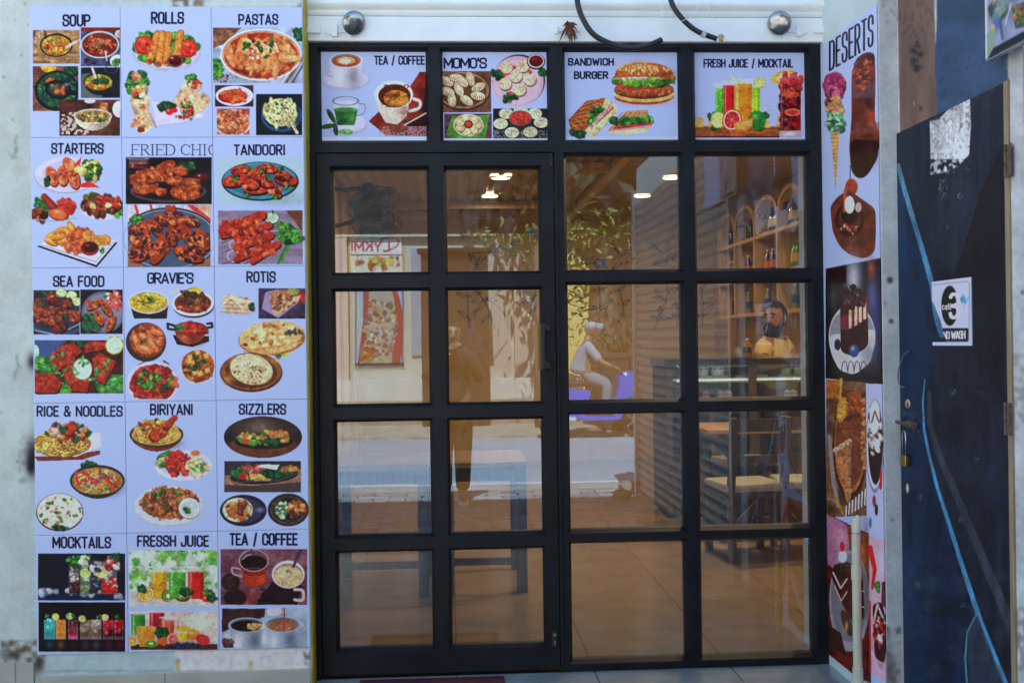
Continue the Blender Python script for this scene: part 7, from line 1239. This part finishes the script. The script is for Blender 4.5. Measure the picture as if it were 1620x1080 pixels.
def hand(c, d, up, s, parent, m=M_SKIN, side=1, curl=.5):
    """palm with five bent fingers; d points along the fingers, up out of the back of the hand"""
    d, up = Vector(d).normalized(), Vector(up).normalized(); a = d.cross(up).normalized(); up = a.cross(d).normalized(); c = Vector(c)
    J = {'w': (*c, .026*s)}; E = []
    pm = c+d*.045*s; J['p'] = (*pm, .031*s); E.append(('w', 'p'))
    for i, (o_, L) in enumerate(((-.030, .062), (-.010, .072), (.010, .068), (.029, .052))):
        k0 = c+d*.085*s+a*o_*s; k1 = k0+d*L*.5*s-up*curl*.02*s; k2 = k1+d*L*.35*s*(1-curl*.5)-up*curl*.035*s
        J[f'k{i}'] = (*k0, .0105*s); J[f'm{i}'] = (*k1, .009*s); J[f't{i}'] = (*k2, .0075*s); E += [('p', f'k{i}'), (f'k{i}', f'm{i}'), (f'm{i}', f't{i}')]
    t0 = c+d*.035*s-a*side*.035*s; t1 = t0+d*.035*s-a*side*.018*s-up*curl*.01*s; t2 = t1+d*.028*s-up*curl*.015*s
    J['q0'] = (*t0, .013*s); J['q1'] = (*t1, .0105*s); J['q2'] = (*t2, .0085*s); E += [('w', 'q0'), ('q0', 'q1'), ('q1', 'q2')]
    return skin('hand', J, E, m, parent, 1)
# the man behind the counter, leaning back with folded arms
D1 = 9.0; hc = at(1226, 503, D1); mx, my = at(1228, 560, D1).x, D1-CD
mn = thing('person', 'bearded man in a pale yellow shirt leaning behind the display counter, arms folded', 'person', (mx, my, 0))
sh_z = at(1230, 530, D1).z-.035; s1 = at(1201, 538, D1); s2 = at(1250, 540, D1)
J = {'hips': (mx+.05, my+.06, .92, .15), 'waist': (mx+.04, my+.05, 1.08, .145), 'chest': (mx-.0, my+.02, 1.26, (.15, .155)), 'neck0': (hc.x+.02, my+.03, sh_z+.02, .075), 'neck': (hc.x+.015, my+.02, hc.z-.09, .058), 'skull': (hc.x+.01, my+.01, hc.z-.01, .06),
     'sL': (s1.x+.03, my-.06, sh_z-.04, .066), 'eL': (mx-.21, my-.20, 1.18, .05), 'wL': (mx+.01, my-.29, 1.245, .035), 'sR': (s2.x-.02, my+.06, sh_z-.05, .07), 'eR': (s2.x+.045, my-.10, 1.20, .052), 'wR': (mx-.10, my-.265, 1.262, .036),
     'kL': (mx-.06, my-.1, .52, .075), 'fL': (mx-.06, my+.0, .08, .05), 'kR': (mx+.14, my-.08, .52, .075), 'fR': (mx+.14, my+.02, .08, .05), 'tL': (mx-.07, my-.16, .04, .045), 'tR': (mx+.14, my-.14, .04, .045)}
E_ = [('hips', 'waist'), ('waist', 'chest'), ('chest', 'neck0'), ('neck0', 'neck'), ('neck', 'skull'), ('chest', 'sL'), ('sL', 'eL'), ('eL', 'wL'), ('chest', 'sR'), ('sR', 'eR'), ('eR', 'wR'), ('hips', 'kL'), ('kL', 'fL'), ('fL', 'tL'), ('hips', 'kR'), ('kR', 'fR'), ('fR', 'tR')]
skin('body', J, E_, M_SKIN, mn)
u = lambda a, c, t: tuple(J[a][i]+(J[c][i]-J[a][i])*t for i in range(3))
K = {'hips': (*J['hips'][:3], .175), 'waist': (*J['waist'][:3], .172), 'chest': (*J['chest'][:3], (.178, .182)), 'collar': (*u('chest', 'neck0', .8), .105), 'sL': (*J['sL'][:3], .09), 'cL': (*u('sL', 'eL', .62), .074), 'sR': (*J['sR'][:3], .095), 'cR': (*u('sR', 'eR', .55), .08)}
skin('shirt', K, [('hips', 'waist'), ('waist', 'chest'), ('chest', 'collar'), ('chest', 'sL'), ('sL', 'cL'), ('chest', 'sR'), ('sR', 'cR')], M_TEE, mn)
K = {'hips': (mx+.05, my+.06, .90, .18), 'kL': (*J['kL'][:3], .09), 'fL': (*J['fL'][:3], .07), 'kR': (*J['kR'][:3], .09), 'fR': (*J['fR'][:3], .07)}
skin('trousers', K, [('hips', 'kL'), ('kL', 'fL'), ('hips', 'kR'), ('kR', 'fR')], M_TROU, mn)
hand(J['wL'][:3], (1, -.05, .12), (.0, -1, .2), .95, mn, side=1, curl=.6); hand(J['wR'][:3], (-1, -.1, .05), (0, -1, .2), .95, mn, side=-1, curl=.6)
head(hc+Vector((0, 0, 0)), math.radians(-46), 1.13, mn, beard=True, pitch=.05)

# ------------------------------------------------------------------ the street behind the photographer (seen in the panes)
def rpt(px, py, depth):
    """point seen by reflection in the panes at this pixel, at this total optical distance"""
    p = at(px, py, depth); return Vector((p.x, -p.y, p.z))
M_PAVE = tile_mat('grey_paving_block', (.22, .23, .23), (.04, .04, .04), .30, .15, .7, .40, .012, .5, .5)
o = MB().box(-14, 14, -5.66, -2.7005, -.12, -.004).build('pavement', M_PAVE); tag(o, kind='structure')
b = MB(); rr = random.Random(2)
x = -14
while x < 14: w_ = rr.uniform(.8, 1.1); b.box(x, x+w_-.01, -5.82+rr.uniform(-.01, .01), -5.661, -.12, -.002, .01); x += w_
o = b.build('kerb_strip', mat('worn_concrete', (.20, .19, .17), .9, 0, .3, 8, .4, 40)); tag(o, kind='structure')
o = MB().box(-40, 40, -6.5, -5.8205, -.14, -.05).build('gutter_strip', mat('pale_dust', (.27, .26, .245), .9, 0, .2, 3, .3, 30)); tag(o, kind='structure')
o = MB().box(-40, 40, -11.9, -6.5005, -.14, -.042).build('road', mat('asphalt', (.27, .295, .33), .75, 0, .12, 2, .3, 120, streak=(.3, 1, 1))); tag(o, kind='structure')
o = MB().box(-40, 40, -6.62, -6.50, -.042, -.038).build('edge_line', mat('road_paint', (.48, .48, .48), .7, 0, .1, 8)); tag(o, kind='structure')
o = MB().box(-40, 40, -15.2, -11.9005, -.14, .0).build('verge', mat('dusty_verge', (.30, .26, .20), .95, 0, .35, 4, .6, 15)); tag(o, kind='structure')
# beige building opposite with a step, sign and portrait poster
DB = 20.0; YB = -(DB-CD)
M_BEI = mat('beige_render', (.46, .42, .33), .8, 0, .06, 2, .1, 30); M_PNK = mat('pinkish_render', (.46, .34, .27), .8, 0, .08, 2, .1, 30)
ob = thing('beige_building', 'beige rendered building across the road with pinkish columns and brown steps', 'building', (-1, YB-2, 0))
MB().box(-9, 2.05, YB-6, YB, .78, 3.4).build('wall', M_BEI, ob); MB().box(-9, 2.08, YB-6, YB+.03, 3.4005, 8.6).build('upper_wall', mat('upper_shade_brown', (.030, .021, .015), .8, 0, .25, 3, .2, 20), ob); MB().box(-9, 2.6, YB-6, YB+.9, -.05, .40).build('step', mat('brown_step', (.30, .19, .13), .8, 0, .2, 5), ob); MB().box(-9, 2.4, YB-6, YB+.35, .40, .779).build('plinth', mat('beige_step', (.55, .50, .42), .8, 0, .1, 3), ob)  # shade put into the upper wall's dark colour, keeping top-pane reflections dim
for px0, px1 in ((530, 552), (770, 806), (812, 832)):
    a, c = rpt(px0, 500, DB), rpt(px1, 500, DB); MB().box(a.x, c.x, YB+.001, YB+.20, .78, 3.38).build('column', M_PNK, ob)
MB().box(-9, 2.3, YB+.031, YB+.11, 3.405, 3.45).build('ledge', M_BEI, ob)
for px0, px1 in ((650, 690),):
    a, c = rpt(px0, 480, DB), rpt(px1, 480, DB); f = MB().box(a.x, c.x, YB+.001, YB+.04, 1.2, 3.2).build('shuttered_door', mat('grey_door', (.25, .28, .33), .6, 0, .1, 5), ob)
def r_sign(k):
    k.rect(540, 350, 660, 440, (235, 230, 226)); k.rect(540, 404.5, 660, 440, (232, 226, 190)); k.line([(540, 404), (660, 404)], 1.6, (90, 70, 60))
    k.text('LYKMI', 614, 558, 382, 399, (205, 70, 66), .16); k.line(rnd([(607, 399), (626, 392), (632, 380), (622, 374), (616, 380), (610, 374), (604, 382)], 5), 2, (205, 70, 66))
    k.ell(597, 420, 15, 13, (205, 100, 50)); k.ell(597, 424, 11, 10, (110, 70, 50)); k.ell(597, 428, 8, 8, (240, 220, 205)); 
    for x in (570, 623): k.ell(x, 415, 8, 9, (225, 205, 200)); k.bits(x, 415, 8, 8, 10, 2, ((190, 60, 50), (70, 50, 50), (240, 230, 220)), x, 1.4, None, 1, 0)
    k.bits(600, 416, 36, 10, 26, 2.4, ((220, 200, 80), (190, 210, 110), (230, 130, 90)), 8, 1.4, None, 1, 0)
def r_port(k):
    k.rect(540, 420, 660, 600, (150, 175, 225)); k.soft(565, 500, 12, 60, (190, 215, 160), .6); k.rect(552, 574, 650, 579, (30, 30, 36)); 
    for x in (562.5, 637): k.line([(x, 430), (x, 580)], 1.6, (40, 40, 50))
    k.ell(600, 440, 9, 14, (190, 140, 120)); k.poly([(575, 450), (590, 442), (620, 444), (632, 470), (636, 500), (634, 574), (566, 574), (574, 510)], (170, 60, 62)); k.poly([(584, 456), (622, 450), (626, 500), (620, 574), (570, 574), (582, 510)], (170, 165, 150)); k.bits(602, 520, 26, 52, 220, 1.8, ((190, 185, 170), (150, 60, 60), (90, 80, 70), (205, 160, 70), (215, 210, 200)), 5, 1.5, None, .7, .2); k.line([(578, 516), (596, 514), (620, 511)], 5, (200, 170, 150)); k.line([(623, 455), (634, 500), (634, 560)], 7, (175, 50, 56)); k.bits(583, 560, 12, 12, 40, 2, ((205, 160, 60), (160, 50, 50)), 6)
ki = thing('backdrop', 'tall dark brown wooden kiosk added before the beige building to hide the mirrored photographer', 'backdrop', (0, YB+1.2, 0)); M_BACKDROP = mat('backdrop_brown', (.022, .014, .009), .9, 0, .3, 6, .1, 40, streak=(5, 5, .5))  # invented dark backdrop; the photographer's mirrored outline merges into it
a, c = rpt(667, 500, DB-1.2), rpt(772, 500, DB-1.2)
MB().box(a.x, c.x, YB+.95, YB+1.5, -.02, 3.0, .02).build('backdrop_box', M_BACKDROP, ki); MB().box(a.x-.06, c.x+.06, YB+.92, YB+1.6, 3.0, 3.06).build('backdrop_top', M_BACKDROP, ki)
sp = thing('name_board', 'white name board in red letters above the portrait poster across the road', 'sign', (0, YB, 0))
a, c = rpt(554, 372, DB), rpt(636, 434, DB); sheet('board_face', 'Y', YB+.04, a.x, c.x, c.z, a.z, r_sign, M_PRINT, sp, .03, .008, seen=(255, 255, 255), face=1, mirror=True)
MB().box(a.x-.04, c.x+.04, YB+.001, YB+.0095, c.z-.04, a.z+.04).build('board_frame', M_WOOD, sp)
sp = thing('portrait_poster', 'tall poster of a figure in a red embroidered dress on the beige building', 'poster', (0, YB, 0))
a, c = rpt(560, 436, DB), rpt(640, 579, DB); sheet('poster_face', 'Y', YB+.035, a.x, c.x, c.z, a.z-.06, r_port, M_PRINT, sp, .025, .008, seen=(255, 255, 255), face=1, mirror=True)
MB().box(a.x-.05, c.x+.05, YB+.001, YB+.0095, c.z-.05, a.z-.03).build('poster_frame', M_BEI, sp)
# sunlit yellow house further back, banner, planters
yh = thing('yellow_house', 'sunlit yellow house behind the trees across the road', 'building', (6, -27, 0))
MB().box(3.2, 13, -34, -26.5, -.1, 5.6).build('wall', mat('yellow_render', (.72, .52, .14), .8, 0, .08, 1), yh); MB().box(3.0, 13.2, -34.2, -25.9, 5.6, 5.9).build('parapet', mat('cream_parapet', (.75, .66, .40), .8), yh)
for x in (5.2, 7.2, 9.4): w_ = MB().box(x, x+.9, -26.4995, -26.46, 1.3, 2.9).build('window', mat('white_shutter', (.6, .6, .58), .6), yh)
o = MB().box(rpt(980, 470, 24).x, rpt(1030, 470, 24).x, -19.4, -19.38, rpt(1000, 484, 24).z, rpt(1000, 466, 24).z).build('white_banner', mat('white_cloth', (.8, .8, .82), .8)); tag(o, 'plain white cloth banner hung between the tree and the yellow house', 'banner')
for px, lab, h_ in ((970, 'dark box planter with a small bush, nearer the scooter', 560), (1015, 'dark box planter with a taller bush, nearer the pole', 556)):
    c = rpt(px, 600, 17.4); t = thing('box_planter', lab, 'planter', (c.x, c.y, 0), 'planters on the verge'); zt = rpt(px, h_, 17.4).z
    MB().box(c.x-.22, c.x+.22, c.y-.3, c.y+.3, -.02, zt, .01).box(c.x-.25, c.x+.25, c.y-.33, c.y+.33, zt-.06, zt+.02, .01).build('box', mat('dark_planter', (.03, .03, .035), .6, 0, .2, 8), t)
    b = MB(); rr = random.Random(px)
    for i in range(90):
        p = Vector((c.x+rr.gauss(0, .13), c.y+rr.gauss(0, .13), zt+abs(rr.gauss(.05, .22)))); a = Vector((rr.uniform(-1, 1), rr.uniform(-1, 1), rr.uniform(-.3, 1))).normalized()*.12; w_ = a.cross(Vector((0, 0, 1))).normalized()*.03
        b.quad(p-a, p+w_, p+a, p-w_)
    b.build('foliage', mat('dark_leaf', (.03, .08, .04), .6, 0, .4, 5), t)
# trees
def tree(x, y, r, h, lab, leafc, seed, spread, zlo, n=2600, lean=0, zhi=99, ls=1):
    t = thing('street_tree', lab, 'tree', (x, y, 0), 'trees across the road'); rr = random.Random(seed); b = MB()
    b.tube([(x, y, -.1), (x+lean*.2, y, h*.25), (x+lean*.6, y, h*.5), (x+lean, y, h*.8)], [r*1.25, r, r*.85, r*.5], 14)
    ends = []
    for i in range(9):
        a = rr.uniform(0, 6.283); L = spread*rr.uniform(.6, 1); z0 = h*rr.uniform(.4, .75); p0 = Vector((x+lean*.6, y, z0)); p1 = p0+Vector((math.cos(a)*L*.5, math.sin(a)*L*.5, h*.12)); p2 = p0+Vector((math.cos(a)*L, math.sin(a)*L, rr.uniform(-.05, .2)*h))
        b.tube([p0, p1, p2], [r*.35, r*.2, r*.06], 7); ends += [p1, p2, p1.lerp(p2, .5)]
    b.build('trunk', mat('bark', (.13, .09, .06), .9, 0, .35, 12, .7, 30, streak=(1, 1, .3)), t, smooth=True)
    vs, fs = [], []
    for i in range(n):
        e = rr.choice(ends); p = e+Vector((rr.gauss(0, spread*.2), rr.gauss(0, spread*.2), rr.gauss(0, .5)))
        if p.z < zlo+rr.uniform(0, .5) or p.z > zhi: continue
        a = Vector((rr.uniform(-1, 1), rr.uniform(-1, 1), rr.uniform(-1.6, .4))).normalized()*rr.uniform(.05, .11)*ls; w_ = a.cross(Vector((rr.uniform(-1, 1), rr.uniform(-1, 1), .3))).normalized()*.03*ls
        k = len(vs); vs += [p-a, p+w_, p+a, p-w_]; fs.append((k, k+1, k+2, k+3))
    me = bpy.data.meshes.new('crown'); me.from_pydata([tuple(v) for v in vs], [], fs); link('crown', me, leafc, t)
M_LEAF = mat('sunlit_leaf', (.12, .16, .02), .6, 0, .4, 3, col2=(.26, .24, .03)); M_LEAF2 = mat('green_leaf', (.07, .12, .03), .6, 0, .4, 3)
c = rpt(965, 500, 18.6); tree(c.x, c.y, .40, 6.0, 'thick trunked street tree across the road, low leaves lit by the sun', M_LEAF, 3, 2.2, 2.5, 4200, zhi=3.55)
M_LEAF3 = mat('crown_shade_leaf', (.012, .02, .008), .7, 0, .4, 3)  # near-black leaf colour stands in for crown shade; tree added to darken upper reflection
for px, sd_, lab in ((1010, 13, 'added tree behind the thick trunk, near black leaves standing in for crown shade'),):
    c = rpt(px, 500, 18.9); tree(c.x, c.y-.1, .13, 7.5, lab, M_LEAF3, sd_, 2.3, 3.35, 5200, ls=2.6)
c = rpt(850, 500, 18.0); tree(c.x, c.y, .06, 4.6, 'slender young tree with pale drooping leaves before the beige building', M_LEAF, 6, 1.5, 2.75, 1500, zhi=3.3)
c = rpt(1020, 500, 23); tree(c.x, c.y, .2, 5, 'bushy tree in front of the yellow house', M_LEAF2, 9, 1.8, .9, 2200)
# pole, broken block and shutter on the wing
c = pt(1036, 700, Y=5.2); sx = c.x
o = MB().tube([(sx, -5.28, -.1), (sx, -5.28, 2.9)], .035, 12).build('white_pole', M_WHITEM, smooth=True); tag(o, 'slim white pole at the street end of the side wing', 'pole')
ws = thing('side_shutter', 'closed corrugated shutter along the side wing towards the street', 'shutter', (1.70, -3.4, 0))
b = MB(); prof = []
for k in range(34):
    z0 = .05+k*.078; prof += [(1.705-.018*math.sin(math.pi*t/6), z0+.078*t/6) for t in range(6)]
for (x0, z0), (x1, z1) in zip(prof, prof[1:]): b.quad((x0, -5.05, z0), (x0, -1.72, z0), (x1, -1.72, z1), (x1, -5.05, z1))
bmesh.ops.remove_doubles(b.b, verts=b.b.verts[:], dist=1e-5); b.build('slats', mat('grey_shutter', (.30, .29, .27), .4, .3, .12, 4, .05, 30), ws, auto=50)
b = MB(); b.box(1.66, 1.712, -5.13, -5.052, 0, 2.8); b.box(1.66, 1.712, -1.718, -1.66, 0, 2.8); b.build('guide_rail', M_STEEL, ws); MB().box(1.67, 1.712, -5.05, -1.72, -.004, .05).build('bottom_bar', M_STEEL, ws)
for (x, y, s_, lab, sd_) in ((1.52, -5.02, .075, 'broken concrete lump at the foot of the pole', 1), (1.66, -5.42, .09, 'squared broken block behind the pole foot', 2)):
    b = MB(); b.ball((x, y, s_*.45), s_, (1.2, 1, .7), jit=.25, seed=sd_); o = b.build('rubble_lump', mat('rubble', (.18, .16, .13), .95, 0, .3, 20, .6, 60)); tag(o, lab, 'rubble')
# passing scooter and rider
g = rpt(940, 690, 16.4); sx, sy = g.x, g.y; GZ = -.042
sc_ = thing('motor_scooter', 'blue and silver motor scooter on the far side of the road', 'scooter', (sx, sy, GZ))
M_BLU = mat('blue_paint', (.001, .09, .55), .3, 0, .05, 9, coat=.5); M_SIL = mat('silver_plastic', (.5, .5, .52), .35, .3)
for dx in (-.62, .64):
    w_ = MB().tube([(sx+dx+.20*math.cos(2*math.pi*k/28), sy, GZ+.25+.20*math.sin(2*math.pi*k/28)) for k in range(28)], .048, 10, closed=True).build('wheel', M_GASK, sc_, smooth=True)
    b = MB().lathe([(0, -.03), (.05, -.03), (.05, .03), (0, .03)], (sx+dx, sy, GZ+.25), 'Y', 16)
    for k in range(5): a = 2*math.pi*k/5; b.bar((sx+dx, sy, GZ+.25), (sx+dx+.17*math.cos(a), sy, GZ+.25+.17*math.sin(a)), .02, .03, up=(0, 1, 0))
    b.build('rim', M_STEEL, w_)
b = MB(); b.prism([(sx-.80, GZ+.62), (sx-.78, GZ+.48), (sx-.40, GZ+.30), (sx-.15, GZ+.30), (sx-.12, GZ+.40), (sx-.05, GZ+.72), (sx-.55, GZ+.78)], sy-.13, sy+.13); b.box(sx-.2, sx+.34, sy-.15, sy+.15, GZ+.26, GZ+.33, .02); b.prism([(sx+.28, GZ+.28), (sx+.40, GZ+.28), (sx+.52, GZ+.86), (sx+.44, GZ+.98), (sx+.36, GZ+.92)], sy-.17, sy+.17)
b.build('body', M_BLU, sc_); MB().box(sx-.72, sx+.02, sy-.13, sy+.13, GZ+.785, GZ+.86, .03).build('seat', M_BLACKP, sc_); MB().prism([(sx+.44, GZ+.40), (sx+.70, GZ+.50), (sx+.84, GZ+.44), (sx+.66, GZ+.54), (sx+.46, GZ+.50)], sy-.07, sy+.07).build('front_fender', M_BLU, sc_); MB().prism([(sx+.42, GZ+.58), (sx+.74, GZ+.66), (sx+.93, GZ+.84), (sx+.78, GZ+.97), (sx+.52, GZ+1.02)], sy-.14, sy+.14).build('front_fairing', M_BLU, sc_)
b = MB(); b.tube([(sx+.64, sy, GZ+.25), (sx+.52, sy, GZ+.7), (sx+.42, sy, GZ+1.02)], .022, 8); b.tube([(sx+.32, sy-.33, GZ+1.05), (sx+.42, sy-.1, GZ+1.03), (sx+.42, sy+.1, GZ+1.03), (sx+.32, sy+.33, GZ+1.05)], .016, 8); b.build('handlebar', M_BLACKP, sc_)
MB().ball((sx+.49, sy, GZ+.93), .075, (.7, 1.2, 1)).build('headlight', M_SIL, sc_, smooth=True); MB().tube([(sx-.85, sy+.16, GZ+.32), (sx-.3, sy+.16, GZ+.28)], .045, 10).build('silencer', M_SIL, sc_)
rd = thing('person', 'scooter rider in white shirt and pale cap reaching forward to the handlebar', 'person', (sx-.2, sy, GZ))
M_WSH = mat('white_cotton', (.30, .30, .34), .8, 0, .05, 20, .2, 50); M_GRT = mat('pale_grey_trousers', (.20, .20, .23), .85, 0, .08, 20, .2, 50)
J = {'hips': (sx-.22, sy, GZ+.95, .15), 'waist': (sx-.2, sy, GZ+1.1, .14), 'chest': (sx-.12, sy, GZ+1.32, (.16, .15)), 'neck': (sx-.08, sy, GZ+1.5, .06), 'skull': (sx-.06, sy, GZ+1.58, .065)}
E_ = [('hips', 'waist'), ('waist', 'chest'), ('chest', 'neck'), ('neck', 'skull')]
for s_, n_ in ((-1, 'L'), (1, 'R')):
    J['s'+n_] = (sx-.1, sy+s_*.19, GZ+1.4, .065); J['e'+n_] = (sx+.08, sy+s_*.26, GZ+1.17, .045); J['w'+n_] = (sx+.27, sy+s_*.31, GZ+1.075, .032); J['k'+n_] = (sx+.2, sy+s_*.16, GZ+.84, .07); J['a'+n_] = (sx+.16, sy+s_*.15, GZ+.43, .042); J['t'+n_] = (sx+.3, sy+s_*.15, GZ+.365, .032)
    E_ += [('chest', 's'+n_), ('s'+n_, 'e'+n_), ('e'+n_, 'w'+n_), ('hips', 'k'+n_), ('k'+n_, 'a'+n_), ('a'+n_, 't'+n_)]
    hand(J['w'+n_][:3], (1, s_*.15, -.25), (0, 0, 1), .85, rd, side=s_, curl=1.0)
skin('body', J, E_, M_SKIN, rd)
v = lambda k, r: (*J[k][:3], r)
skin('shirt', {'hips': v('hips', .20), 'waist': v('waist', .165), 'chest': v('chest', (.185, .175)), 'sL': v('sL', .085), 'eL': v('eL', .062), 'sR': v('sR', .085), 'eR': v('eR', .062)}, [('hips', 'waist'), ('waist', 'chest'), ('chest', 'sL'), ('sL', 'eL'), ('chest', 'sR'), ('sR', 'eR')], M_WSH, rd)
skin('trousers', {'waist': v('waist', .15), 'hips': v('hips', .195), 'kL': v('kL', .10), 'aL': v('aL', .065), 'kR': v('kR', .10), 'aR': v('aR', .065)}, [('waist', 'hips'), ('hips', 'kL'), ('kL', 'aL'), ('hips', 'kR'), ('kR', 'aR')], M_GRT, rd)
head(Vector((sx-.03, sy, GZ+1.655)), math.radians(90), 1.0, rd, hair=False); MB().ball((sx-.035, sy, GZ+1.70), .108, (1, .9, .75)).tube([(sx+.05, sy, GZ+1.69), (sx+.15, sy, GZ+1.68)], [.07, .06], 10).build('cap', M_WSH, rd, smooth=True)
# the photographer, standing on the pavement with the camera raised
ph = thing('person', 'photographer in dark clothes and grey trainers, camera raised, mirrored in the door', 'person', (0, -5.0, 0))
PZ = -.004; py_ = -5.02
J = {'hips': (.01, py_, .86, .14), 'waist': (.01, py_, 1.0, .13), 'chest': (.01, py_+.02, 1.20, (.155, .14)), 'neck0': (.01, py_+.03, 1.34, .07), 'neck': (.01, py_+.06, 1.40, .055), 'skull': (.01, py_+.08, 1.46, .06)}
E_ = [('hips', 'waist'), ('waist', 'chest'), ('chest', 'neck0'), ('neck0', 'neck'), ('neck', 'skull')]
for s_, n_ in ((-1, 'L'), (1, 'R')):
    J['s'+n_] = (.01+s_*.18, py_+.03, 1.30, .06); J['e'+n_] = (.01+s_*.24, py_+.14, 1.10, .045); J['w'+n_] = (.005+s_*.085, py_+.235, 1.375, .032)
    J['h'+n_] = (.01+s_*.08, py_, .82, .1); J['k'+n_] = (s_*.085, py_+.03, .45, .06); J['a'+n_] = (s_*.08, py_+.01, .10, .042); J['f'+n_] = (s_*.085, py_+.13, .045, .036)
    E_ += [('chest', 's'+n_), ('s'+n_, 'e'+n_), ('e'+n_, 'w'+n_), ('hips', 'h'+n_), ('h'+n_, 'k'+n_), ('k'+n_, 'a'+n_), ('a'+n_, 'f'+n_)]
skin('body', J, E_, M_SKIN, ph)
M_JKT = mat('dark_jacket', (.02, .016, .014), .85, 0, .2, 20, .2, 50)
skin('jacket', {k: v(k, r) for k, r in (('hips', .16), ('waist', .155), ('chest', (.18, .165)), ('sL', .08), ('eL', .062), ('wL', .045), ('sR', .08), ('eR', .062), ('wR', .045))}, [('hips', 'waist'), ('waist', 'chest'), ('chest', 'sL'), ('sL', 'eL'), ('eL', 'wL'), ('chest', 'sR'), ('sR', 'eR'), ('eR', 'wR')], M_JKT, ph)
skin('trousers', {k: v(k, r) for k, r in (('hips', .158), ('hL', .115), ('kL', .085), ('aL', .068), ('hR', .115), ('kR', .085), ('aR', .068))}, [('hips', 'hL'), ('hL', 'kL'), ('kL', 'aL'), ('hips', 'hR'), ('hR', 'kR'), ('kR', 'aR')], mat('brown_black_trousers', (.018, .012, .010), .85, 0, .2, 20, .2, 50), ph)
M_SHOE = mat('grey_mesh', (.08, .085, .11), .8, 0, .2, 60, .2, 120)
for s_ in (-1, 1):
    x = s_*.083; b = MB(); b.ball((x, py_+.07, .062), .075, (.62, 1.75, .62)); so = b.build('shoe', M_SHOE, ph, smooth=True)
    MB().box(x-.048, x+.048, py_-.06, py_+.205, PZ+.001, .026, .012).build('sole', M_WHITEM, so)
hand((-.075, py_+.245, 1.39), (.5, .75, .25), (-.6, .2, .6), .85, ph, side=-1, curl=1.0); hand((.085, py_+.245, 1.40), (-.5, .75, .3), (.6, .2, .6), .85, ph, side=1, curl=1.0)
head(Vector((.01, py_+.10, 1.505)), math.radians(180), .98, ph)
dc = thing('camera_body', 'black camera held up before the photographer\'s face', 'camera', (0, -4.78, CH))
MB().box(-.065, .065, -4.83, -4.775, CH-.045, CH+.035, .012).box(-.025, .025, -4.825, -4.775, CH+.035, CH+.06, .008).build('body', M_BLACKP, dc); MB().lathe([(0, -4.775), (.034, -4.775), (.034, -4.715), (.030, -4.70), (.026, -4.70), (.024, -4.712), (0, -4.712)], (0, 0, CH), 'Y', 24).build('lens', M_BLACKP, dc, auto=40)
